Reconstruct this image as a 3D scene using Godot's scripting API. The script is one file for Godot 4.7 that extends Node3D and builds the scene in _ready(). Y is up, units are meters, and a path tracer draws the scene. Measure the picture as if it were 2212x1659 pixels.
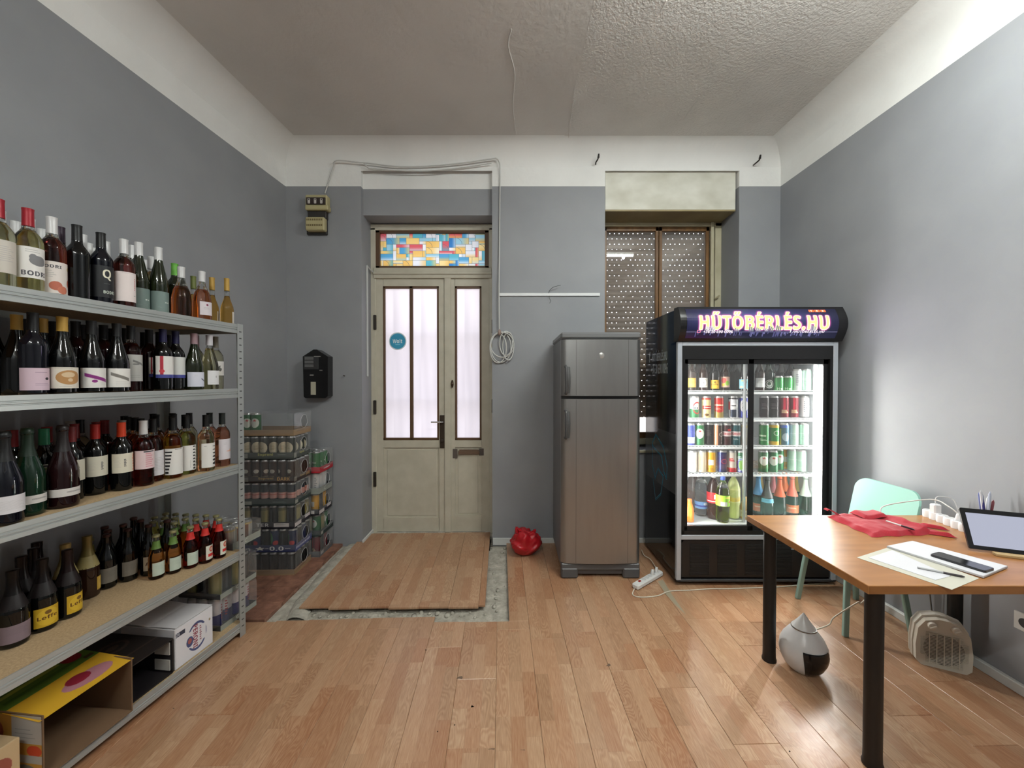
extends Node3D
# A small shop room: wine rack, back wall with door and shuttered window, fridge, drinks cooler, table.
# Pixel helpers turn photograph pixels (2212 x 1659) into directions; depth comes from the floor, shelf, table or wall touched.
const F := 870.0
const EYE := 1.5
const WALL := 3.667          # depth of the back wall
const DOORD := 3.92          # depth of the door plane
const WIND := 4.0            # depth of the window plane
const SE := Vector2(-1.57, 2.353)     # rack: far front corner (x, depth)
const SU := Vector2(-0.1132, -0.9936) # along the rack towards the viewer
const SV := Vector2(-0.9936, 0.1132)  # from the rack front towards the wall
var PITCH := atan(11.5 / F)
var used := {}
var mats := {}
var meshes := {}
var cells := {}
var occ := {}
var atlas: Image
var atlas_tex: ImageTexture
var ncell := 0
var rng := RandomNumberGenerator.new()
var font: SystemFont
var fontb: SystemFont

# ---------------------------------------------------------------- pixels
func ray(px: float, py: float) -> Vector3:
	var x := (px - 1106.0) / F
	var y := -(py - 829.5) / F
	var c := cos(PITCH)
	var s := sin(PITCH)
	return Vector3(x, y * c - s, -(y * s + c))
func gnd(px: float, py: float, h := 0.0) -> Vector3:
	var r := ray(px, py)
	return Vector3(0, EYE, 0) + r * ((h - EYE) / r.y)
func dp(px: float, py: float, d: float) -> Vector3:
	var r := ray(px, py)
	return Vector3(0, EYE, 0) + r * (d / -r.z)
func rackpos(u: float, v: float, y: float) -> Vector3:
	var p := SE + SU * u + SV * v
	return Vector3(p.x, y, -p.y)
func rack_u(px: float, v: float) -> float:
	var a := (px - 1106.0) / F
	var b := SE + SV * v
	return -(b.x - a * b.y) / (SU.x - a * SU.y)

# ---------------------------------------------------------------- nodes
func numbered(n: String) -> String:
	if not used.has(n):
		used[n] = 0
		return n
	used[n] += 1
	return "%s_%03d" % [n, used[n]]
func tag(o: Node3D, label: String, cat: String, group := "", kind := "") -> void:
	o.set_meta("label", label)
	if cat: o.set_meta("category", cat)
	if group: o.set_meta("group", group)
	if kind: o.set_meta("kind", kind)
func thing(n: String, label: String, cat: String, at := Vector3.ZERO, turn := 0.0, group := "", kind := "") -> Node3D:
	var o := Node3D.new()
	o.name = numbered(n)
	add_child(o)
	o.position = at
	o.rotation.y = turn
	tag(o, label, cat, group, kind)
	return o
func part(p: Node, n: String, m: Mesh, mat: Material, at := Vector3.ZERO, rot := Vector3.ZERO) -> MeshInstance3D:
	var o := MeshInstance3D.new()
	o.name = n
	o.mesh = m
	if mat: o.material_override = mat
	o.position = at
	o.rotation = rot
	p.add_child(o, true)
	return o
func single(n: String, m: Mesh, mat: Material, label: String, cat: String, at := Vector3.ZERO, turn := 0.0, group := "", kind := "") -> MeshInstance3D:
	var o := MeshInstance3D.new()
	o.name = numbered(n)
	o.mesh = m
	o.material_override = mat
	add_child(o)
	o.position = at
	o.rotation.y = turn
	tag(o, label, cat, group, kind)
	return o

# ---------------------------------------------------------------- materials
func mat(key: String, col: Color, rough := 0.6, metal := 0.0, spec := 0.5) -> StandardMaterial3D:
	if mats.has(key): return mats[key]
	var m := StandardMaterial3D.new()
	m.resource_name = key
	m.albedo_color = col
	m.roughness = rough
	m.metallic = metal
	m.metallic_specular = spec
	mats[key] = m
	return m
func c8(r: int, g: int, b: int, a := 255) -> Color:
	return Color8(r, g, b, a)
func tint(r: int, g: int, b: int, rough := 0.5, metal := 0.0) -> StandardMaterial3D:
	return mat("t%d_%d_%d_%.2f_%.1f" % [r, g, b, rough, metal], Color8(r, g, b), rough, metal)
func liquid(key: String, col: Color, scale := 0.036) -> StandardMaterial3D:
	if mats.has(key): return mats[key]
	var m := mat(key, Color(col.r, col.g, col.b, 0.0), 0.0)
	m.transparency = BaseMaterial3D.TRANSPARENCY_ALPHA
	m.refraction_enabled = true
	m.refraction_scale = scale
	return m
func pane(key: String, col: Color, alpha: float, rough := 0.02) -> StandardMaterial3D:
	if mats.has(key): return mats[key]
	var m := mat(key, Color(col.r, col.g, col.b, alpha), rough)
	m.transparency = BaseMaterial3D.TRANSPARENCY_ALPHA
	m.cull_mode = BaseMaterial3D.CULL_DISABLED
	return m
func noise_tex(seed_: int, freq: float, lo: Color, hi: Color, w := 256, h := 256, oct := 4, gain := 0.5) -> ImageTexture:
	var n := FastNoiseLite.new()
	n.seed = seed_
	n.noise_type = FastNoiseLite.TYPE_SIMPLEX_SMOOTH
	n.frequency = freq
	n.fractal_octaves = oct
	n.fractal_gain = gain
	var src := n.get_seamless_image(w, h)
	src.convert(Image.FORMAT_L8)
	var data := src.get_data()
	var out := PackedByteArray()
	out.resize(w * h * 3)
	var lut := PackedByteArray()
	lut.resize(768)
	for i in 256:
		var c := lo.lerp(hi, i / 255.0)
		lut[i * 3] = int(c.r * 255)
		lut[i * 3 + 1] = int(c.g * 255)
		lut[i * 3 + 2] = int(c.b * 255)
	for i in w * h:
		var k := data[i] * 3
		out[i * 3] = lut[k]
		out[i * 3 + 1] = lut[k + 1]
		out[i * 3 + 2] = lut[k + 2]
	return ImageTexture.create_from_image(Image.create_from_data(w, h, false, Image.FORMAT_RGB8, out))
func tri_mat(key: String, tex: Texture2D, scale: Vector3, rough := 0.6, metal := 0.0, world := true) -> StandardMaterial3D:
	if mats.has(key): return mats[key]
	var m := mat(key, Color.WHITE, rough, metal)
	m.albedo_texture = tex
	m.uv1_triplanar = true
	m.uv1_world_triplanar = world
	m.uv1_scale = scale
	return m
func bump(m: StandardMaterial3D, tex: Texture2D, cm: float) -> void:
	m.heightmap_enabled = true
	m.heightmap_texture = tex
	m.heightmap_scale = cm

# ---------------------------------------------------------------- mesh building
func begin() -> SurfaceTool:
	var s := SurfaceTool.new()
	s.begin(Mesh.PRIMITIVE_TRIANGLES)
	return s
func poly(s: SurfaceTool, pts: Array, n: Vector3, uvs: Array = []) -> void:
	var nn: Vector3 = (pts[1] - pts[0]).cross(pts[2] - pts[0])
	var rev := nn.dot(n) > 0.0
	for i in range(1, pts.size() - 1):
		var ids := [0, i + 1, i] if rev else [0, i, i + 1]
		for k in ids:
			s.set_normal(n)
			s.set_uv(uvs[k] if uvs else Vector2(pts[k].x + pts[k].z, pts[k].y))
			s.add_vertex(pts[k])
func box(s: SurfaceTool, c: Vector3, size: Vector3, b := Basis.IDENTITY) -> void:
	var h := size * 0.5
	for ax in 3:
		var o1 := (ax + 1) % 3
		var o2 := (ax + 2) % 3
		for sg in [-1.0, 1.0]:
			var q := []
			for k in [[-1, -1], [1, -1], [1, 1], [-1, 1]]:
				var v := Vector3.ZERO
				v[ax] = h[ax] * sg
				v[o1] = h[o1] * k[0]
				v[o2] = h[o2] * k[1]
				q.append(c + b * v)
			var n := Vector3.ZERO
			n[ax] = sg
			poly(s, q, b * n, [Vector2(0, 1), Vector2(1, 1), Vector2(1, 0), Vector2(0, 0)])
func rbox(s: SurfaceTool, c: Vector3, size: Vector3, r := 0.003, b := Basis.IDENTITY) -> void:
	var h := size * 0.5
	r = minf(r, minf(h.x, minf(h.y, h.z)) * 0.95)
	for ax in 3:
		var o1 := (ax + 1) % 3
		var o2 := (ax + 2) % 3
		for sg in [-1.0, 1.0]:
			var q := []
			for k in [[-1, -1], [1, -1], [1, 1], [-1, 1]]:
				var v := Vector3.ZERO
				v[ax] = h[ax] * sg
				v[o1] = (h[o1] - r) * k[0]
				v[o2] = (h[o2] - r) * k[1]
				q.append(c + b * v)
			var n := Vector3.ZERO
			n[ax] = sg
			poly(s, q, b * n)
		for s1 in [-1.0, 1.0]:      # edges running along ax
			for s2 in [-1.0, 1.0]:
				var e := []
				for k in [[0, -1], [0, 1], [1, 1], [1, -1]]:
					var v := Vector3.ZERO
					v[ax] = (h[ax] - r) * k[1]
					v[o1] = (h[o1] - (r if k[0] == 1 else 0.0)) * s1
					v[o2] = (h[o2] - (0.0 if k[0] == 1 else r)) * s2
					e.append(c + b * v)
				var n := Vector3.ZERO
				n[o1] = s1
				n[o2] = s2
				poly(s, e, (b * n).normalized())
	for sx in [-1.0, 1.0]:
		for sy in [-1.0, 1.0]:
			for sz in [-1.0, 1.0]:
				var sgv := Vector3(sx, sy, sz)
				poly(s, [c + b * (Vector3(h.x, h.y - r, h.z - r) * sgv), c + b * (Vector3(h.x - r, h.y, h.z - r) * sgv), c + b * (Vector3(h.x - r, h.y - r, h.z) * sgv)], (b * sgv).normalized())
func boxm(size: Vector3, r := 0.0) -> ArrayMesh:
	var key := "b%s_%.4f" % [size, r]
	if not meshes.has(key):
		var s := begin()
		if r > 0.0: rbox(s, Vector3.ZERO, size, r)
		else: box(s, Vector3.ZERO, size)
		meshes[key] = s.commit()
	return meshes[key]
# profile: [radius, y] pairs from the bottom up; outward normals
func lathe(s: SurfaceTool, prof: Array, seg := 20, c := Vector3.ZERO, b := Basis.IDENTITY) -> void:
	var n := prof.size()
	var nor := []
	for i in n:
		var a: Vector2 = Vector2(prof[maxi(i - 1, 0)][0], prof[maxi(i - 1, 0)][1])
		var d: Vector2 = Vector2(prof[mini(i + 1, n - 1)][0], prof[mini(i + 1, n - 1)][1])
		var t := d - a
		nor.append(Vector2(t.y, -t.x).normalized() if t.length() > 1e-9 else Vector2(1, 0))
	for j in seg:
		var a0 := TAU * j / seg
		var a1 := TAU * (j + 1) / seg
		var d0 := Vector3(sin(a0), 0, cos(a0))
		var d1 := Vector3(sin(a1), 0, cos(a1))
		for i in n - 1:
			var r0: float = prof[i][0]
			var r1: float = prof[i + 1][0]
			var y0 := Vector3(0, prof[i][1], 0)
			var y1 := Vector3(0, prof[i + 1][1], 0)
			var n0: Vector2 = nor[i]
			var n1: Vector2 = nor[i + 1]
			# hard edge where the profile turns sharply
			var own := Vector2(y1.y - y0.y, -(r1 - r0)).normalized()
			if n0.dot(own) < 0.75: n0 = own
			if n1.dot(own) < 0.75: n1 = own
			var vs := [d0 * r0 + y0, d1 * r0 + y0, d1 * r1 + y1, d0 * r1 + y1]
			var ns := [d0 * n0.x + Vector3.UP * n0.y, d1 * n0.x + Vector3.UP * n0.y, d1 * n1.x + Vector3.UP * n1.y, d0 * n1.x + Vector3.UP * n1.y]
			var us := [Vector2(float(j) / seg, 1.0 - float(i) / n), Vector2((j + 1.0) / seg, 1.0 - float(i) / n), Vector2((j + 1.0) / seg, 1.0 - (i + 1.0) / n), Vector2(float(j) / seg, 1.0 - (i + 1.0) / n)]
			var tr := [0, 2, 1, 0, 3, 2]
			if r0 < 1e-7: tr = [0, 3, 2]
			elif r1 < 1e-7: tr = [0, 2, 1]
			for k in tr:
				s.set_normal(b * ns[k])
				s.set_uv(us[k])
				s.add_vertex(c + b * vs[k])
func lathem(key: String, prof: Array, seg := 20) -> ArrayMesh:
	if not meshes.has(key):
		var s := begin()
		lathe(s, prof, seg)
		meshes[key] = s.commit()
	return meshes[key]
func cylb(s: SurfaceTool, a: Vector3, d: Vector3, r0: float, r1 := -1.0, seg := 12) -> void:
	if r1 < 0.0: r1 = r0
	var up := (d - a)
	var l := up.length()
	var y := up / l
	var x := y.cross(Vector3(0.31, 0.2, 0.93)).normalized()
	lathe(s, [[0.0, 0.0], [r0, 0.0], [r1, l], [0.0, l]], seg, a, Basis(x, y, x.cross(y)))
func smooth_path(p: Array, sub := 6) -> Array:
	var out := []
	for i in p.size() - 1:
		var a: Vector3 = p[maxi(i - 1, 0)]
		var b: Vector3 = p[i]
		var c: Vector3 = p[i + 1]
		var d: Vector3 = p[mini(i + 2, p.size() - 1)]
		for k in sub:
			out.append(b.cubic_interpolate(c, a, d, float(k) / sub))
	out.append(p[p.size() - 1])
	return out
func tube(s: SurfaceTool, p: Array, r: float, seg := 8) -> void:
	var n := p.size()
	var ref := Vector3(0.23, 0.9, 0.36).normalized()
	var rings := []
	for i in n:
		var t: Vector3 = (p[mini(i + 1, n - 1)] - p[maxi(i - 1, 0)]).normalized()
		var x := (ref - t * ref.dot(t))
		if x.length() < 0.05: x = t.cross(Vector3.RIGHT)
		x = x.normalized()
		ref = x
		var z := t.cross(x)
		var ring := []
		for j in seg:
			var a := TAU * j / seg
			ring.append(x * cos(a) + z * sin(a))
		rings.append(ring)
	for i in n - 1:
		for j in seg:
			var k := (j + 1) % seg
			var q := [[i, j], [i, k], [i + 1, k], [i + 1, j]]
			for id in [0, 2, 1, 0, 3, 2]:
				var e: Array = q[id]
				var nn: Vector3 = rings[e[0]][e[1]]
				s.set_normal(nn)
				s.set_uv(Vector2(float(e[1]) / seg, float(e[0]) / n))
				s.add_vertex(p[e[0]] + nn * r)
	for e in [0, n - 1]:
		var pts := []
		for j in seg: pts.append(p[e] + rings[e][j] * r)
		poly(s, pts, ((p[0] - p[1]) if e == 0 else (p[n - 1] - p[n - 2])).normalized())
# plan polygon (x, depth) pulled up from y0 to y1
func prism_y(s: SurfaceTool, pl: Array, y0: float, y1: float) -> void:
	var cen := Vector2.ZERO
	for p in pl: cen += p / pl.size()
	var n := pl.size()
	var top := []
	var bot := []
	for i in n:
		var a: Vector2 = pl[i]
		var b: Vector2 = pl[(i + 1) % n]
		var e := (b - a)
		var nr := Vector2(e.y, -e.x).normalized()
		if nr.dot((a + b) / 2 - cen) < 0: nr = -nr
		poly(s, [Vector3(a.x, y0, -a.y), Vector3(b.x, y0, -b.y), Vector3(b.x, y1, -b.y), Vector3(a.x, y1, -a.y)], Vector3(nr.x, 0, -nr.y))
		top.append(Vector3(a.x, y1, -a.y))
		bot.append(Vector3(a.x, y0, -a.y))
	poly(s, top, Vector3.UP)
	poly(s, bot, Vector3.DOWN)
# outline (x, y) in the plane z = 0 pulled back to z = -depth; convex or triangulated
func prism_z(s: SurfaceTool, pl: PackedVector2Array, depth: float, c := Vector3.ZERO, b := Basis.IDENTITY) -> void:
	var idx := Geometry2D.triangulate_polygon(pl)
	for sg in 2:
		var z := 0.0 if sg == 0 else -depth
		for i in range(0, idx.size(), 3):
			poly(s, [c + b * Vector3(pl[idx[i]].x, pl[idx[i]].y, z), c + b * Vector3(pl[idx[i + 1]].x, pl[idx[i + 1]].y, z), c + b * Vector3(pl[idx[i + 2]].x, pl[idx[i + 2]].y, z)], b * Vector3(0, 0, 1 if sg == 0 else -1))
	var ccw := Geometry2D.is_polygon_clockwise(pl)
	for i in pl.size():
		var p := pl[i]
		var q := pl[(i + 1) % pl.size()]
		var e := q - p
		var nr := Vector2(e.y, -e.x).normalized()
		if ccw: nr = -nr
		poly(s, [c + b * Vector3(p.x, p.y, 0), c + b * Vector3(q.x, q.y, 0), c + b * Vector3(q.x, q.y, -depth), c + b * Vector3(p.x, p.y, -depth)], b * Vector3(nr.x, nr.y, 0))
func round_rect(w: float, h: float, r: float, seg := 5) -> PackedVector2Array:
	var out := PackedVector2Array()
	for q in 4:
		var cx := (w / 2 - r) * (1 if q == 0 or q == 3 else -1)
		var cy := (h / 2 - r) * (1 if q < 2 else -1)
		for k in seg + 1:
			var a := PI / 2 * (q + float(k) / seg)
			out.append(Vector2(cx + cos(a) * r, cy + sin(a) * r))
	return out
# grid surface from a function (i/nu, j/nv) -> Vector3, smooth normals, up to the side of "side"
func sheet(s: SurfaceTool, nu: int, nv: int, f: Callable, side: Vector3, thick := 0.0) -> void:
	var p := []
	for i in nu + 1:
		var row := []
		for j in nv + 1: row.append(f.call(float(i) / nu, float(j) / nv))
		p.append(row)
	var ns := []
	for i in nu + 1:
		var row := []
		for j in nv + 1:
			var n: Vector3 = (p[mini(i + 1, nu)][j] - p[maxi(i - 1, 0)][j]).cross(p[i][mini(j + 1, nv)] - p[i][maxi(j - 1, 0)])
			n = n.normalized()
			row.append(n if n.dot(side) >= 0 else -n)
		ns.append(row)
	for layer in (2 if thick > 0.0 else 1):
		for i in nu:
			for j in nv:
				var ids := [[i, j], [i + 1, j], [i + 1, j + 1], [i, j + 1]]
				var a: Vector3 = p[i][j]
				var cr: Vector3 = (p[i + 1][j] - a).cross(p[i + 1][j + 1] - a)
				var flip: bool = (cr.dot(ns[i][j]) > 0.0) != (layer == 1)
				for k in ([0, 2, 1, 0, 3, 2] if flip else [0, 1, 2, 0, 2, 3]):
					var e: Array = ids[k]
					var n: Vector3 = ns[e[0]][e[1]]
					s.set_normal(n if layer == 0 else -n)
					s.set_uv(Vector2(float(e[0]) / nu, float(e[1]) / nv))
					s.add_vertex(p[e[0]][e[1]] - (n * thick if layer == 1 else Vector3.ZERO))
	if thick > 0.0:
		var rim := []
		for i in nu: rim.append([i, 0, i + 1, 0, Vector2(0, -1)])
		for j in nv: rim.append([nu, j, nu, j + 1, Vector2(1, 0)])
		for i in nu: rim.append([i, nv, i + 1, nv, Vector2(0, 1)])
		for j in nv: rim.append([0, j, 0, j + 1, Vector2(-1, 0)])
		for e in rim:
			var a: Vector3 = p[e[0]][e[1]]
			var b: Vector3 = p[e[2]][e[3]]
			var na: Vector3 = ns[e[0]][e[1]]
			var nb: Vector3 = ns[e[2]][e[3]]
			var cen: Vector3 = p[nu / 2][nv / 2]
			var o: Vector3 = (b - a).cross(na).normalized()
			if o.dot(a - cen) < 0: o = -o
			poly(s, [a, b, b - nb * thick, a - na * thick], o)
# picture rectangle at depth d, as a box whose front face is at d
func pbox(s: SurfaceTool, x0: float, y0: float, x1: float, y1: float, d: float, th: float, r := 0.0) -> void:
	var a := dp(x0, (y0 + y1) / 2, d)
	var b := dp(x1, (y0 + y1) / 2, d)
	var t := dp((x0 + x1) / 2, y0, d).y
	var u := dp((x0 + x1) / 2, y1, d).y
	var c := Vector3((a.x + b.x) / 2, (t + u) / 2, -d - th / 2)
	if r > 0.0: rbox(s, c, Vector3(b.x - a.x, t - u, th), r)
	else: box(s, c, Vector3(b.x - a.x, t - u, th))
func wbox(s: SurfaceTool, x0: float, x1: float, y0: float, y1: float, d0: float, d1: float, r := 0.0) -> void:
	var c := Vector3((x0 + x1) / 2, (y0 + y1) / 2, -(d0 + d1) / 2)
	var z := Vector3(absf(x1 - x0), absf(y1 - y0), absf(d1 - d0))
	if r > 0.0: rbox(s, c, z, r)
	else: box(s, c, z)

# ---------------------------------------------------------------- lettering and label prints
var text_cache := {}
func text_mask(txt: String, bold: bool) -> Image:
	var key := txt + ("b" if bold else "")
	if text_cache.has(key): return text_cache[key]
	var size := 48
	var ts := TextServerManager.get_primary_interface()
	var line := TextLine.new()
	line.add_string(txt, fontb if bold else font, size)
	var w := int(line.get_size().x) + 6
	var im := Image.create(w, 66, false, Image.FORMAT_RGBA8)
	im.fill(Color(1, 1, 1, 0))
	var x := 2.0
	for g in ts.shaped_text_get_glyphs(line.get_rid()):
		var fr: RID = g.font_rid
		var sz := Vector2i(size, 0)
		if fr.is_valid():
			ts.font_render_glyph(fr, sz, g.index)
			var uv := ts.font_get_glyph_uv_rect(fr, sz, g.index)
			var off := ts.font_get_glyph_offset(fr, sz, g.index)
			var ti := ts.font_get_glyph_texture_idx(fr, sz, g.index)
			if ti >= 0 and uv.size.x > 0:
				var gi := ts.font_get_texture_image(fr, sz, ti).get_region(Rect2i(uv))
				for yy in gi.get_height():
					for xx in gi.get_width():
						var a := gi.get_pixel(xx, yy).a
						var tx := int(x + off.x + g.offset.x) + xx
						var ty := int(50 + off.y + g.offset.y) + yy
						if a > 0.0 and tx >= 0 and ty >= 0 and tx < w and ty < 66:
							im.set_pixel(tx, ty, Color(1, 1, 1, maxf(a, im.get_pixel(tx, ty).a)))
		x += g.advance
	var r := im.get_used_rect()
	if r.size.x > 0: im = im.get_region(r)
	text_cache[key] = im
	return im
# text inside the pixel rectangle
func draw_text(img: Image, txt: String, rect: Rect2i, col: Color, bold := true, turn := 0) -> void:
	var m: Image = text_mask(txt, bold).duplicate()
	if turn == 1: m.rotate_90(CLOCKWISE)
	elif turn == -1: m.rotate_90(COUNTERCLOCKWISE)
	m.resize(maxi(rect.size.x, 1), maxi(rect.size.y, 1), Image.INTERPOLATE_LANCZOS)
	for y in m.get_height():
		for x in m.get_width():
			var a := m.get_pixel(x, y).a
			if a > 0.01: m.set_pixel(x, y, Color(col.r, col.g, col.b, a * col.a))
			else: m.set_pixel(x, y, Color(0, 0, 0, 0))
	img.blend_rect(m, Rect2i(Vector2i.ZERO, m.get_size()), rect.position)
func draw_disc(img: Image, cx: float, cy: float, rx: float, ry: float, col: Color, inner := 0.0) -> void:
	for y in range(int(cy - ry), int(cy + ry) + 2):
		for x in range(int(cx - rx), int(cx + rx) + 2):
			if x < 0 or y < 0 or x >= img.get_width() or y >= img.get_height(): continue
			var d := Vector2((x - cx) / rx, (y - cy) / ry).length()
			if d <= 1.0 and d >= inner: img.set_pixel(x, y, col)
const CELL := 128
func cell(key: String, bg: Color, ops: Array) -> void:
	var im := Image.create(CELL, CELL, false, Image.FORMAT_RGBA8)
	im.fill(bg)
	for o in ops:
		var col: Color = o[o.size() - 1]
		match o[0]:
			"r": im.fill_rect(Rect2i(int(o[1] * CELL), int(o[2] * CELL), int(ceil(o[3] * CELL)), int(ceil(o[4] * CELL))), col)
			"c": draw_disc(im, o[1] * CELL, o[2] * CELL, o[3] * CELL, o[4] * CELL, col)
			"o": draw_disc(im, o[1] * CELL, o[2] * CELL, o[3] * CELL, o[4] * CELL, col, 0.8)
			"t": draw_text(im, o[1], Rect2i(int(o[2] * CELL), int(o[3] * CELL), int(o[4] * CELL), int(o[5] * CELL)), col)
			"v": draw_text(im, o[1], Rect2i(int(o[2] * CELL), int(o[3] * CELL), int(o[4] * CELL), int(o[5] * CELL)), col, true, -1)
			"d": draw_text(im, o[1], Rect2i(int(o[2] * CELL), int(o[3] * CELL), int(o[4] * CELL), int(o[5] * CELL)), col, true, 1)
			"k":  # a column of illegible letters
				for k in int(o[5]):
					var hh: float = o[4] / o[5]
					im.fill_rect(Rect2i(int(o[1] * CELL), int((o[2] + k * hh) * CELL), int(o[3] * CELL * (0.7 + 0.3 * fmod(k * 0.61, 1.0))), int(maxf(1, hh * 0.62 * CELL))), col)
			"s":  # star
				for yy in CELL:
					for xx in CELL:
						var q := Vector2((xx / float(CELL) - o[1]) / o[3], (yy / float(CELL) - o[2]) / o[4])
						var an := fposmod(atan2(q.x, -q.y), TAU / 5)
						var lim := lerpf(1.0, 0.4, minf(an, TAU / 5 - an) / (PI / 5))
						if q.length() < lim: im.set_pixel(xx, yy, col)
			"l":  # lines of small print
				for k in int(o[5]):
					im.fill_rect(Rect2i(int(o[1] * CELL), int((o[2] + k * 0.06) * CELL), int(o[3] * CELL * (0.7 + 0.3 * fmod(k * 0.37, 1.0))), int(maxf(1, o[4] * CELL))), col)
	cells[key] = Rect2((ncell % 16) / 16.0, (ncell / 16) / 16.0, 1.0 / 16, 1.0 / 16)
	atlas.blit_rect(im, Rect2i(0, 0, CELL, CELL), Vector2i((ncell % 16) * CELL, (ncell / 16) * CELL))
	ncell += 1
func cell_uv(key: String, u: float, v: float) -> Vector2:
	var r: Rect2 = cells[key]
	return r.position + Vector2(lerpf(0.012, 0.988, u) * r.size.x, lerpf(0.012, 0.988, v) * r.size.y)
# curved label on a bottle (radius may change from bottom to top), centred on +z
func label_mesh(key: String, r0: float, r1: float, y0: float, y1: float, arc: float) -> ArrayMesh:
	var mk := "l%s%.4f%.4f%.3f%.3f%.0f" % [key, r0, r1, y0, y1, arc]
	if meshes.has(mk): return meshes[mk]
	var s := begin()
	var n := maxi(6, int(arc / 15))
	for j in n:
		var q := []
		for k in [[0, 0], [1, 0], [1, 1], [0, 1]]:
			var t := float(j + k[0]) / n
			var a := deg_to_rad(arc) * (t - 0.5)
			var r := r0 if k[1] == 0 else r1
			q.append([Vector3(sin(a) * r, y0 if k[1] == 0 else y1, cos(a) * r), Vector3(sin(a), 0, cos(a)), cell_uv(key, t, 1.0 - k[1])])
		for id in [0, 2, 1, 0, 3, 2]:
			s.set_normal(q[id][1])
			s.set_uv(q[id][2])
			s.add_vertex(q[id][0])
	meshes[mk] = s.commit()
	return meshes[mk]
func print_quad(s: SurfaceTool, key: String, a: Vector3, b: Vector3, c: Vector3, d: Vector3, n: Vector3) -> void:
	# a top left, b top right, c bottom right, d bottom left as read
	poly(s, [a, b, c, d], n, [cell_uv(key, 0, 0), cell_uv(key, 1, 0), cell_uv(key, 1, 1), cell_uv(key, 0, 1)])
func atlas_mat(key := "print", rough := 0.55, metal := 0.0) -> StandardMaterial3D:
	if mats.has(key): return mats[key]
	var m := mat(key, Color.WHITE, rough, metal)
	m.albedo_texture = atlas_tex
	m.texture_repeat = false
	return m

# ================================================================ scene
func _ready() -> void:
	rng.seed = 7
	font = SystemFont.new()
	font.font_names = ["Droid Sans"]
	fontb = SystemFont.new()
	fontb.font_names = ["Droid Sans"]
	fontb.font_weight = 700
	setup_view()
	setup_lights()
	make_labels()
	build_room()
	build_floor()
	build_door()
	build_window()
	build_wall_fittings()
	build_rack()
	build_cooler()
	build_fridge()
	build_table()
	build_floor_things()
	build_packs()
	stock_rack()
	stock_cooler()
	build_table_things()

func setup_view() -> void:
	var cam := Camera3D.new()
	cam.name = "camera"
	cam.fov = rad_to_deg(2.0 * atan(829.5 / F))
	cam.position = Vector3(0, EYE, 0)
	cam.rotation.x = -PITCH
	cam.near = 0.05
	cam.current = true
	add_child(cam)
	var env := Environment.new()
	env.background_mode = Environment.BG_SKY
	var sky := Sky.new()
	var sm := ProceduralSkyMaterial.new()      # bright overcast day
	sm.sky_top_color = Color(0.86, 0.88, 0.93)
	sm.sky_horizon_color = Color(0.95, 0.93, 0.94)
	sm.ground_bottom_color = Color(0.60, 0.58, 0.57)
	sm.ground_horizon_color = Color(0.95, 0.93, 0.94)
	sm.energy_multiplier = 1.0
	sky.sky_material = sm
	env.sky = sky
	env.background_energy_multiplier = 4.8
	env.ambient_light_source = Environment.AMBIENT_SOURCE_DISABLED
	env.tonemap_mode = Environment.TONE_MAPPER_LINEAR
	env.tonemap_exposure = 1.2
	env.sdfgi_enabled = true
	env.ssao_enabled = true
	env.ssil_enabled = true
	var we := WorldEnvironment.new()
	we.name = "environment"
	we.environment = env
	add_child(we)

func area(n: String, at: Vector3, look: Vector3, up: Vector3, size: Vector2, energy: float, col: Color, p: Node = null) -> void:
	var l := AreaLight3D.new()
	l.name = n
	l.area_size = size
	l.area_normalize_energy = true
	l.light_energy = energy
	l.light_color = col
	l.shadow_enabled = true
	l.area_range = 12.0
	(p if p else self).add_child(l, true)
	l.transform = Transform3D(Basis.looking_at(look, up), at)

func setup_lights() -> void:
	# fluorescent batten under the ceiling, over the table; an unseen second one added behind the viewer as fill
	for k in 2:
		var at: Vector3 = [Vector3(1.33, 3.50, -1.48), Vector3(-0.5, 3.50, 1.0)][k]
		var t := thing("tube_light", ["white fluorescent tube batten on the ceiling above the table", "added white fill tube batten on the ceiling near the front wall"][k], "ceiling light", at)
		var s := begin()
		rbox(s, Vector3(0, 0.05, 0), Vector3(1.34, 0.04, 0.07), 0.006)
		for e in [-1, 1]: rbox(s, Vector3(0.645 * e, 0.012, 0), Vector3(0.03, 0.05, 0.045), 0.004)
		part(t, "housing", s.commit(), tint(235, 235, 232, 0.4))
		s = begin()
		cylb(s, Vector3(-0.63, 0.0, 0), Vector3(0.63, 0.0, 0), 0.014)
		var em := mat("tube_glow", Color(1, 1, 1), 0.3)
		em.emission_enabled = true
		em.emission = Color(0.97, 1.0, 0.98)
		em.emission_energy_multiplier = 22.0
		part(t, "tube", s.commit(), em)
		area("tube_lamp", Vector3(0, -0.022, 0), Vector3.DOWN, Vector3.FORWARD, Vector2(1.26, 0.03), [3.4, 1.7][k], Color(0.98, 1.0, 0.985), t)
		for j in 4:          # the bare tube shines all round
			var ol := OmniLight3D.new()
			ol.name = "tube_lamp_segment"
			ol.light_energy = [0.29, 0.34][k]
			ol.light_color = Color(0.98, 1.0, 0.985)
			ol.light_size = 0.02
			ol.omni_range = 12.0
			ol.omni_attenuation = 2.0
			ol.shadow_enabled = true
			t.add_child(ol, true)
			ol.position = Vector3(-0.47 + 0.3133 * j, -0.045, 0)

# ---------------------------------------------------------------- room shell
func left_x(d: float) -> float:
	return -2.048 - 0.075 * (WALL - d)

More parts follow.
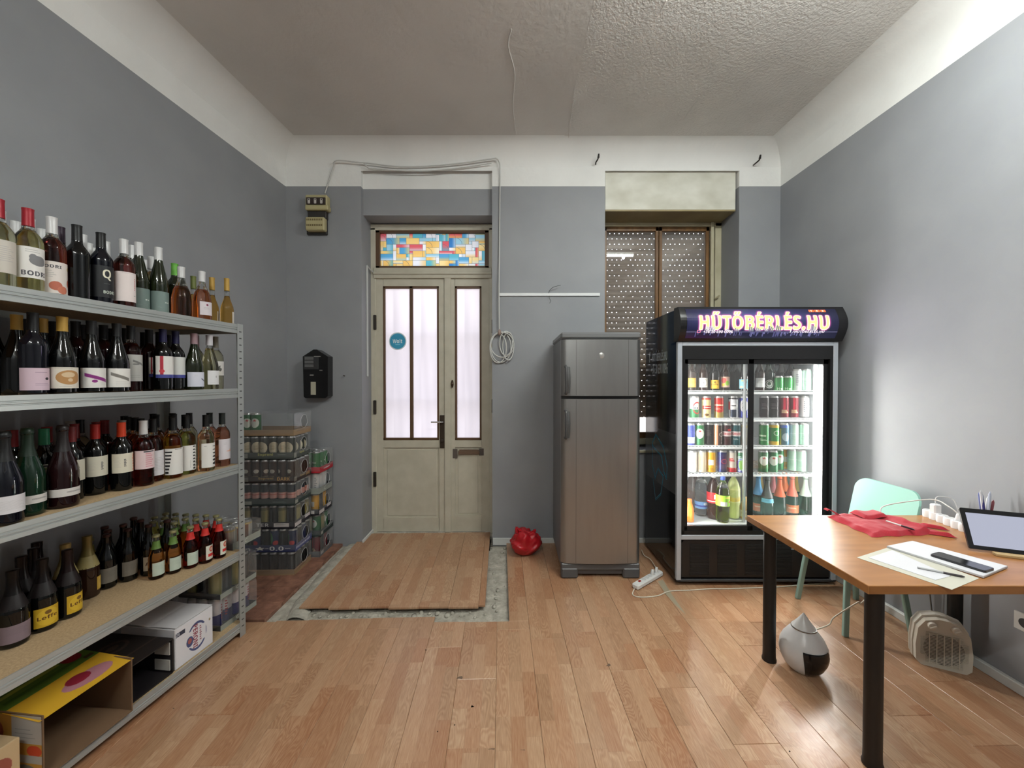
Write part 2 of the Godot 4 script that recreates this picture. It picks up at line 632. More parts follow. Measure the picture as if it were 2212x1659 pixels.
func build_room() -> void:
	var nt := noise_tex(3, 0.01, Color8(138, 140, 144), Color8(147, 149, 152), 256, 256, 4)
	var grey := tri_mat("grey_paint", nt, Vector3(0.6, 0.6, 0.6), 0.55)
	var wt := noise_tex(5, 0.01, Color8(226, 226, 223), Color8(236, 236, 233), 256, 256, 4)
	var white := tri_mat("white_paint", wt, Vector3(0.6, 0.6, 0.6), 0.6)
	var relief := noise_tex(11, 0.03, Color.BLACK, Color.WHITE, 512, 512, 5, 0.6)
	bump(white, relief, 0.15)
	var BL := 3.24
	var back := 4.35
	var top := 3.8
	# --- back wall: grey below the paint line, white above
	var w := thing("wall_back", "grey back wall with white painted top band", "wall", Vector3.ZERO, 0, "", "structure")
	var g := begin()
	var h := begin()
	wbox(g, -2.5, -1.366, -0.15, BL, WALL, back)
	wbox(h, -2.5, -1.366, BL, top, WALL, back)
	wbox(g, -1.366, -0.18, 3.0, BL, 3.72, back)
	wbox(h, -1.366, -0.18, BL, 3.45, 3.72, back)
	wbox(h, -1.366, -0.18, 3.45, top, WALL, back)
	wbox(g, -1.366, -0.18, -0.15, -0.034, WALL - 0.1, back)
	wbox(g, -0.18, 0.843, -0.15, BL, WALL, back)
	wbox(h, -0.18, 0.843, BL, top, WALL, back)
	wbox(g, 0.843, 2.057, -0.15, 0.85, WALL, back)
	wbox(h, 0.843, 2.057, 3.42, 3.49, 3.73, back)
	wbox(h, 0.843, 2.057, 3.49, top, WALL, back)
	wbox(g, 2.057, 2.72, -0.15, BL, WALL, back)
	wbox(h, 2.057, 2.72, BL, top, WALL, back)
	part(w, "painted_wall", g.commit(), grey)
	part(w, "white_band", h.commit(), white)
	# --- side walls and the wall behind the viewer
	var lp := [Vector2(left_x(WALL), WALL), Vector2(left_x(-1.7), -1.7), Vector2(left_x(-1.7) - 0.25, -1.7), Vector2(left_x(WALL) - 0.25, WALL + 0.3)]
	var rp := [Vector2(2.43, WALL), Vector2(2.43, -1.7), Vector2(2.68, -1.7), Vector2(2.68, WALL)]
	var fp := [Vector2(left_x(-1.7) - 0.25, -1.7), Vector2(2.68, -1.7), Vector2(2.68, -1.95), Vector2(left_x(-1.7) - 0.25, -1.95)]
	var sets := [["wall_left", lp, "long grey left wall behind the wine rack"], ["wall_right", rp, "grey right wall beside the table"], ["wall_front", fp, "grey wall behind the viewer"]]
	for e in sets:
		w = thing(e[0], e[2], "wall", Vector3.ZERO, 0, "", "structure")
		g = begin()
		prism_y(g, e[1], -0.15, BL)
		h = begin()
		prism_y(h, e[1], BL, top)
		part(w, "painted_wall", g.commit(), grey)
		part(w, "white_band", h.commit(), white)
	# --- ceiling with a rounded cove
	var ct := noise_tex(21, 0.012, Color8(204, 201, 196), Color8(216, 213, 208), 256, 256, 4)
	var cm := tri_mat("ceiling_paint", ct, Vector3(0.7, 0.7, 0.7), 0.38)
	var cn := noise_tex(31, 0.045, Color.BLACK, Color.WHITE, 1024, 1024, 5, 0.68)
	bump(cm, cn, 0.42)
	var c := thing("ceiling", "pale uneven plaster ceiling with a rounded cove", "ceiling", Vector3.ZERO, 0, "", "structure")
	g = begin()
	wbox(g, 0.45, 2.8, 3.5795, 3.8, -2.0, 4.4)
	part(c, "rough_plaster", g.commit(), cm)
	var sm := tri_mat("smooth_ceiling_paint", ct, Vector3(0.35, 0.35, 0.35), 0.5)
	bump(sm, cn, 0.2)
	g = begin()
	wbox(g, -2.8, 0.45, 3.58, 3.8, -2.0, 4.4)
	part(c, "smooth_plaster", g.commit(), sm)
	g = begin()
	var R := 0.2
	var inset := func(o: float) -> Array:
		return [Vector2(left_x(WALL - o) + o, WALL - o), Vector2(2.43 - o, WALL - o), Vector2(2.43 - o, -1.7 + o), Vector2(left_x(-1.7 + o) + o, -1.7 + o)]
	var steps := 8
	for k in steps:
		var a0 := PI / 2 * k / steps
		var a1 := PI / 2 * (k + 1) / steps
		var r0: Array = inset.call(R * (1 - cos(a0)) - 0.003)
		var r1: Array = inset.call(R * (1 - cos(a1)) - 0.003)
		var y0 := 3.58 - R + R * sin(a0)
		var y1 := 3.58 - R + R * sin(a1)
		for i in 4:
			var j := (i + 1) % 4
			var p := [Vector3(r0[i].x, y0, -r0[i].y), Vector3(r0[j].x, y0, -r0[j].y), Vector3(r1[j].x, y1, -r1[j].y), Vector3(r1[i].x, y1, -r1[i].y)]
			var inn: Vector3 = [Vector3(0, 0, 1), Vector3(-1, 0, 0), Vector3(0, 0, -1), Vector3(1, 0, 0)][i]
			var n0 := (inn * cos(a0) - Vector3.UP * sin(a0)).normalized()
			var n1 := (inn * cos(a1) - Vector3.UP * sin(a1)).normalized()
			var ns := [n0, n0, n1, n1]
			var cr: Vector3 = (p[1] - p[0]).cross(p[2] - p[0])
			for id in ([0, 2, 1, 0, 3, 2] if cr.dot(n0) > 0 else [0, 1, 2, 0, 2, 3]):
				g.set_normal(ns[id])
				g.set_uv(Vector2.ZERO)
				g.add_vertex(p[id])
	part(c, "cove", g.commit(), white)
	# plaster ridges left by old cracks
	var ridge := [[[1105, 62], [1098, 100], [1112, 160], [1108, 230], [1115, 290]], [[1240, 215], [1232, 260], [1228, 300], [1222, 320]], [[1440, 0], [1432, 15], [1425, 28]], [[1510, 205], [1492, 235], [1478, 258]]]
	for e in ridge:
		var pts := []
		for q in e:
			var r := ray(q[0], q[1])
			pts.append(Vector3(0, EYE, 0) + r * ((3.581 - EYE) / r.y))
		g = begin()
		tube(g, smooth_path(pts, 5), 0.0045, 6)
		part(c, "plaster_ridge", g.commit(), cm)
	# --- skirting
	var sk := tint(205, 207, 204, 0.45)
	g = begin()
	var bt := thing("baseboard_back", "thin white skirting strip on the back wall", "skirting", Vector3.ZERO, 0, "", "structure")
	wbox(g, -0.175, 0.84, -0.02, 0.045, WALL - 0.014, WALL, 0.003)
	wbox(g, 0.85, 2.42, 0.0, 0.045, WALL - 0.014, WALL, 0.003)
	part(bt, "strip", g.commit(), sk)
	g = begin()
	bt = thing("baseboard_right", "white cable trunking skirting along the right wall", "skirting", Vector3.ZERO, 0, "", "structure")
	wbox(g, 2.405, 2.43, 0.0, 0.05, -1.6, 3.64, 0.004)
	part(bt, "strip", g.commit(), sk)
	g = begin()
	bt = thing("baseboard_left", "white skirting at the foot of the door reveal", "skirting", Vector3.ZERO, 0, "", "structure")
	wbox(g, -1.366, -1.35, -0.02, 0.03, WALL - 0.02, DOORD, 0.003)
	part(bt, "strip", g.commit(), sk)

# ---------------------------------------------------------------- floor
var wood_tex: ImageTexture
func make_wood() -> ImageTexture:
	var W := 1024
	var H := 1024
	var out := PackedByteArray()
	out.resize(W * H * 3)
	var n := FastNoiseLite.new()
	n.seed = 5
	n.noise_type = FastNoiseLite.TYPE_SIMPLEX_SMOOTH
	n.frequency = 1.0
	n.fractal_octaves = 3
	var n2 := FastNoiseLite.new()
	n2.seed = 15
	n2.noise_type = FastNoiseLite.TYPE_SIMPLEX_SMOOTH
	n2.frequency = 1.0
	n2.fractal_type = FastNoiseLite.FRACTAL_NONE
	var r := RandomNumberGenerator.new()
	r.seed = 99
	for strip in 24:                    # three staves across each of eight boards
		var x0 := strip / 3 * 128 + (strip % 3) * 43
		var x1 := mini(x0 + 43, (strip / 3 + 1) * 128)
		var y := -r.randi_range(0, 260)
		while y < H:
			var len := r.randi_range(220, 430)
			var tone := r.randf()
			var warm := r.randf()
			var ox := r.randf() * 100
			var oy := r.randf() * 100
			var curl := r.randf() * 3.0
			for yy in range(maxi(y, 0), mini(y + len, H)):
				for xx in range(x0, x1):
					var u := (xx - x0) / 43.0
					var bend := n2.get_noise_2d(ox, oy + yy * 0.004) * curl
					var ring := sin((u * 2.2 + bend + n2.get_noise_2d(ox + u * 1.5, oy + yy * 0.006) * 1.4) * 7.0)
					var grain := n.get_noise_2d(ox + xx * 0.35, oy + yy * 0.012)
					var t := clampf(0.42 + (tone - 0.5) * 0.46 + ring * 0.11 * curl * 0.6 + grain * 0.34, 0.0, 1.0)
					var edge := 0.93 if xx == x0 or yy == y else 1.0
					var k := (yy * W + xx) * 3
					out[k] = int(lerpf(150 + 6 * warm, 198, t) * edge)
					out[k + 1] = int(lerpf(111 - 4 * warm, 165, t) * edge)
					out[k + 2] = int(lerpf(81 - 6 * warm, 133, t) * edge)
			y += len
	return ImageTexture.create_from_image(Image.create_from_data(W, H, false, Image.FORMAT_RGB8, out))

func build_floor() -> void:
	wood_tex = make_wood()
	var fl := thing("floor", "worn laminate floor with a broken patch down to concrete", "floor", Vector3.ZERO, 0, "", "structure")
	var lam := mat("laminate", Color.WHITE, 0.29, 0.0, 0.55)
	lam.albedo_texture = wood_tex
	var rel := noise_tex(41, 0.012, Color.BLACK, Color.WHITE, 512, 512, 4, 0.55)
	bump(lam, rel, 0.12)
	# boards are laid 1.6 degrees off the room
	var turn := Node3D.new()
	var ang := 0.0276
	var con := tri_mat("bare_concrete", noise_tex(51, 0.02, Color8(150, 145, 132), Color8(196, 191, 177), 256, 256, 5, 0.6), Vector3(2.2, 2.2, 2.2), 0.85)
	bump(con, rel, 0.9)
	turn.free()
	var s := begin()
	wbox(s, -2.6, 2.7, -0.2, -0.034, -1.95, 4.4)
	part(fl, "concrete_base", s.commit(), con)
	var to_world := func(a: float, t: float, y: float) -> Vector3:
		return Vector3(a - ang * t, y, -(t + ang * a))
	var plank := func(a0: float, a1: float, t0: float, t1: float, c0: float, seed_: int, lift := 0.0) -> void:
		if a1 - a0 < 0.012 or t1 - t0 < 0.02: return
		var st := begin()
		var y1 := lift
		var y0 := lift - 0.013
		var b := 0.0018
		var col := seed_ % 8
		var off := fmod(seed_ * 0.377, 1.0)
		var P := func(a: float, t: float, y: float) -> Vector3: return to_world.call(a, t, y)
		var UVF := func(a: float, t: float) -> Vector2: return Vector2((col + clampf((a - c0) / 0.195, 0.004, 0.996)) / 8.0, off + t / 1.28)
		var A := [a0, a1, a1, a0]
		var T := [t0, t0, t1, t1]
		var sa := [1, -1, -1, 1]
		var stt := [1, 1, -1, -1]
		var top := []
		var mid := []
		var low := []
		var ut := []
		for i in 4:
			top.append(P.call(A[i] + b * sa[i], T[i] + b * stt[i], y1))
			mid.append(P.call(A[i], T[i], y1 - b))
			low.append(P.call(A[i], T[i], y0))
			ut.append(UVF.call(A[i], T[i]))
		poly(st, top, Vector3.UP, ut)
		var nn := [Vector3(0, 0, 1), Vector3(1, 0, 0), Vector3(0, 0, -1), Vector3(-1, 0, 0)]
		for i in 4:
			var j := (i + 1) % 4
			poly(st, [top[i], top[j], mid[j], mid[i]], (nn[i] + Vector3.UP).normalized(), [ut[i], ut[j], ut[j], ut[i]])
			poly(st, [mid[i], mid[j], low[j], low[i]], nn[i], [ut[i], ut[j], ut[j], ut[i]])
		part(fl, "plank", st.commit(), lam)
	var r := RandomNumberGenerator.new()
	r.seed = 4
	var n := 0
	for k in range(-13, 14):
		var c0 := -0.024 + 0.195 * k
		var c1 := c0 + 0.1945
		var ends := [2.47, 2.475, 2.53, 2.53, 2.525, 2.52, 2.515, 2.505]
		var far: float = 3.69 if k >= 0 else (ends[mini(-k - 1, 7)])
		var t := -1.72 - r.randf() * 1.2
		while t < far:
			var t1 := minf(t + 1.2795, far)
			var q0 := maxf(t, -1.72)
			n += 1
			if k == 0 and t1 > 2.47:            # cut along the concrete strip
				plank.call(c0, c1, q0, minf(2.47, t1), c0, n)
				plank.call(c0 + 0.075, c1, maxf(q0, 2.471), t1, c0, n)
			else:
				plank.call(c0, c1, q0, t1, c0, n)
			t += 1.28
	# the island of boards still lying before the door, its front edge broken off
	var fr := [2.650, 2.632, 2.640, 2.625, 2.628, 2.622, 2.640]
	var a := -1.318
	for k in 7:
		var c0 := a + 0.195 * k
		var c1 := minf(c0 + 0.1945, -0.104)
		n += 1
		var cut: float = 3.0 + fmod(k * 0.43, 0.8)
		plank.call(c0, c1, fr[k], cut, c0, n, 0.008)
		plank.call(c0, c1, cut + 0.0005, 3.90, c0, n + 40, 0.008)
	# old red-brown tiles under the crates
	var tt := noise_tex(61, 0.018, Color8(96, 62, 48), Color8(168, 122, 100), 256, 256, 5, 0.6)
	var tm := tri_mat("old_tile", tt, Vector3(1.7, 1.7, 1.7), 0.5)
	for i in 4:
		for j in 6:
			var x0 := -1.545 - 0.2 * (i + 1)
			var d0 := 2.50 + 0.2 * j
			if x0 < left_x(d0) - 0.2: continue
			var st := begin()
			var x1 := x0 + 0.197
			wbox(st, maxf(x0, left_x(d0) - 0.02), x1, -0.034, -0.006 - 0.002 * ((i + j) % 2), d0, minf(d0 + 0.197, WALL - 0.002), 0.0015)
			part(fl, "tile", st.commit(), tm)
	# crumbs of broken screed in the trench
	for k in 46:
		var p: Vector3
		if k < 30: p = gnd(650 + k * 13.4 + r.randf() * 10, 1322 + r.randf() * 12, -0.03)
		else: p = gnd(1066 + r.randf() * 26, 1185 + (k - 30) * 9.0, -0.03)
		var st := begin()
		var q := r.randf_range(0.006, 0.017)
		var pr := [[0.0, -q * 0.5], [q * 0.9, -q * 0.3], [q * (0.7 + r.randf() * 0.5), q * 0.2], [q * 0.5, q * 0.6], [0.0, q * 0.7]]
		lathe(st, pr, 6, Vector3.ZERO, Basis(Vector3.UP, r.randf() * TAU).scaled(Vector3(1, 0.8, 1.0 + r.randf())))
		part(fl, "rubble", st.commit(), con, p)
	# mortar edge along the tiles
	s = begin()
	var mp := []
	for q in [[640, 1342], [655, 1305], [690, 1262], [722, 1220], [748, 1192], [765, 1180]]: mp.append(gnd(q[0], q[1], -0.030))
	var sp := smooth_path(mp, 5)
	var rim := func(u: float, v: float) -> Vector3:
		var e: Vector3 = sp[int(round(u * (sp.size() - 1)))]
		return e + Vector3((v - 0.5) * 0.13, 0.022 * (1.0 - pow(absf(v - 0.5) * 2.0, 3.0)) + 0.003 * sin(u * 31.0 + v * 5.0), 0)
	sheet(s, sp.size() - 1, 6, rim, Vector3.UP)
	part(fl, "mortar_edge", s.commit(), con)

# ---------------------------------------------------------------- prints on bottles, cans, cartons
func make_labels() -> void:
	atlas = Image.create(2048, 2048, false, Image.FORMAT_RGBA8)
	atlas.fill(Color(0.8, 0.8, 0.8))
	var W := Color8(222, 220, 216)
	var ink := Color8(60, 60, 66)
	var pale := Color8(170, 168, 166)
	# wine labels
	cell("bodri", W, [["l", 0.3, 0.10, 0.45, 0.02, 2, pale], ["c", 0.62, 0.42, 0.24, 0.16, c8(120, 120, 122)], ["c", 0.48, 0.32, 0.1, 0.1, c8(120, 120, 122)], ["t", "BODRI", 0.2, 0.76, 0.7, 0.15, ink]])
	cell("bodri_flower", c8(216, 208, 202), [["t", "BODRI", 0.1, 0.12, 0.5, 0.1, ink], ["l", 0.1, 0.3, 0.4, 0.02, 4, pale], ["c", 0.45, 0.75, 0.16, 0.14, c8(176, 96, 74)], ["c", 0.62, 0.86, 0.14, 0.12, c8(190, 110, 84)], ["c", 0.85, 0.62, 0.08, 0.12, c8(176, 96, 74)], ["c", 0.85, 0.18, 0.07, 0.06, c8(196, 176, 120)]])
	cell("q_black", c8(12, 14, 20), [["t", "Q", 0.38, 0.12, 0.3, 0.34, c8(226, 222, 200)], ["l", 0.42, 0.56, 0.3, 0.01, 1, c8(120, 120, 120)], ["t", "BODRI", 0.4, 0.78, 0.42, 0.1, c8(215, 225, 210)]])
	cell("red_letters", c8(226, 214, 212), [["l", 0.3, 0.05, 0.6, 0.012, 1, pale], ["k", 0.7, 0.2, 0.05, 0.42, 6, c8(190, 60, 60)], ["r", 0.66, 0.76, 0.1, 0.03, pale]])
	cell("sage", c8(112, 130, 126), [["r", 0.55, 0.5, 0.07, 0.06, c8(205, 212, 208)], ["r", 0.65, 0.51, 0.06, 0.05, c8(205, 212, 208)], ["l", 0.3, 0.78, 0.2, 0.01, 1, c8(160, 175, 170)]])
	cell("shield", c8(214, 206, 212), [["c", 0.5, 0.24, 0.08, 0.07, c8(120, 30, 70)], ["l", 0.25, 0.42, 0.5, 0.02, 3, pale]])
	cell("strip_white", c8(196, 190, 180), [["l", 0.2, 0.2, 0.6, 0.02, 8, pale]])
	cell("pink", c8(206, 182, 196), [["l", 0.42, 0.2, 0.45, 0.02, 1, c8(130, 110, 130)], ["c", 0.72, 0.48, 0.06, 0.06, c8(30, 24, 40)], ["l", 0.42, 0.7, 0.5, 0.02, 2, c8(150, 130, 150)]])
	cell("seal", c8(214, 208, 196), [["l", 0.2, 0.06, 0.6, 0.02, 1, pale], ["c", 0.52, 0.48, 0.31, 0.33, c8(176, 132, 82)], ["c", 0.5, 0.36, 0.16, 0.12, c8(208, 184, 150)], ["c", 0.54, 0.6, 0.06, 0.08, c8(208, 184, 150)], ["l", 0.3, 0.9, 0.4, 0.02, 1, pale]])
	cell("swoosh_purple", W, [["v", "/", 0.15, 0.25, 0.7, 0.5, c8(130, 40, 120)], ["c", 0.42, 0.66, 0.08, 0.07, c8(130, 40, 120)], ["l", 0.6, 0.72, 0.3, 0.015, 3, pale]])
	cell("swoosh_grey", W, [["v", "/", 0.15, 0.2, 0.6, 0.5, c8(120, 116, 110)], ["l", 0.3, 0.7, 0.6, 0.015, 4, pale]])
	cell("script_grey", c8(176, 176, 172), [["v", "/", 0.4, 0.2, 0.4, 0.24, c8(110, 110, 108)], ["c", 0.5, 0.36, 0.12, 0.03, c8(110, 110, 108)], ["l", 0.3, 0.78, 0.5, 0.015, 2, c8(130, 130, 128)]])
	cell("red_stripe", W, [["r", 0.2, 0.0, 0.12, 0.84, c8(176, 40, 58)], ["c", 0.26, 0.68, 0.1, 0.08, c8(200, 60, 70)], ["r", 0.0, 0.84, 1.0, 0.16, c8(60, 66, 140)]])
	cell("white_blue", c8(206, 208, 206), [["r", 0.0, 0.84, 1.0, 0.16, c8(60, 66, 140)]])
	cell("lilac", c8(206, 208, 222), [["v", "/", 0.6, 0.4, 0.25, 0.3, c8(90, 90, 110)], ["l", 0.3, 0.2, 0.2, 0.01, 2, pale]])
	cell("torn_white", c8(218, 218, 220), [["c", 0.62, 0.44, 0.05, 0.08, c8(170, 170, 172)], ["l", 0.2, 0.86, 0.5, 0.01, 1, pale]])
	cell("bird_white", W, [["c", 0.5, 0.5, 0.14, 0.2, c8(90, 90, 84)], ["c", 0.6, 0.4, 0.1, 0.1, W], ["l", 0.2, 0.9, 0.5, 0.01, 1, pale]])
	cell("olasz", c8(205, 205, 190), [["r", 0.1, 0.06, 0.5, 0.06, ink], ["v", "OLASZ", 0.2, 0.16, 0.5, 0.8, c8(120, 158, 70)]])
	cell("bartok", c8(214, 208, 190), [["v", "BARTÓK", 0.72, 0.08, 0.2, 0.86, c8(214, 92, 36)], ["k", 0.42, 0.3, 0.09, 0.4, 7, ink], ["l", 0.1, 0.2, 0.24, 0.01, 9, pale]])
	cell("cream_text", c8(200, 196, 180), [["k", 0.52, 0.3, 0.09, 0.4, 7, ink], ["l", 0.1, 0.25, 0.3, 0.01, 8, pale]])
	cell("pink_text", c8(218, 196, 198), [["r", 0.34, 0.05, 0.4, 0.06, ink], ["k", 0.4, 0.16, 0.3, 0.78, 7, c8(206, 150, 158)]])
	cell("band", c8(206, 202, 198), [["l", 0.45, 0.4, 0.5, 0.03, 3, ink]])
	cell("white_small", c8(214, 212, 216), [["l", 0.1, 0.3, 0.8, 0.012, 9, pale]])
	var ops := []
	for k in 7: ops.append(["r", 0.04, 0.12 + 0.125 * k, 0.26 - 0.02 * k, 0.05 + 0.004 * k, c8(22, 22, 24)])
	ops.append(["l", 0.4, 0.04, 0.4, 0.02, 1, ink])
	cell("bars_wide", W, ops)
	ops = []
	for k in 8: ops.append(["r", 0.62, 0.05 + 0.118 * k, 0.16, 0.035 + 0.006 * k, c8(22, 22, 24)])
	for k in 8: ops.append(["r", 0.86, 0.09 + 0.118 * k, 0.07, 0.03 + 0.006 * k, c8(22, 22, 24)])
	ops.append(["k", 0.42, 0.6, 0.06, 0.3, 7, pale])
	cell("bars_dots", W, ops)
	ops = []
	for k in 6: ops.append(["c", 0.8, 0.14 + 0.14 * k, 0.2, 0.012 + 0.008 * k, c8(22, 22, 24)])
	ops.append(["l", 0.15, 0.12, 0.2, 0.012, 1, ink])
	cell("bars_curved", W, ops)
	cell("rose_plain", c8(214, 208, 214), [["l", 0.3, 0.2, 0.3, 0.012, 2, pale], ["c", 0.7, 0.6, 0.24, 0.03, c8(226, 170, 150)], ["c", 0.82, 0.54, 0.14, 0.03, c8(226, 180, 160)]])
	# beer and cider labels
	cell("leffe", c8(200, 160, 34), [["c", 0.5, 0.5, 0.42, 0.42, c8(214, 176, 48)], ["t", "Leffe", 0.14, 0.42, 0.72, 0.2, c8(92, 52, 10)], ["c", 0.5, 0.26, 0.12, 0.1, c8(120, 84, 30)]])
	cell("mauve", c8(130, 112, 120), [["l", 0.2, 0.2, 0.6, 0.01, 6, c8(108, 92, 100)]])
	cell("oval_cream", c8(176, 168, 150), [["t", "Asahi", 0.12, 0.38, 0.76, 0.26, c8(46, 26, 24)], ["l", 0.2, 0.18, 0.6, 0.015, 2, c8(110, 96, 80)], ["l", 0.25, 0.74, 0.5, 0.015, 2, c8(110, 96, 80)]])
	cell("dull_grey", c8(120, 114, 104), [["l", 0.2, 0.2, 0.6, 0.015, 7, c8(86, 80, 74)]])
	cell("mint_box", c8(188, 200, 186), [["l", 0.2, 0.25, 0.6, 0.015, 6, c8(150, 168, 150)]])
	cell("strongbow", c8(216, 214, 200), [["c", 0.5, 0.28, 0.22, 0.2, c8(196, 80, 60)], ["c", 0.5, 0.28, 0.12, 0.11, c8(220, 190, 170)], ["r", 0.2, 0.6, 0.6, 0.2, c8(206, 44, 44)]])
	cell("gold_box", c8(186, 150, 60), [["r", 0.2, 0.1, 0.6, 0.8, c8(206, 172, 84)], ["l", 0.3, 0.3, 0.4, 0.02, 5, c8(120, 86, 24)]])
	cell("white_beer", c8(216, 216, 214), [["t", "A", 0.44, 0.4, 0.2, 0.22, ink], ["o", 0.5, 0.5, 0.42, 0.46, c8(180, 170, 150)]])
	cell("blue_beer", c8(130, 190, 206), [["c", 0.6, 0.3, 0.22, 0.16, c8(86, 140, 160)], ["r", 0.1, 0.7, 0.3, 0.2, c8(206, 196, 170)], ["c", 0.5, 0.16, 0.3, 0.06, c8(204, 180, 90)]])
	cell("fruit_beer", c8(206, 170, 150), [["c", 0.35, 0.35, 0.24, 0.24, c8(214, 90, 80)], ["c", 0.7, 0.6, 0.2, 0.22, c8(140, 190, 60)], ["c", 0.3, 0.74, 0.16, 0.14, c8(232, 190, 60)]])
	cell("green_round", c8(38, 52, 40), [["c", 0.5, 0.5, 0.42, 0.44, c8(206, 212, 206)], ["o", 0.5, 0.5, 0.34, 0.36, c8(60, 90, 66)], ["c", 0.5, 0.46, 0.16, 0.18, c8(70, 100, 76)]])
	cell("white_tag", c8(214, 216, 214), [["l", 0.2, 0.4, 0.6, 0.03, 3, pale]])
	# cans, wrapped right round; the front is the middle
	cell("can_be", c8(206, 212, 208), [["r", 0, 0.56, 1, 0.44, c8(52, 120, 76)], ["o", 0.6, 0.5, 0.16, 0.3, c8(190, 46, 46)], ["r", 0.44, 0.44, 0.34, 0.14, c8(236, 236, 236)], ["t", "BE", 0.48, 0.46, 0.18, 0.1, ink]])
	cell("can_gold", c8(206, 192, 142), [["r", 0, 0, 1, 0.1, c8(190, 60, 44)], ["r", 0.36, 0.4, 0.36, 0.16, c8(176, 36, 36)], ["r", 0.42, 0.46, 0.24, 0.04, c8(240, 230, 210)], ["c", 0.5, 0.84, 0.08, 0.06, c8(110, 80, 40)]])
	cell("can_red", c8(158, 136, 70), [["r", 0, 0, 1, 0.42, c8(168, 36, 30)], ["c", 0.5, 0.42, 0.26, 0.3, c8(190, 42, 34)], ["r", 0.34, 0.34, 0.32, 0.06, c8(236, 214, 180)], ["l", 0.34, 0.52, 0.3, 0.02, 2, c8(224, 180, 150)]])
	cell("can_black", c8(30, 30, 34), [["r", 0.32, 0.08, 0.36, 0.9, c8(206, 206, 210)], ["c", 0.5, 0.4, 0.17, 0.14, c8(232, 232, 232)], ["r", 0.42, 0.37, 0.16, 0.05, ink], ["r", 0.4, 0.6, 0.2, 0.36, c8(30, 40, 60)], ["r", 0.3, 0.2, 0.08, 0.4, c8(196, 44, 44)]])
	cell("can_blue", c8(58, 64, 150), [["c", 0.5, 0.4, 0.14, 0.3, c8(216, 216, 222)], ["r", 0.46, 0.26, 0.08, 0.06, ink], ["r", 0.46, 0.46, 0.08, 0.05, ink]])
	cell("can_navy", c8(60, 74, 160), [["r", 0.3, 0.6, 0.4, 0.3, c8(210, 214, 226)]])
	cell("can_green", c8(40, 104, 60), [["c", 0.5, 0.42, 0.15, 0.24, c8(214, 220, 208)], ["s", 0.5, 0.3, 0.06, 0.06, c8(200, 40, 40)]])
	cell("can_green_text", c8(44, 120, 60), [["l", 0.32, 0.5, 0.34, 0.08, 1, c8(196, 220, 190)], ["l", 0.34, 0.7, 0.3, 0.025, 2, c8(190, 216, 190)]])
	cell("can_dark", c8(34, 32, 34), [["l", 0.4, 0.3, 0.2, 0.03, 5, c8(96, 92, 90)]])
	cell("can_orange", c8(62, 46, 40), [["r", 0.38, 0.0, 0.12, 1, c8(204, 130, 96)], ["o", 0.62, 0.46, 0.08, 0.1, c8(220, 214, 206)]])
	cell("can_borsodi", c8(58, 30, 32), [["r", 0.3, 0.32, 0.4, 0.24, c8(214, 206, 204)], ["t", "BORSODI", 0.33, 0.38, 0.36, 0.12, c8(170, 40, 40)], ["c", 0.6, 0.24, 0.08, 0.06, c8(190, 40, 40)]])
	cell("can_teal", c8(26, 74, 80), [["r", 0.3, 0.32, 0.4, 0.24, c8(214, 206, 204)], ["t", "BORSODI", 0.33, 0.38, 0.36, 0.12, c8(170, 40, 40)], ["t", "0,0%", 0.42, 0.66, 0.16, 0.1, c8(220, 220, 220)]])
	cell("can_silver", c8(178, 176, 166), [["r", 0.3, 0.0, 0.08, 1, c8(120, 80, 60)], ["r", 0, 0, 1, 0.12, c8(196, 180, 130)]])
	cell("can_white", c8(226, 228, 228), [["k", 0.46, 0.2, 0.1, 0.6, 6, c8(150, 156, 160)]])
	cell("can_beige", c8(200, 190, 168), [["r", 0.42, 0.1, 0.06, 0.8, c8(170, 140, 90)]])
	cell("can_yellow", c8(214, 160, 36), [["r", 0.4, 0.38, 0.2, 0.26, c8(232, 226, 210)], ["l", 0.36, 0.8, 0.3, 0.03, 2, c8(150, 100, 30)]])
	cell("can_navy_silver", c8(34, 38, 84), [["r", 0.3, 0, 0.14, 1, c8(90, 110, 190)], ["o", 0.56, 0.45, 0.1, 0.12, c8(160, 60, 70)]])
	cell("can_red_white", c8(206, 200, 190), [["r", 0, 0.78, 1, 0.22, c8(186, 40, 56)], ["l", 0.4, 0.3, 0.2, 0.04, 3, c8(186, 60, 60)]])
	cell("can_lein", c8(60, 110, 84), [["c", 0.5, 0.7, 0.2, 0.4, c8(70, 80, 160)], ["c", 0.52, 0.62, 0.12, 0.26, c8(120, 176, 90)], ["t", "lein", 0.34, 0.82, 0.34, 0.14, c8(230, 236, 240)], ["l", 0.36, 0.2, 0.2, 0.03, 4, c8(200, 220, 220)]])
	cell("can_he", c8(56, 146, 74), [["t", "He", 0.44, 0.78, 0.2, 0.18, c8(214, 236, 210)]])
	cell("can_maroon", c8(112, 30, 40), [["r", 0.45, 0, 0.07, 0.6, c8(214, 44, 70)], ["l", 0.4, 0.62, 0.24, 0.05, 3, c8(216, 180, 140)]])
	cell("can_green_yellow", c8(48, 132, 64), [["r", 0, 0, 1, 0.14, c8(216, 176, 60)], ["r", 0, 0.82, 1, 0.18, c8(220, 180, 60)], ["o", 0.56, 0.4, 0.1, 0.12, c8(226, 236, 220)]])
	cell("can_blue_yellow", c8(70, 106, 120), [["r", 0, 0, 1, 0.14, c8(80, 110, 190)], ["r", 0.34, 0.2, 0.05, 0.8, c8(204, 196, 80)], ["c", 0.54, 0.6, 0.12, 0.2, c8(160, 180, 190)], ["r", 0.66, 0, 0.04, 1, c8(120, 160, 220)]])
	cell("can_pale", c8(176, 206, 190), [["r", 0.0, 0.42, 1, 0.03, c8(206, 224, 212)], ["l", 0.4, 0.56, 0.2, 0.02, 4, c8(140, 180, 156)]])
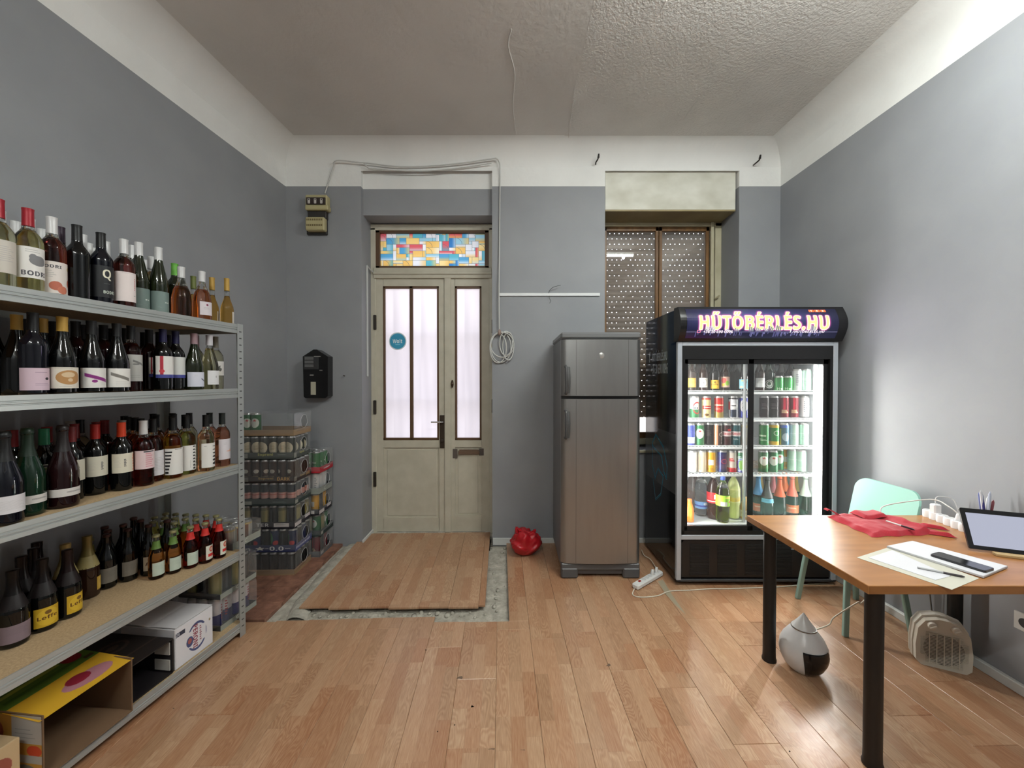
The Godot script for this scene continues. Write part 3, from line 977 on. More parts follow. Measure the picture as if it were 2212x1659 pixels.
	cell("can_olive", c8(146, 140, 92), [["r", 0, 0, 1, 0.16, c8(110, 106, 70)]])
	cell("can_rose_band", c8(40, 48, 58), [["r", 0, 0.4, 1, 0.3, c8(196, 150, 142)], ["l", 0.1, 0.5, 0.8, 0.03, 1, c8(170, 60, 60)]])
	cell("can_cream", c8(60, 64, 60), [["c", 0.5, 0.5, 0.2, 0.3, c8(206, 198, 172)], ["l", 0.4, 0.4, 0.2, 0.02, 4, c8(140, 130, 100)]])
	cell("can_brown", c8(62, 44, 38), [["c", 0.5, 0.5, 0.09, 0.1, c8(190, 184, 170)], ["l", 0.3, 0.75, 0.4, 0.03, 1, c8(160, 140, 100)]])
	cell("can_blackish", c8(22, 24, 26), [["r", 0.46, 0.1, 0.06, 0.8, c8(70, 74, 76)]])
	cell("can_star", c8(36, 46, 82), [["c", 0.5, 0.62, 0.1, 0.12, c8(190, 60, 66)], ["c", 0.3, 0.4, 0.1, 0.3, c8(90, 150, 96)]])
	cell("can_wb", c8(206, 204, 210), [["r", 0, 0.55, 1, 0.45, c8(50, 50, 110)], ["k", 0.46, 0.2, 0.08, 0.6, 6, c8(150, 50, 60)]])
	# soft drinks
	cell("lab_water", c8(110, 160, 214), [["r", 0.1, 0.5, 0.8, 0.2, c8(60, 80, 170)], ["c", 0.7, 0.3, 0.1, 0.2, c8(214, 230, 240)]])
	cell("lab_cola", c8(196, 30, 40), [["r", 0.5, 0.2, 0.16, 0.4, c8(230, 230, 230)], ["r", 0.2, 0.78, 0.5, 0.08, c8(240, 220, 220)]])
	cell("lab_lime", c8(150, 206, 50), [["c", 0.75, 0.2, 0.2, 0.1, c8(236, 220, 90)], ["r", 0.42, 0.6, 0.22, 0.36, c8(216, 220, 210)], ["c", 0.8, 0.6, 0.1, 0.08, c8(214, 90, 50)]])
	cell("lab_citrus", c8(214, 214, 150), [["c", 0.5, 0.7, 0.3, 0.2, c8(220, 190, 70)], ["l", 0.36, 0.2, 0.3, 0.03, 2, c8(90, 80, 40)]])
	cell("lab_juice", c8(206, 196, 160), [["l", 0.2, 0.3, 0.6, 0.03, 5, c8(150, 130, 90)]])
	cell("lab_fizz_orange", c8(206, 104, 60), [["l", 0.2, 0.3, 0.6, 0.04, 3, c8(230, 190, 160)]])
	cell("lab_fizz_blue", c8(100, 176, 212), [["l", 0.3, 0.4, 0.4, 0.06, 1, c8(60, 120, 170)]])
	# cartons and trays
	cell("tray_kraft", c8(150, 124, 92), [["l", 0.2, 0.3, 0.5, 0.06, 2, c8(128, 102, 72)]])
	cell("tray_blue", c8(46, 52, 88), [["s", 0.34, 0.5, 0.09, 0.3, c8(208, 206, 196)], ["r", 0.44, 0.46, 0.06, 0.06, W], ["t", "0.0", 0.52, 0.18, 0.26, 0.64, W], ["r", 0.8, 0.46, 0.1, 0.06, W], ["t", "n", 0.08, 0.4, 0.1, 0.4, W]])
	cell("tray_blue_end", c8(70, 76, 122), [["t", "Heineken", 0.06, 0.3, 0.8, 0.4, c8(206, 206, 216)]])
	cell("tray_black", c8(30, 28, 36), [["t", "TER", 0.3, 0.2, 0.24, 0.5, c8(210, 208, 206)], ["r", 0.62, 0.2, 0.28, 0.55, c8(204, 200, 196)], ["l", 0.65, 0.28, 0.22, 0.03, 4, c8(120, 118, 116)]])
	cell("tray_black_end", c8(34, 32, 40), [["r", 0.06, 0.3, 0.36, 0.6, c8(206, 198, 196)], ["r", 0.64, 0.05, 0.3, 0.5, c8(214, 204, 206)]])
	cell("tray_green", c8(44, 56, 54), [["r", 0.06, 0.3, 0.16, 0.5, c8(150, 152, 142)], ["l", 0.6, 0.4, 0.3, 0.06, 2, c8(90, 104, 96)]])
	cell("tray_dark", c8(52, 40, 36), [["r", 0.02, 0.14, 0.14, 0.7, c8(120, 114, 104)], ["t", "Soproni", 0.34, 0.1, 0.28, 0.5, c8(190, 160, 84)], ["t", "DARK", 0.68, 0.1, 0.24, 0.56, c8(196, 150, 70)]])
	cell("tray_moss", c8(70, 76, 72), [["r", 0.02, 0.14, 0.14, 0.7, c8(140, 142, 134)], ["t", "Soproni", 0.34, 0.1, 0.28, 0.5, c8(204, 200, 110)], ["l", 0.7, 0.3, 0.2, 0.06, 2, c8(130, 136, 130)]])
	cell("tray_silver", c8(150, 156, 146), [["t", "C", 0.4, 0.2, 0.12, 0.6, c8(210, 216, 206)]])
	cell("tray_red", c8(176, 34, 46), [["c", 0.5, 0.5, 0.24, 0.12, c8(226, 180, 184)]])
	cell("tray_grey", c8(96, 98, 100), [["r", 0.1, 0.2, 0.2, 0.5, c8(170, 170, 168)]])
	cell("peroni", c8(224, 222, 226), [["c", 0.55, 0.5, 0.26, 0.36, c8(74, 82, 124)], ["c", 0.545, 0.5, 0.235, 0.30, c8(224, 222, 226)], ["r", 0.3, 0.3, 0.5, 0.4, c8(224, 222, 226)], ["d", "PERONI", 0.46, 0.2, 0.12, 0.6, c8(136, 52, 66)], ["k", 0.63, 0.3, 0.06, 0.4, 7, c8(150, 90, 100)], ["c", 0.36, 0.54, 0.09, 0.13, c8(74, 82, 124)], ["c", 0.36, 0.52, 0.05, 0.07, c8(170, 96, 90)], ["c", 0.9, 0.3, 0.025, 0.035, c8(150, 130, 100)], ["r", 0.0, 0.12, 0.24, 0.1, c8(52, 56, 74)], ["t", "24", 0.02, 0.13, 0.1, 0.08, c8(210, 210, 216)]])
	cell("fruit_flap", c8(214, 166, 44), [["r", 0.0, 0.0, 1.0, 0.42, c8(84, 120, 40)], ["r", 0.0, 0.12, 0.7, 0.06, c8(150, 170, 70)], ["r", 0.1, 0.26, 0.8, 0.05, c8(60, 100, 30)], ["c", 0.82, 0.16, 0.1, 0.12, c8(140, 24, 40)], ["c", 0.62, 0.74, 0.26, 0.14, c8(176, 120, 132)], ["c", 0.56, 0.66, 0.12, 0.1, c8(140, 30, 50)], ["r", 0.86, 0.32, 0.1, 0.06, c8(60, 50, 20)]])
	cell("fruit_side", c8(190, 140, 60), [["r", 0.5, 0.0, 0.5, 0.45, c8(176, 172, 166)], ["l", 0.56, 0.24, 0.36, 0.015, 3, c8(130, 128, 124)], ["c", 0.86, 0.56, 0.12, 0.09, c8(196, 70, 40)], ["r", 0.5, 0.64, 0.5, 0.12, c8(170, 166, 160)], ["c", 0.2, 0.3, 0.16, 0.2, c8(160, 84, 60)], ["c", 0.12, 0.7, 0.2, 0.14, c8(150, 96, 60)], ["c", 0.7, 0.88, 0.2, 0.1, c8(110, 106, 98)]])
	cell("flower_side", c8(196, 168, 128), [["c", 0.2, 0.4, 0.14, 0.12, c8(120, 92, 76)], ["c", 0.5, 0.6, 0.18, 0.16, c8(130, 96, 80)], ["c", 0.8, 0.4, 0.12, 0.2, c8(150, 80, 66)], ["c", 0.3, 0.8, 0.12, 0.1, c8(206, 180, 140)], ["c", 0.7, 0.84, 0.1, 0.08, c8(170, 70, 56)], ["c", 0.15, 0.75, 0.1, 0.1, c8(112, 90, 76)]])
	cell("wood_print", c8(30, 24, 22), [["c", 0.5, 0.5, 0.3, 0.12, c8(62, 50, 42)], ["c", 0.5, 0.5, 0.24, 0.08, c8(34, 27, 24)], ["c", 0.5, 0.5, 0.12, 0.04, c8(70, 56, 46)], ["r", 0.0, 0.2, 1, 0.02, c8(58, 46, 40)], ["r", 0.0, 0.78, 1, 0.02, c8(60, 48, 40)], ["r", 0.3, 0.1, 0.6, 0.015, c8(66, 54, 44)]])
	cell("wolt", c8(52, 156, 196), [["t", "Wolt", 0.2, 0.36, 0.6, 0.26, c8(236, 240, 240)], ["r", 0.36, 0.7, 0.28, 0.03, c8(150, 206, 226)]])
	cell("crest", c8(190, 188, 182), [["r", 0.2, 0.46, 0.6, 0.08, c8(130, 128, 124)]])
	cell("meter_tag", c8(96, 96, 94), [["l", 0.1, 0.3, 0.8, 0.04, 5, c8(60, 60, 60)]])
	cell("barcode", c8(200, 196, 190), [["r", 0.1, 0.1, 0.06, 0.8, ink], ["r", 0.24, 0.1, 0.03, 0.8, ink], ["r", 0.36, 0.1, 0.08, 0.8, ink], ["r", 0.55, 0.1, 0.04, 0.8, ink], ["r", 0.7, 0.1, 0.1, 0.8, ink]])
	cell("blank_paper", c8(232, 232, 234), [["l", 0.1, 0.1, 0.7, 0.006, 4, c8(206, 206, 210)]])
	atlas_tex = ImageTexture.create_from_image(atlas)

# ---------------------------------------------------------------- door
func build_door() -> void:
	var D := DOORD
	var cream := tri_mat("door_paint", noise_tex(71, 0.02, Color8(184, 179, 161), Color8(198, 193, 176), 256, 256, 4), Vector3(1.1, 1.1, 1.1), 0.45)
	var bead := tint(92, 66, 42, 0.5)
	var pt := noise_tex(81, 0.006, Color8(206, 200, 206), Color8(244, 238, 242), 64, 256, 3)
	var frost := mat("ribbed_glass", Color(1, 1, 1), 0.35)
	frost.albedo_texture = pt
	frost.uv1_scale = Vector3(1.6, 0.35, 1)
	frost.backlight_enabled = true
	frost.backlight = Color(1, 1, 1)
	var d := thing("door_1", "cream painted double door with frosted panes and a coloured fanlight", "door", Vector3.ZERO, 0, "", "structure")
	# frame
	var s := begin()
	pbox(s, 797, 492, 812, 1158, D - 0.01, 0.12, 0.004)
	pbox(s, 1056, 492, 1068, 1158, D - 0.01, 0.12, 0.004)
	pbox(s, 797, 484, 1068, 497, D - 0.01, 0.12, 0.004)
	pbox(s, 806, 578, 1062, 601, D - 0.02, 0.13, 0.005)
	pbox(s, 806, 586, 1062, 592, D - 0.032, 0.03, 0.003)
	part(d, "frame", s.commit(), cream)
	# fanlight
	var fan := part(d, "fanlight", null, null)
	s = begin()
	pbox(s, 811, 495, 1057, 503, D, 0.05, 0.003)
	pbox(s, 811, 574, 1057, 581, D, 0.05, 0.003)
	pbox(s, 811, 495, 820, 581, D, 0.05, 0.003)
	pbox(s, 1047, 495, 1057, 581, D, 0.05, 0.003)
	part(fan, "bead", s.commit(), bead)
	s = begin()
	var fm := mat("coloured_film", Color.WHITE, 0.3)
	fm.albedo_texture = stained_film()
	fm.backlight_enabled = true
	fm.backlight = Color(1, 1, 1)
	var a := dp(820, 500, D + 0.03)
	var b := dp(1048, 576, D + 0.03)
	poly(s, [a, Vector3(b.x, a.y, a.z), b, Vector3(a.x, b.y, a.z)], Vector3(0, 0, 1), [Vector2(0, 0), Vector2(1, 0), Vector2(1, 1), Vector2(0, 1)])
	part(fan, "coloured_pane", s.commit(), fm)
	# leaves: outer rectangle, panes, lower panel
	var leaves := [["wide_leaf", 812, 962, [[831, 886], [891, 945]], 832, 947, 967, 1118], ["narrow_leaf", 971, 1057, [[986, 1037]], 985, 1037, 966, 1113]]
	for e in leaves:
		var lf := part(d, e[0], null, null)
		var x0: float = e[1]
		var x1: float = e[2]
		var panes: Array = e[3]
		s = begin()
		pbox(s, x0, 601, panes[0][0] - 3, 1148, D, 0.045, 0.002)
		pbox(s, panes[panes.size() - 1][1] + 3, 601, x1, 1148, D, 0.045, 0.002)
		pbox(s, panes[0][0] - 3, 601, panes[panes.size() - 1][1] + 3, 620, D, 0.045)
		pbox(s, panes[0][0] - 3, 949, panes[panes.size() - 1][1] + 3, e[6], D, 0.045)
		pbox(s, panes[0][0] - 3, e[7], panes[panes.size() - 1][1] + 3, 1148, D, 0.045)
		pbox(s, panes[0][0] - 4, e[6] - 1, panes[panes.size() - 1][1] + 4, e[7] + 1, D + 0.014, 0.02)
		pbox(s, e[4] + 4, e[6] + 4, e[5] - 4, e[7] - 4, D + 0.010, 0.01, 0.004)
		part(lf, "leaf_frame", s.commit(), cream)
		for p in panes:
			s = begin()
			pbox(s, p[0] - 3, 618, p[0] + 1, 951, D - 0.004, 0.03, 0.002)
			pbox(s, p[1] - 1, 618, p[1] + 3, 951, D - 0.004, 0.03, 0.002)
			pbox(s, p[0] - 3, 618, p[1] + 3, 623, D - 0.004, 0.03, 0.002)
			pbox(s, p[0] - 3, 946, p[1] + 3, 951, D - 0.004, 0.03, 0.002)
			part(lf, "bead", s.commit(), bead)
			s = begin()
			var pa := dp(p[0], 621, D + 0.02)
			var pb := dp(p[1], 949, D + 0.02)
			var rib := func(u: float, v: float) -> Vector3:
				return Vector3(lerpf(pa.x, pb.x, u), lerpf(pa.y, pb.y, v), -(D + 0.02) + 0.0005 * sin(u * 21.0 + 2.0 * sin(v * 5.0)))
			sheet(s, 24, 20, rib, Vector3(0, 0, 1))
			part(lf, "pane", s.commit(), frost)
	s = begin()
	pbox(s, 960, 597, 974, 1150, D - 0.016, 0.03, 0.004)
	part(d, "meeting_strip", s.commit(), cream)
	# threshold
	s = begin()
	wbox(s, -1.36, -0.19, -0.03, -0.002, D - 0.10, D + 0.2)
	part(d, "threshold", s.commit(), mats["bare_concrete"])
	# hardware
	var dark := tint(70, 60, 50, 0.4, 0.6)
	var lock := part(d, "lock", null, null)
	s = begin()
	pbox(s, 950, 897, 961, 968, D - 0.012, 0.012, 0.003)
	part(lock, "plate", s.commit(), dark)
	s = begin()
	tube(s, [dp(956, 912, D - 0.012), dp(956, 912, D - 0.055), dp(951, 912, D - 0.06), dp(931, 912, D - 0.06)], 0.008)
	part(lock, "lever", s.commit(), tint(205, 205, 205, 0.25, 0.9))
	s = begin()
	cylb(s, dp(955, 951, D - 0.03), dp(955, 951, D), 0.016)
	part(lock, "cylinder", s.commit(), tint(58, 48, 40, 0.35, 0.7))
	s = begin()
	lathe(s, [[0.0, 0.0], [0.024, 0.0], [0.022, 0.008], [0.012, 0.02], [0.0, 0.022]], 16, dp(977, 829, D - 0.016), Basis(Vector3(0.55, 0, 0), Vector3(0, 0, 1), Vector3(0, -1.6, 0)))
	part(d, "escutcheon", s.commit(), tint(88, 74, 60, 0.4, 0.6))
	var slot := part(d, "letter_slot", null, null)
	s = begin()
	pbox(s, 990, 974, 1036, 982, D - 0.016, 0.016, 0.004)
	pbox(s, 992, 971, 1034, 974, D - 0.010, 0.01, 0.002)
	part(slot, "flap", s.commit(), tint(120, 100, 84, 0.4, 0.5))
	s = begin()
	pbox(s, 978, 970, 988, 990, D - 0.003, 0.003)
	pbox(s, 1035, 969, 1045, 984, D - 0.003, 0.003)
	part(slot, "tape", s.commit(), tint(86, 78, 72, 0.5))
	for q in [[806, 680, 712], [806, 865, 895], [806, 1020, 1052], [1062, 690, 720], [1062, 862, 892]]:
		s = begin()
		pbox(s, q[0], q[1], q[0] + 6, q[2], D - 0.022, 0.02, 0.004)
		part(d, "hinge", s.commit(), tint(52, 46, 40, 0.5, 0.3))
	# round courier sticker on the pane
	s = begin()
	var sc := dp(859, 737, D + 0.017)
	var ring := []
	var uvs := []
	for k in 28:
		var an := TAU * k / 28
		ring.append(sc + Vector3(cos(an), sin(an), 0) * 0.078)
		uvs.append(cell_uv("wolt", 0.5 + cos(an) * 0.5, 0.5 - sin(an) * 0.5))
	poly(s, ring, Vector3(0, 0, 1), uvs)
	var stk := single("round_sticker", s.commit(), atlas_mat("film_print", 0.4), "round blue sticker with white lettering on the door pane", "sticker")
	var rim := begin()
	for k in 28:
		var a0 := TAU * k / 28
		var a1 := TAU * (k + 1) / 28
		var z := Vector3(0, 0, 0.0005)
		poly(rim, [sc + z + Vector3(cos(a0), sin(a0), 0) * 0.076, sc + z + Vector3(cos(a1), sin(a1), 0) * 0.076, sc + z + Vector3(cos(a1), sin(a1), 0) * 0.086, sc + z + Vector3(cos(a0), sin(a0), 0) * 0.086], Vector3(0, 0, 1))
	part(stk, "rim", rim.commit(), tint(214, 226, 230, 0.4))
	# iron grille standing outside the panes
	var gr := thing("security_grille", "dark iron grille outside the door panes", "grille", Vector3(0, 0, 0))
	var im := tint(40, 40, 44, 0.6, 0.5)
	for k in 8:
		s = begin()
		var x := -1.27 + 0.145 * k
		cylb(s, Vector3(x, 0.1, -D - 0.17), Vector3(x, 2.95, -D - 0.17), 0.008, -1, 8)
		part(gr, "bar", s.commit(), im)
	for y in [0.1, 0.85, 1.3, 1.95, 2.95]:
		s = begin()
		wbox(s, -1.36, -0.19, y - 0.012, y + 0.012, D + 0.155, D + 0.185)
		part(gr, "rail", s.commit(), im)

func stained_film() -> ImageTexture:
	# printed window film: interlocking panes of blue, sand, white and a little red between dark lines
	var W := 768
	var H := 264
	var im := Image.create(W, H, false, Image.FORMAT_RGBA8)
	im.fill(Color8(226, 230, 236))
	var r := RandomNumberGenerator.new()
	r.seed = 12
	var pal := [c8(84, 160, 206), c8(58, 128, 196), c8(150, 200, 220), c8(226, 230, 236), c8(236, 204, 128), c8(232, 190, 108), c8(206, 216, 226), c8(90, 176, 196), c8(236, 240, 242), c8(150, 200, 220), c8(84, 160, 206), c8(236, 214, 150), c8(226, 230, 236), c8(214, 96, 106)]
	var line := c8(96, 110, 118)
	var g := 24
	var taken := {}
	for gy in 11:
		for gx in 32:
			if taken.has(Vector2i(gx, gy)): continue
			var w := r.randi_range(1, 4)
			var h := r.randi_range(1, 3)
			if w > 2: h = mini(h, 2)
			while w > 1 and (gx + w > 32 or taken.has(Vector2i(gx + w - 1, gy))): w -= 1
			h = mini(h, 11 - gy)
			for yy in h:
				for xx in w: taken[Vector2i(gx + xx, gy + yy)] = true
			var c: Color = pal[r.randi_range(0, 13)]
			var c2: Color = pal[r.randi_range(2, 8)]
			var vert := r.randf() < 0.5
			var n := (h if vert else w) * g
			for k in n:
				var t := smoothstep(0.35, 1.0, float(k) / n)
				var cc: Color = c.lerp(c2, t * 0.7)
				if vert: im.fill_rect(Rect2i(gx * g, gy * g + k, w * g, 1), cc)
				else: im.fill_rect(Rect2i(gx * g + k, gy * g, 1, h * g), cc)
			var round_: bool = r.randf() < 0.3 and w >= 2 and h >= 2
			im.fill_rect(Rect2i(gx * g, gy * g, w * g, 2), line)
			im.fill_rect(Rect2i(gx * g, gy * g, 2, h * g), line)
			if round_:
				var rad := float(mini(w, h) * g)
				for k in 60:
					var an := PI / 2 * k / 60.0
					im.fill_rect(Rect2i(int(gx * g + cos(an) * rad) - 1, int(gy * g + h * g - sin(an) * rad), 2, 2), line)
	return ImageTexture.create_from_image(im)

# ---------------------------------------------------------------- window with roller shutter
func build_window() -> void:
	var D := WIND
	var w := thing("window_1", "window with brown sashes and a lowered roller shutter", "window", Vector3.ZERO, 0, "", "structure")
	var cream := tri_mat("window_paint", noise_tex(73, 0.02, Color8(172, 164, 134), Color8(196, 190, 164), 128, 128, 4), Vector3(1.3, 1.3, 1.3), 0.45)
	var brown := tri_mat("sash_wood", noise_tex(75, 0.03, Color8(96, 66, 34), Color8(136, 98, 54), 128, 128, 4), Vector3(3, 0.6, 3), 0.4)
	var y0 := 0.85
	var top := 3.03
	var s := begin()
	wbox(s, 0.85, 0.90, y0, top, D - 0.03, D + 0.09, 0.004)
	wbox(s, 1.995, 2.057, y0, top, D - 0.03, D + 0.09, 0.004)
	wbox(s, 0.85, 2.057, top - 0.035, top + 0.05, D - 0.03, D + 0.09, 0.004)
	wbox(s, 0.85, 2.057, y0, y0 + 0.06, D - 0.03, D + 0.09, 0.004)
	wbox(s, 1.945, 1.975, y0, top, D - 0.05, D - 0.03, 0.004)
	part(w, "frame", s.commit(), cream)
	var glass := pane("window_glass", Color(1, 1, 1), 0.04, 0.0)
	for k in 2:
		var a: float = [0.905, 1.452][k]
		var b: float = [1.446, 1.945][k]
		var sash := part(w, "sash", null, null)
		s = begin()
		wbox(s, a, a + 0.03, y0 + 0.06, top - 0.035, D - 0.01, D + 0.03, 0.003)
		wbox(s, b - 0.03, b, y0 + 0.06, top - 0.035, D - 0.01, D + 0.03, 0.003)
		wbox(s, a, b, top - 0.075, top - 0.035, D - 0.01, D + 0.03, 0.003)
		wbox(s, a, b, y0 + 0.06, y0 + 0.12, D - 0.01, D + 0.03, 0.003)
		part(sash, "sash_frame", s.commit(), brown)
		s = begin()
		wbox(s, a + 0.025, b - 0.025, y0 + 0.1, top - 0.06, D + 0.008, D + 0.012)
		part(sash, "pane", s.commit(), glass)
	s = begin()
	tube(s, [Vector3(1.985, 2.28, -D + 0.035), Vector3(1.985, 2.28, -D + 0.06), Vector3(2.02, 2.31, -D + 0.065)], 0.007)
	part(w, "catch", s.commit(), tint(150, 140, 110, 0.4, 0.3))
	s = begin()
	wbox(s, 0.845, 2.055, y0 - 0.025, y0, WALL - 0.02, D + 0.05, 0.004)
	part(w, "window_sill", s.commit(), cream)
	# roller box
	var bx := part(w, "shutter_box", null, null)
	s = begin()
	var grime := tri_mat("shutter_box_paint", noise_tex(77, 0.012, Color8(196, 194, 178), Color8(226, 225, 214), 256, 256, 4), Vector3(0.8, 1.2, 0.8), 0.5)
	wbox(s, 0.852, 2.041, 3.044, 3.40, 3.70, 3.715, 0.002)
	part(bx, "front_board", s.commit(), grime)
	s = begin()
	wbox(s, 0.852, 2.041, 3.03, 3.044, 3.70, D + 0.1)
	wbox(s, 2.03, 2.041, 3.044, 3.40, 3.715, D)
	part(bx, "underside", s.commit(), tri_mat("shutter_box_wood", noise_tex(78, 0.02, Color8(132, 116, 80), Color8(160, 144, 104), 128, 128, 4), Vector3(0.8, 1.2, 0.8), 0.5))
	# shutter slats: lath plus the toothed web that leaves the light slots
	var sh := thing("roller_shutter", "brown grey roller shutter with rows of light slots behind the window", "shutter", Vector3(0, 0, 0))
	var slat := tri_mat("shutter_slat", noise_tex(79, 0.02, Color8(106, 88, 70), Color8(128, 108, 88), 128, 128, 4), Vector3(0.6, 4, 0.6), 0.5)
	var rr := RandomNumberGenerator.new()
	rr.seed = 3
	var X0 := 0.86
	var X1 := 2.05
	for k in 37:
		var y := 3.03 - 0.0535 * (k + 1)
		if y < 1.08: break
		s = begin()
		var prof := func(u: float, v: float) -> Vector3:
			return Vector3(lerpf(X0, X1, u), y + 0.0066 + v * 0.0469, -(D + 0.13) + 0.006 * sin(v * PI))
		sheet(s, 1, 6, prof, Vector3(0, 0, 1), 0.006)
		var x := X0
		var ph := (k % 2) * 0.024
		while x < X1:            # solid web between slots
			var hole := x + 0.038 + ph
			ph = 0.0
			var shut := rr.randf() < 0.13
			wbox(s, x, minf(hole + (0.013 if shut else 0.0), X1), y - 0.0002, y + 0.0085, D + 0.127, D + 0.134)
			x = hole + 0.0095
		part(sh, "slat", s.commit(), slat)

# ---------------------------------------------------------------- things fixed to the walls
func build_wall_fittings() -> void:
	var W := WALL
	# fuse boxes
	var t := thing("fuse_box", "old cream fuse board with three screw fuses high on the back wall", "fuse box", dp(682, 465, W))
	var ivory := tint(178, 168, 126, 0.45)
	var blackm := tint(26, 24, 22, 0.4)
	var o := dp(682, 465, W)
	var s := begin()
	pbox(s, 659, 420, 706, 452, W - 0.07, 0.07, 0.008)
	pbox(s, 658, 442, 708, 453, W - 0.078, 0.07, 0.008)
	part(t, "upper_box", s.commit(), ivory, -o)
	s = begin()
	pbox(s, 661, 426, 702, 441, W - 0.082, 0.02, 0.002)
	part(t, "fuse_holder", s.commit(), tint(44, 30, 26, 0.35), -o)
	for k in 3:
		s = begin()
		pbox(s, 664 + 13.5 * k, 428, 669 + 13.5 * k, 439, W - 0.088, 0.01, 0.003)
		part(t, "fuse", s.commit(), tint(196, 190, 184, 0.3), -o)
		s = begin()
		pbox(s, 666 + 13.5 * k, 429, 668 + 13.5 * k, 432, W - 0.089, 0.004)
		part(t, "fuse_window", s.commit(), blackm, -o)
	s = begin()
	pbox(s, 664, 452, 704, 472, W - 0.05, 0.05, 0.004)
	pbox(s, 662, 470, 705, 506, W - 0.03, 0.03, 0.003)
	part(t, "back_plate", s.commit(), tint(40, 36, 34, 0.4), -o)
	s = begin()
	pbox(s, 659, 468, 700, 497, W - 0.085, 0.06, 0.008)
	part(t, "lower_box", s.commit(), ivory, -o)
	s = begin()
	for q in [474, 486]:
		for k in 9: pbox(s, 662 + k * 3.9, q - 2, 664.4 + k * 3.9, q + 2, W - 0.0862, 0.002)
	part(t, "terminal_marks", s.commit(), tint(110, 96, 60, 0.6), -o)
	# electricity meter
	o = dp(680, 808, W)
	t = thing("electricity_meter", "black electricity meter with a pointed top on the back wall", "meter", o)
	s = begin()
	var pl := PackedVector2Array()
	for q in [[654, 770], [656, 857], [660, 860], [703, 860], [708, 856], [708, 770], [684, 755], [677, 755]]:
		var e := dp(q[0], q[1], W - 0.1) - o
		pl.append(Vector2(e.x, e.y))
	prism_z(s, pl, 0.10, Vector3(0, 0, 0.10))
	part(t, "case", s.commit(), tint(20, 20, 21, 0.22))
	s = begin()
	pbox(s, 656, 769, 688, 798, W - 0.104, 0.01, 0.002)
	part(t, "register_window", s.commit(), tint(54, 54, 55, 0.2), -o)
	for k in 3:
		s = begin()
		pbox(s, 658, 771 + k * 8, 677, 777 + k * 8, W - 0.107, 0.004)
		part(t, "name_plate", s.commit(), tint(96, 96, 95, 0.4), -o)
	s = begin()
	pbox(s, 671, 825, 682, 853, W - 0.103, 0.004, 0.001)
	part(t, "paper_seal", s.commit(), tint(176, 172, 152, 0.6), -o)
	s = begin()
	pbox(s, 669, 809, 677, 812, W - 0.104, 0.005, 0.001)
	pbox(s, 690, 799, 696, 801, W - 0.104, 0.005, 0.001)
	pbox(s, 678, 769, 692, 771, W - 0.106, 0.005, 0.001)
	part(t, "screw", s.commit(), tint(170, 166, 160, 0.3, 0.6), -o)
	# white cable along the top of the wall, down to a coil
	var cab := tint(196, 196, 192, 0.5)
	t = thing("hanging_cable", "white cable run under the ceiling and hung in a coil beside the door", "cable", dp(1083, 750, W))
	o = dp(1083, 750, W)
	s = begin()
	var pts := []
	for q in [[702, 418, 0.01], [712, 385, 0.012], [720, 362, 0.022], [727, 347, 0.05], [775, 351, 0.045], [800, 353, 0.04], [860, 360, 0.03], [925, 359, 0.03], [1000, 352, 0.04], [1062, 343, 0.055], [1073, 343, 0.055], [1079, 352, 0.04], [1080, 375, 0.016], [1080, 400, 0.012], [1079, 520, 0.012], [1078, 640, 0.03], [1079, 715, 0.03]]:
		pts.append(dp(q[0], q[1], W - q[2]) - o)
	tube(s, smooth_path(pts, 5), 0.006, 6)
	part(t, "run", s.commit(), cab)
	s = begin()
	pts = []
	for q in [[785, 352, 0.045], [795, 362, 0.025], [803, 364, 0.022], [870, 369, 0.02], [930, 369, 0.02], [1000, 362, 0.025], [1062, 352, 0.045]]:
		pts.append(dp(q[0], q[1], W - q[2]) - o)
	tube(s, smooth_path(pts, 5), 0.005, 6)
	part(t, "second_run", s.commit(), cab)
	var hub := dp(1079, 718, W - 0.035)
	for q in [[1076, 752, 18, 32], [1082, 750, 22, 33], [1093, 742, 14, 26], [1098, 748, 12, 30], [1085, 745, 25, 27]]:
		s = begin()
		pts = []
		for k in 25:
			var an := TAU * k / 24 + 0.4
			pts.append(dp(q[0] + cos(an) * q[2], q[1] + sin(an) * q[3], W - 0.025 - 0.012 * sin(an * 2 + q[0])) - o)
		tube(s, pts, 0.0055, 6)
		part(t, "loop", s.commit(), cab)
	s = begin()
	lathe(s, [[0.0, -0.03], [0.014, -0.02], [0.016, 0.0], [0.012, 0.02], [0.0, 0.03]], 8, hub - o)
	part(t, "tie", s.commit(), tint(150, 130, 120, 0.6))
	# cable trunking
	t = thing("cable_trunking", "white horizontal cable trunking on the grey wall between door and window", "trunking", dp(1187, 636, W))
	o = dp(1187, 636, W)
	s = begin()
	pbox(s, 1077, 633, 1296, 639, W - 0.016, 0.016, 0.002)
	part(t, "channel", s.commit(), tint(226, 228, 228, 0.4), -o)
	s = begin()
	pts = []
	for q in [[1185, 634, 0.012], [1187, 628, 0.03], [1194, 621, 0.04], [1203, 618, 0.045], [1211, 616, 0.04]]: pts.append(dp(q[0], q[1], W - q[2]) - o)
	tube(s, smooth_path(pts, 4), 0.0025, 6)
	part(t, "loose_wire", s.commit(), tint(70, 72, 74, 0.5))
	s = begin()
	pts = []
	for q in [[1186, 638, 0.012], [1187, 645, 0.03], [1190, 650, 0.035], [1187, 655, 0.03]]: pts.append(dp(q[0], q[1], W - q[2]) - o)
	tube(s, smooth_path(pts, 4), 0.002, 6)
	part(t, "loose_wire", s.commit(), tint(60, 62, 64, 0.5))
	# thin conduit round the door frame
	t = thing("door_conduit", "narrow grey white conduit around the left edge of the door frame", "conduit", dp(798, 700, DOORD - 0.06))
	o = dp(798, 700, DOORD - 0.06)
	s = begin()
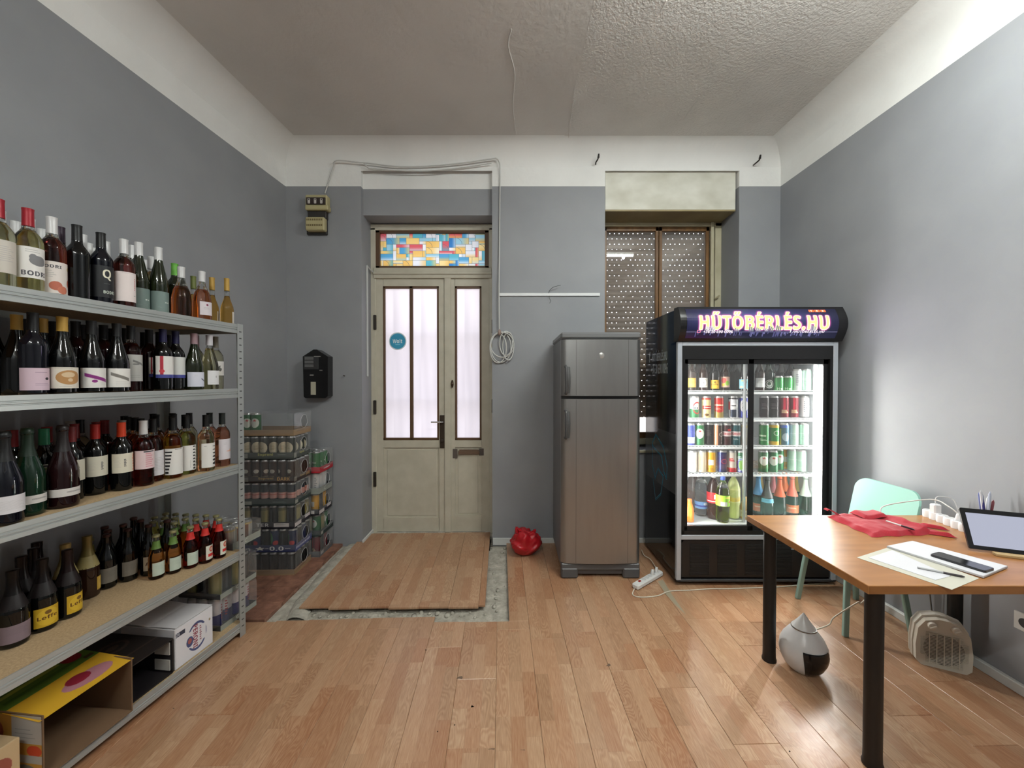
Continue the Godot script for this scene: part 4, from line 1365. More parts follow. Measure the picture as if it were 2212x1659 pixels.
	wbox(s, -1.366, -1.352, 1.52, 2.56, 3.78, 3.80, 0.003)
	part(t, "upright", s.commit(), tint(196, 198, 196, 0.4), -o)
	s = begin()
	tube(s, [Vector3(-1.358, 2.56, -3.79), Vector3(-1.35, 2.54, -3.84), Vector3(-1.335, 2.525, -3.885)], 0.006, 6)
	part(t, "elbow", s.commit(), tint(196, 198, 196, 0.4), -o)
	# curtain hooks
	for k in 2:
		var q: Array = [[1287, 355, -6], [1627, 357, 8]][k]
		o = dp(q[0], q[1], W)
		t = thing("wall_hook", ["small dark iron hook beside the shutter box near the trunking", "small dark iron hook between the shutter box and the right corner"][k], "hook", o)
		s = begin()
		tube(s, smooth_path([Vector3.ZERO, Vector3(-0.01, -0.01, 0.05), Vector3(0.0, 0.0, 0.09), Vector3(0.004, 0.03, 0.095)], 4), 0.006, 6)
		part(t, "pin", s.commit(), tint(46, 38, 34, 0.5, 0.5))
		s = begin()
		cylb(s, Vector3(0.004, 0.01, 0.09), Vector3(0.006, 0.04, 0.098), 0.010, 0.007, 8)
		part(t, "tip", s.commit(), tint(30, 24, 22, 0.5, 0.3))
	# nail near the meter, socket on the right wall
	o = dp(745, 812, W)
	s = begin()
	cylb(s, Vector3.ZERO, Vector3(0, 0.004, 0.03), 0.0035, 0.005, 8)
	single("wall_nail", s.commit(), tint(60, 56, 52, 0.5, 0.5), "small nail in the grey wall beside the black meter", "nail", o)
	var so := Vector3(2.43, 0.345, -1.885)
	t = thing("wall_socket", "white wall socket low on the grey wall beside the table leg", "socket", so)
	part(t, "plate", boxm(Vector3(0.012, 0.085, 0.085), 0.003), tint(214, 214, 210, 0.4), Vector3(-0.006, 0, 0))
	s = begin()
	cylb(s, Vector3(-0.0125, 0, 0), Vector3(-0.014, 0, 0), 0.022, -1, 16)
	part(t, "recess", s.commit(), tint(60, 60, 60, 0.5))

# ---------------------------------------------------------------- wine rack
const RACK_Y := [1.81, 1.442, 1.006, 0.502, 0.082]     # tops of the shelves
const RACK_L := 1.62
const RACK_W := 0.52
func rack_basis() -> Basis:      # local x from near to far along the rack (origin at the far end), local z towards the aisle
	return Basis(Vector3(-SU.x, 0, SU.y), Vector3.UP, Vector3(-SV.x, 0, SV.y))
func build_rack() -> void:
	var zt := noise_tex(91, 0.03, Color8(178, 183, 182), Color8(184, 189, 188), 256, 256, 4)
	var zinc := tri_mat("galvanised", zt, Vector3(0.8, 0.8, 0.8), 0.36, 0.5, false)
	var board := tri_mat("chipboard", noise_tex(93, 0.08, Color8(160, 134, 100), Color8(198, 172, 134), 256, 256, 4, 0.7), Vector3(4, 4, 4), 0.75, 0.0, false)
	var t := thing("storage_rack", "galvanised five shelf storage rack with chipboard shelves along the left wall", "shelving", Vector3(SE.x, 0, -SE.y))
	t.basis = rack_basis()
	# uprights: angle section with slot marks
	for q in [[0.0, 0.0, -1, -1], [-RACK_L, 0.0, 1, -1], [0.0, -RACK_W, -1, 1], [-RACK_L, -RACK_W, 1, 1]]:
		var s := begin()
		var h := 1.815
		rbox(s, Vector3(q[0] - 0.001 * q[2], h / 2, q[1] + q[3] * 0.021), Vector3(0.0025, h, 0.042), 0.0008)
		rbox(s, Vector3(q[0] + q[2] * 0.021, h / 2, q[1] + q[3] * -0.001), Vector3(0.042, h, 0.0025), 0.0008)
		var up := part(t, "upright", s.commit(), zinc)
		s = begin()
		for k in 46:
			box(s, Vector3(q[0] + q[2] * 0.022, 0.06 + k * 0.038, q[1] + q[3] * -0.0023), Vector3(0.016, 0.006, 0.0012))
			box(s, Vector3(q[0] - 0.0023 * q[2], 0.06 + k * 0.038, q[1] + q[3] * 0.022), Vector3(0.0012, 0.006, 0.016))
		part(up, "slot_row", s.commit(), tint(66, 68, 68, 0.6)).set_meta("kind", "stuff")
	# one shelf, five times
	for y in RACK_Y:
		var sh := part(t, "shelf", null, null, Vector3(0, y, 0))
		var s := begin()
		rbox(s, Vector3(-RACK_L / 2, -0.012, -RACK_W / 2), Vector3(RACK_L - 0.01, 0.016, RACK_W - 0.012), 0.001)
		part(sh, "panel", s.commit(), board)
		for side in 2:
			s = begin()
			# rail section: lip, two grooves, lower flange
			var prof := [[0.0, 0.002], [0.004, 0.002], [0.004, -0.016], [0.001, -0.018], [0.001, -0.021], [0.005, -0.023], [0.005, -0.027], [0.001, -0.029], [0.001, -0.032], [0.004, -0.034], [0.004, -0.05], [-0.012, -0.05], [-0.012, -0.047], [0.0, -0.047]]
			var pl := PackedVector2Array()
			for e in prof: pl.append(Vector2(e[0] * (1 if side == 0 else -1), e[1]))
			prism_z(s, pl, RACK_L - 0.008, Vector3(-0.004, 0, -0.004 if side == 0 else -RACK_W + 0.004), Basis(Vector3(0, 0, 1), Vector3(0, 1, 0), Vector3(1, 0, 0)))
			part(sh, ["front_rail", "back_rail"][side], s.commit(), zinc)
		for e in [-0.004, -RACK_L + 0.004]:
			s = begin()
			rbox(s, Vector3(e, -0.026, -RACK_W / 2), Vector3(0.003, 0.046, RACK_W - 0.03), 0.001)
			part(sh, "side_rail", s.commit(), zinc)

# ---------------------------------------------------------------- drinks cooler
const CX0 := 1.19
const CX1 := 2.345
const CF := 2.895         # front plane
const CB := 3.58
const COOL_Y := [1.405, 1.2, 0.995, 0.79, 0.435]
func cooler_sign() -> ImageTexture:
	var W := 1024
	var H := 232
	var im := Image.create(W, H, false, Image.FORMAT_RGBA8)
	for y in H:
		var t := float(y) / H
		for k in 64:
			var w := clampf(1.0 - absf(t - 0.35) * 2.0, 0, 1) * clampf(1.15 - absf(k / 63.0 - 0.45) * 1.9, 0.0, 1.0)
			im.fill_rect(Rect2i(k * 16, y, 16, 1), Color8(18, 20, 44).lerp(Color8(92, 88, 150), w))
	im.fill_rect(Rect2i(0, 184, W, 2), c8(150, 144, 186))
	# city lights print along the foot
	var r := RandomNumberGenerator.new()
	r.seed = 5
	for k in 60:
		var x := r.randi_range(60, 940)
		var hh := r.randi_range(10, 46)
		var g := r.randi_range(120, 200)
		im.fill_rect(Rect2i(x, 184 + 4, r.randi_range(3, 10), r.randi_range(8, 34)), Color8(g / 2, g / 2, g / 2 + 40))
	# glow edge, outline, then the letters
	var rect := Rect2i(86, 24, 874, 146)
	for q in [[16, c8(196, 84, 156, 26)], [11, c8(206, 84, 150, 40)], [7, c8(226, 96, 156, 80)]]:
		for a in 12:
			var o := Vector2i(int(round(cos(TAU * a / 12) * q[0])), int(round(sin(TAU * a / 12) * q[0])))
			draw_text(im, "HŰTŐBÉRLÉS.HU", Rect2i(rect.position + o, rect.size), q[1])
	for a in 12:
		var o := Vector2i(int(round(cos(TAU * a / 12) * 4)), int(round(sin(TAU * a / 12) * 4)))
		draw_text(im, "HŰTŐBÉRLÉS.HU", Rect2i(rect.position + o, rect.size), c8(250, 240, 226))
	draw_text(im, "HŰTŐBÉRLÉS.HU", rect, c8(232, 236, 140))
	for k in 44:
		var x := r.randi_range(80, 880)
		var hh := r.randi_range(12, 50)
		var g := r.randi_range(96, 190)
		if k % 4 != 0: continue
		for w in 3: im.fill_rect(Rect2i(x + w * 12, 180 - hh + w * 6, 9, hh - w * 6), Color8(g, mini(255, g - 6 + w * 8), g + 12))
	draw_text(im, "+36 30 690 0096", Rect2i(116, 172, 200, 22), c8(246, 226, 232))
	im.fill_rect(Rect2i(72, 170, 24, 22), c8(216, 120, 150))
	im.fill_rect(Rect2i(77, 175, 14, 12), c8(60, 56, 100))
	draw_text(im, "f", Rect2i(700, 170, 12, 22), c8(246, 236, 236))
	draw_text(im, "/HŰTŐBÉRLÉS.HU", Rect2i(720, 170, 216, 22), c8(246, 226, 232))
	for k in 3:
		im.fill_rect(Rect2i(838 + 40 * k, 8, 36, 20), c8(236, 110, 56))
		draw_text(im, ["T", "R", "K"][k], Rect2i(850 + 40 * k, 11, 12, 14), c8(250, 236, 220))
	return ImageTexture.create_from_image(im)
func cooler_side() -> ImageTexture:
	var W := 512
	var H := 1024
	var im := Image.create(W, H, false, Image.FORMAT_RGBA8)
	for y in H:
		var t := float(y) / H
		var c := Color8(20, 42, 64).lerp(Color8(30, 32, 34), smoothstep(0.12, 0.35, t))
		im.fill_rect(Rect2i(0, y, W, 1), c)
	# printed picture: ragged bottom edge of a paler scene, black below
	for x in W:
		var e := int(700 + 60 * float(x) / W + 12 * sin(x * 0.05))
		im.fill_rect(Rect2i(x, e, 1, H - e), c8(10, 10, 11))
	for y in range(470, 700):        # pale band behind the emblem
		im.fill_rect(Rect2i(0, y, W, 1), Color8(74, 76, 78))
	draw_text(im, "f", Rect2i(60, 140, 30, 48), c8(178, 186, 192))
	draw_text(im, "HŰTŐBÉRLÉS.HU", Rect2i(120, 140, 260, 46), c8(184, 192, 198))
	draw_text(im, "+36 30 690 0096", Rect2i(110, 196, 280, 44), c8(178, 186, 190))
	# outlined teal emblem
	for k in 3:
		var pts := [[130, 545], [200, 500], [330, 540], [390, 610], [380, 660], [340, 640], [300, 580], [160, 560], [130, 545], [140, 640], [190, 690], [240, 640], [330, 660], [290, 740], [200, 780], [150, 700]]
		for i in pts.size() - 1:
			var a := Vector2(pts[i][0], pts[i][1])
			var b := Vector2(pts[i + 1][0], pts[i + 1][1])
			var n := int(a.distance_to(b))
			for j in n:
				var p := a.lerp(b, float(j) / n)
				im.fill_rect(Rect2i(int(p.x) - 5 + k * 2, int(p.y) - 5 + k * 2, 10 - k * 3, 10 - k * 3), [c8(24, 70, 88), c8(64, 150, 176), c8(34, 90, 112)][k])
	return ImageTexture.create_from_image(im)
func build_cooler() -> void:
	var t := thing("drinks_cooler", "tall double door drinks cooler with a lit sign and black base", "drinks cooler", Vector3((CX0 + CX1) / 2, 0, -(CF + CB) / 2))
	var o := t.position
	var blk := tint(24, 24, 25, 0.35)
	var grey := tint(186, 192, 200, 0.35, 0.3)
	var inner := tint(186, 190, 192, 0.4)
	var s := begin()
	# shell
	wbox(s, CX1 - 0.035, CX1, 0.03, 2.0, CF + 0.03, CB)
	wbox(s, CX0 + 0.004, CX0 + 0.035, 0.03, 2.0, CF + 0.03, CB)
	wbox(s, CX0 + 0.035, CX1 - 0.035, 1.66, 2.0, CF + 0.03, CB)
	wbox(s, CX0 + 0.035, CX1 - 0.035, 0.03, 0.38, CF + 0.03, CB)
	wbox(s, CX0 + 0.035, CX1 - 0.035, 0.38, 1.66, CB - 0.04, CB)
	for e in [[CX0 + 0.07, CF + 0.1], [CX1 - 0.07, CF + 0.1], [CX0 + 0.07, CB - 0.1], [CX1 - 0.07, CB - 0.1]]:
		wbox(s, e[0] - 0.025, e[0] + 0.025, 0.0, 0.035, e[1] - 0.025, e[1] + 0.025)
	part(t, "cabinet", s.commit(), blk, -o)
	s = begin()
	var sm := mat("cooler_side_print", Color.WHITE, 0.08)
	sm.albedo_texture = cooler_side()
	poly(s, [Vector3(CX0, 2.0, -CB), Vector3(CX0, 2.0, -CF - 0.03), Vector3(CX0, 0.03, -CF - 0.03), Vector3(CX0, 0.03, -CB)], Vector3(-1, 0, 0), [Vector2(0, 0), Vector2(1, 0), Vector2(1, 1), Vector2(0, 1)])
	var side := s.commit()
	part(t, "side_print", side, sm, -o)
	# liner
	s = begin()
	wbox(s, CX0 + 0.036, CX0 + 0.045, 0.38, 1.66, CF + 0.05, CB - 0.04)
	wbox(s, CX1 - 0.045, CX1 - 0.036, 0.38, 1.66, CF + 0.05, CB - 0.04)
	wbox(s, CX0 + 0.045, CX1 - 0.045, 1.645, 1.66, CF + 0.05, CB - 0.04)
	wbox(s, CX0 + 0.045, CX1 - 0.045, 0.38, 0.43, CF + 0.05, CB - 0.04)
	wbox(s, CX0 + 0.045, CX1 - 0.045, 0.43, 1.645, CB - 0.05, CB - 0.04)
	part(t, "liner", s.commit(), inner, -o)
	# front frame: pale metal edge, black surround
	s = begin()
	wbox(s, CX0, CX0 + 0.034, 0.03, 1.765, CF, CF + 0.03, 0.003)
	wbox(s, CX1 - 0.034, CX1, 0.03, 1.765, CF, CF + 0.03, 0.003)
	wbox(s, CX0 + 0.034, CX1 - 0.034, 1.735, 1.765, CF, CF + 0.03, 0.003)
	wbox(s, CX0 + 0.034, CX1 - 0.034, 0.335, 0.37, CF, CF + 0.03, 0.003)
	part(t, "edge_frame", s.commit(), grey, -o)
	s = begin()
	wbox(s, CX0 + 0.034, CX1 - 0.034, 1.64, 1.735, CF + 0.004, CF + 0.034)
	wbox(s, CX0 + 0.034, CX0 + 0.055, 0.37, 1.64, CF + 0.004, CF + 0.05)
	wbox(s, CX1 - 0.055, CX1 - 0.034, 0.37, 1.64, CF + 0.004, CF + 0.05)
	wbox(s, CX0 + 0.034, CX1 - 0.034, 0.37, 0.40, CF + 0.004, CF + 0.05)
	part(t, "black_surround", s.commit(), blk, -o)
	# sliding doors
	var gm := pane("cooler_glass", Color(1, 1, 1), 0.03, 0.0)
	for k in 2:
		var x0: float = [CX0 + 0.05, 1.715][k]
		var x1: float = [1.745, CX1 - 0.05][k]
		var d0: float = CF + [0.008, 0.022][k]
		var dr := part(t, "sliding_door", null, null)
		s = begin()
		wbox(s, x0, x0 + 0.03, 0.395, 1.645, d0, d0 + 0.012, 0.002)
		wbox(s, x1 - 0.04, x1, 0.395, 1.645, d0, d0 + 0.012, 0.002)
		wbox(s, x0, x1, 1.605, 1.645, d0, d0 + 0.012, 0.002)
		wbox(s, x0, x1, 0.395, 0.435, d0, d0 + 0.012, 0.002)
		part(dr, "door_frame", s.commit(), blk, -o)
		s = begin()
		wbox(s, x0 + 0.026, x1 - 0.036, 0.43, 1.61, d0 + 0.005, d0 + 0.008)
		part(dr, "glass", s.commit(), gm, -o)
	# centre post
	s = begin()
	wbox(s, 1.722, 1.738, 0.43, 1.645, CF + 0.09, CF + 0.11, 0.002)
	part(t, "centre_post", s.commit(), tint(196, 200, 200, 0.3, 0.6), -o)
	# base grille
	var gb := part(t, "base_grille", null, null)
	s = begin()
	var pl := PackedVector2Array([Vector2(CX0 + 0.04, 0.06), Vector2(CX1 - 0.04, 0.06), Vector2(CX1 - 0.04, 0.31), Vector2(CX1 - 0.055, 0.328), Vector2(CX0 + 0.055, 0.328), Vector2(CX0 + 0.04, 0.31)])
	prism_z(s, pl, 0.02, Vector3(0, 0, -CF - 0.008))
	part(gb, "panel", s.commit(), blk, -o)
	s = begin()
	for k in 24:
		for j in 4:
			wbox(s, CX0 + 0.10 + j * 0.20, CX0 + 0.24 + j * 0.20, 0.075 + k * 0.0095, 0.0795 + k * 0.0095, CF + 0.003, CF + 0.008)
	part(gb, "louvres", s.commit(), tint(38, 38, 39, 0.4), -o).set_meta("kind", "stuff")
	s = begin()
	wbox(s, 2.02, 2.04, 0.262, 0.272, CF + 0.003, CF + 0.009, 0.001)
	part(gb, "thermostat_display", s.commit(), tint(170, 176, 180, 0.4), -o)
	s = begin()
	wbox(s, CX0, CX1, 0.03, 0.045, CF + 0.0, CF + 0.03, 0.002)
	part(t, "foot_rail", s.commit(), tint(60, 60, 62, 0.4), -o)
	# canopy with the lit sign: bulging front
	var can := part(t, "sign_canopy", null, null)
	s = begin()
	var cp := PackedVector2Array()     # section (depth forward, y)
	for k in 13:
		var v := k / 12.0
		cp.append(Vector2(0.05 * sin(v * PI) + 0.012, 1.768 + v * 0.245))
	cp.append(Vector2(-0.06, 2.013))
	cp.append(Vector2(-0.06, 1.768))
	prism_z(s, cp, CX1 - CX0 + 0.02, Vector3(CX0 - 0.004, 0, -CF), Basis(Vector3(0, 0, 1), Vector3.UP, Vector3(-1, 0, 0)))
	part(can, "canopy_body", s.commit(), tint(22, 22, 24, 0.25), -o)
	s = begin()
	var curve := func(u: float, v: float) -> Vector3:
		var w := 0.08 + v * 0.85
		return Vector3(lerpf(CX0 + 0.04, CX1 - 0.05, u), 1.768 + w * 0.245, -CF + 0.05 * sin(w * PI) + 0.0135)
	var sg := mat("lit_sign", Color(0.05, 0.05, 0.05), 0.15)
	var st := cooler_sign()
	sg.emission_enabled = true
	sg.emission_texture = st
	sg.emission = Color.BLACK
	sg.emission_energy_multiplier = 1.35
	# flip v: sheet's v runs upwards
	var p := []
	for i in 13:
		for j in 2: p.append(curve.call(float(j), i / 12.0))
	for i in 12:
		for tri in [[0, 1, 3], [0, 3, 2]]:
			var q := []
			var uv := []
			for k in tri:
				q.append(p[i * 2 + k])
				uv.append(Vector2(k % 2, 1.0 - (i + k / 2) / 12.0))
			poly(s, q, ((q[1] - q[0]).cross(q[2] - q[0])).normalized() * (1.0 if ((q[1] - q[0]).cross(q[2] - q[0])).z > 0 else -1.0), uv)
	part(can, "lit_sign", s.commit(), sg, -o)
	area("sign_lamp", Vector3((CX0 + CX1) / 2, 1.88, -CF + 0.075) - o, Vector3(0, -0.1, 1), Vector3.UP, Vector2(1.0, 0.18), 0.10, Color(0.85, 0.8, 1.0), t)
	# light strips behind both jambs
	var led := mat("led_strip", Color(1, 1, 1), 0.3)
	led.emission_enabled = true
	led.emission = Color(0.98, 1.0, 0.99)
	led.emission_energy_multiplier = 10.0
	for k in 2:
		var x: float = [CX0 + 0.085, CX1 - 0.108][k]
		var sx: float = [1.0, -1.0][k]
		s = begin()
		cylb(s, Vector3(x, 0.47, -CF - 0.072), Vector3(x, 1.6, -CF - 0.072), 0.013)
		part(t, "led_light_strip", s.commit(), led, -o)
		area("led_lamp", Vector3(x + sx * 0.009, 1.03, -CF - 0.072 + 0.0125) - o, Vector3(sx * 0.55, 0, 0.83), Vector3.UP, Vector2(0.026, 1.12), 1.3, Color(1.0, 0.99, 0.965), t)
	# wire shelves
	var wire := tint(222, 226, 226, 0.35)
	for k in 4:
		for c in 2:
			var x0: float = [CX0 + 0.07, 1.745][c]
			var x1: float = [1.715, CX1 - 0.09][c]
			var y: float = COOL_Y[k]
			s = begin()
			wbox(s, x0, x1, y - 0.020, y - 0.004, CF + 0.10, CF + 0.106, 0.002)
			wbox(s, x0, x1, y + 0.004, y + 0.008, CF + 0.10, CF + 0.104)
			wbox(s, x0, x0 + 0.004, y - 0.01, y + 0.008, CF + 0.10, CF + 0.104)
			wbox(s, x1 - 0.004, x1, y - 0.01, y + 0.008, CF + 0.10, CF + 0.104)
			wbox(s, x0, x1, y - 0.008, y - 0.003, CB - 0.10, CB - 0.095)
			for j in 18:
				var xx := lerpf(x0 + 0.006, x1 - 0.006, j / 17.0)
				wbox(s, xx - 0.002, xx + 0.002, y - 0.005, y - 0.001, CF + 0.106, CB - 0.08)
			part(t, "wire_shelf", s.commit(), wire, -o)

# ---------------------------------------------------------------- fridge
func build_fridge() -> void:
	var x0 := 0.368
	var x1 := 0.962
	var f := 3.0
	var t := thing("steel_fridge", "tall brushed steel fridge freezer with grey handles", "fridge", Vector3((x0 + x1) / 2, 0, -3.3))
	var o := t.position
	var st := mat("brushed_steel", Color(1, 1, 1), 0.34, 0.9)
	st.albedo_texture = noise_tex(101, 0.02, Color8(158, 157, 155), Color8(164, 163, 161), 256, 256, 3)
	st.uv1_triplanar = true
	st.uv1_scale = Vector3(3, 0.3, 3)
	var side := tint(120, 121, 122, 0.45)
	var dark := tint(84, 84, 85, 0.4)
	var s := begin()
	wbox(s, x0 + 0.004, x1 - 0.004, 0.06, 1.80, f + 0.06, 3.62, 0.006)
	part(t, "body", s.commit(), side, -o)
	s = begin()
	wbox(s, x0 - 0.004, x1 + 0.002, 1.80, 1.848, f + 0.012, 3.62, 0.012)
	part(t, "lid", s.commit(), tint(112, 113, 114, 0.3), -o)
	# doors with gently curved fronts
	var specs := [["freezer_door", 1.372, 1.792], ["fridge_door", 0.115, 1.348]]
	for e in specs:
		s = begin()
		var n := 28
		var pl := []
		for k in n + 1:
			var u := float(k) / n
			var x := lerpf(x0, x1, u)
			var bulge := 0.024 * (1.0 - pow(absf(u - 0.5) * 2.0, 2.2)) - 0.018 * pow(clampf((absf(u - 0.5) - 0.46) / 0.04, 0, 1), 2.0)
			pl.append(Vector2(x, f + 0.012 - bulge))
		pl.append(Vector2(x1, f + 0.058))
		pl.append(Vector2(x0, f + 0.058))
		# smooth front, flat rest
		for k in n:
			var a: Vector2 = pl[k]
			var b: Vector2 = pl[k + 1]
			var na: Vector2 = ((pl[k + 1] as Vector2) - (pl[maxi(k - 1, 0)] as Vector2)).normalized()
			var nb: Vector2 = ((pl[mini(k + 2, n)] as Vector2) - (pl[k] as Vector2)).normalized()
			var va := Vector3(na.y, 0, na.x)
			var vb := Vector3(nb.y, 0, nb.x)
			var q := [Vector3(a.x, e[1], -a.y), Vector3(b.x, e[1], -b.y), Vector3(b.x, e[2], -b.y), Vector3(a.x, e[2], -a.y)]
			var nn := [va, vb, vb, va]
			for id in [0, 2, 1, 0, 3, 2]:
				s.set_normal(nn[id])
				s.set_uv(Vector2.ZERO)
				s.add_vertex(q[id])
			for yy in [e[1], e[2]]:
				poly(s, [Vector3(a.x, yy, -a.y), Vector3(b.x, yy, -b.y), Vector3(b.x, yy, -f - 0.058), Vector3(a.x, yy, -f - 0.058)], Vector3.UP if yy == e[2] else Vector3.DOWN)
		for xx in [x0, x1]:
			poly(s, [Vector3(xx, e[1], -f - 0.03), Vector3(xx, e[1], -f - 0.058), Vector3(xx, e[2], -f - 0.058), Vector3(xx, e[2], -f - 0.03)], Vector3(-1 if xx == x0 else 1, 0, 0))
		var dr := part(t, e[0], s.commit(), st, -o)
		# pressed vertical lines
		s = begin()
		for u in [0.185, 0.84]:
			var x := lerpf(x0, x1, u)
			var z := f + 0.012 - 0.024 * (1.0 - pow(absf(u - 0.5) * 2.0, 2.2))
			wbox(s, x - 0.0012, x + 0.0012, e[1] + 0.004, e[2] - 0.004, z - 0.0006, z + 0.002)
		part(dr, "trim_line", s.commit(), tint(96, 95, 93, 0.4, 0.6))
		# handle
		var hy: float = [1.49, 1.16][specs.find(e)]
		var hd := part(dr, "handle", null, null)
		s = begin()
		var hx := x0 + 0.03
		var out := 0.052
		tube(s, smooth_path([Vector3(hx, hy - 0.10, -f), Vector3(hx, hy - 0.098, -f + out * 0.8), Vector3(hx, hy - 0.07, -f + out), Vector3(hx, hy, -f + out * 1.08), Vector3(hx, hy + 0.07, -f + out), Vector3(hx, hy + 0.098, -f + out * 0.8), Vector3(hx, hy + 0.10, -f)], 5), 0.011, 10)
		tube(s, smooth_path([Vector3(hx + 0.012, hy - 0.095, -f + out * 0.7), Vector3(hx + 0.014, hy, -f + out * 1.02), Vector3(hx + 0.012, hy + 0.095, -f + out * 0.7)], 8), 0.015, 10)
		part(hd, "grip", s.commit(), tint(76, 76, 76, 0.4, 0.1))
	s = begin()
	wbox(s, x0 + 0.004, x1 - 0.004, 1.346, 1.374, f + 0.03, f + 0.06)
	part(t, "door_gap", s.commit(), tint(30, 30, 30, 0.5), -o)
	s = begin()
	cylb(s, dp(1299, 768, f - 0.0145), dp(1299, 768, f - 0.008), 0.022, -1, 24)
	part(t, "badge", s.commit(), tint(186, 184, 180, 0.3, 0.5), -o)
	s = begin()
	for e in [[x0, x0 + 0.13], [x1 - 0.13, x1]]:
		var ft := begin()
		wbox(ft, e[0] + 0.002, e[1] - 0.002, 0.0, 0.08, f + 0.0, f + 0.07, 0.01)
		wbox(ft, e[0] + 0.02, e[1] - 0.02, 0.0, 0.055, f + 0.05, 3.6, 0.01)
		part(t, "foot", ft.commit(), dark, -o)
	wbox(s, x0 + 0.002, x1 - 0.002, 0.06, 0.112, f + 0.005, f + 0.07, 0.008)
	wbox(s, x0 + 0.12, x1 - 0.12, 0.02, 0.075, f + 0.03, f + 0.06, 0.004)
	part(t, "plinth", s.commit(), dark, -o)

# ---------------------------------------------------------------- table and chair
const TY := 0.73
func build_table() -> void:
	var x0 := 1.325
	var x1 := 2.42
	var n := 1.487
	var f := 2.262
	var t := thing("work_table", "brown wood table with round black legs", "table", Vector3((x0 + x1) / 2, 0, -(n + f) / 2))
	var o := t.position
	var tt := noise_tex(111, 0.02, Color8(148, 98, 52), Color8(172, 120, 70), 256, 256, 5)
	var top := tri_mat("table_wood", tt, Vector3(0.5, 3, 3), 0.32, 0.0, false)
	var s := begin()
	rbox(s, Vector3((x0 + x1) / 2, TY - 0.0165, -(n + f) / 2) - o, Vector3(x1 - x0, 0.033, f - n), 0.002)
	part(t, "tabletop", s.commit(), top)
	var blk := tint(10, 9, 9, 0.5)
	for q in [[1.40, 1.545], [1.372, 2.13], [2.36, 2.13], [2.36, 1.545]]:
		s = begin()
		lathe(s, [[0.0, 0.0], [0.034, 0.0], [0.0345, 0.01], [0.031, 0.018], [0.03, 0.05], [0.03, TY - 0.05], [0.034, TY - 0.045], [0.034, TY - 0.033], [0.0, TY - 0.033]], 24)
		part(t, "leg", s.commit(), blk, Vector3(q[0], 0, -q[1]) - o)
	s = begin()
	for z in [n + 0.09, f - 0.09]: wbox(s, x0 + 0.1, x1 - 0.08, TY - 0.05, TY - 0.033, z - 0.01, z + 0.01)
	part(t, "apron_bar", s.commit(), blk, -o)
	# mint chair behind the table, facing the cooler front
	var mint := tint(140, 188, 174, 0.45)
	var leg := tint(136, 166, 156, 0.4)
	var c := thing("mint_chair", "mint green plastic chair tucked behind the table by the wall", "chair", Vector3(2.12, 0, -2.5))
	o = c.position
	s = begin()
	var outline := PackedVector2Array()
	for q in round_rect(0.43, 0.41, 0.07, 6): outline.append(q)
	var idx := Geometry2D.triangulate_polygon(outline)
	var place := func(q: Vector2, back: float) -> Vector3:
		var v := (q.y + 0.205) / 0.41
		var u := q.x / 0.43 + 0.5
		return Vector3(2.235 + 0.085 * v + 0.028 * sin(u * PI) + back, 0.44 + 0.405 * v, -(2.488 + q.x))
	for sd in 2:
		for i in range(0, idx.size(), 3):
			poly(s, [place.call(outline[idx[i]], 0.014 * sd), place.call(outline[idx[i + 1]], 0.014 * sd), place.call(outline[idx[i + 2]], 0.014 * sd)], Vector3(-1, 0.2, 0).normalized() * (1 if sd == 0 else -1))
	for i in outline.size():
		var q := outline[i]
		var q2 := outline[(i + 1) % outline.size()]
		var nn := Vector3(0, (q + q2).y, -(q + q2).x).normalized()
		poly(s, [place.call(q, 0.0), place.call(q2, 0.0), place.call(q2, 0.014), place.call(q, 0.014)], nn)
	part(c, "backrest", s.commit(), mint, -o)
	s = begin()
	rbox(s, Vector3(2.12, 0.445, -2.5) - o, Vector3(0.4, 0.025, 0.42), 0.01)
	part(c, "seat", s.commit(), mint)
	for q in [[1.95, 2.73, 1.99, 2.68], [1.94, 2.325, 1.98, 2.36], [2.34, 2.72, 2.28, 2.66], [2.34, 2.335, 2.28, 2.37]]:
		s = begin()
		var a := Vector3(q[0], 0.0, -q[1])
		var b := Vector3(q[2], 0.435, -q[3])
		var y := (b - a).normalized()
		var x := y.cross(Vector3(0, 0, 1)).normalized()
		rbox(s, (a + b) / 2, Vector3(0.032, a.distance_to(b), 0.022), 0.004, Basis(x, y, x.cross(y)))
		part(c, "leg", s.commit(), leg, -o)

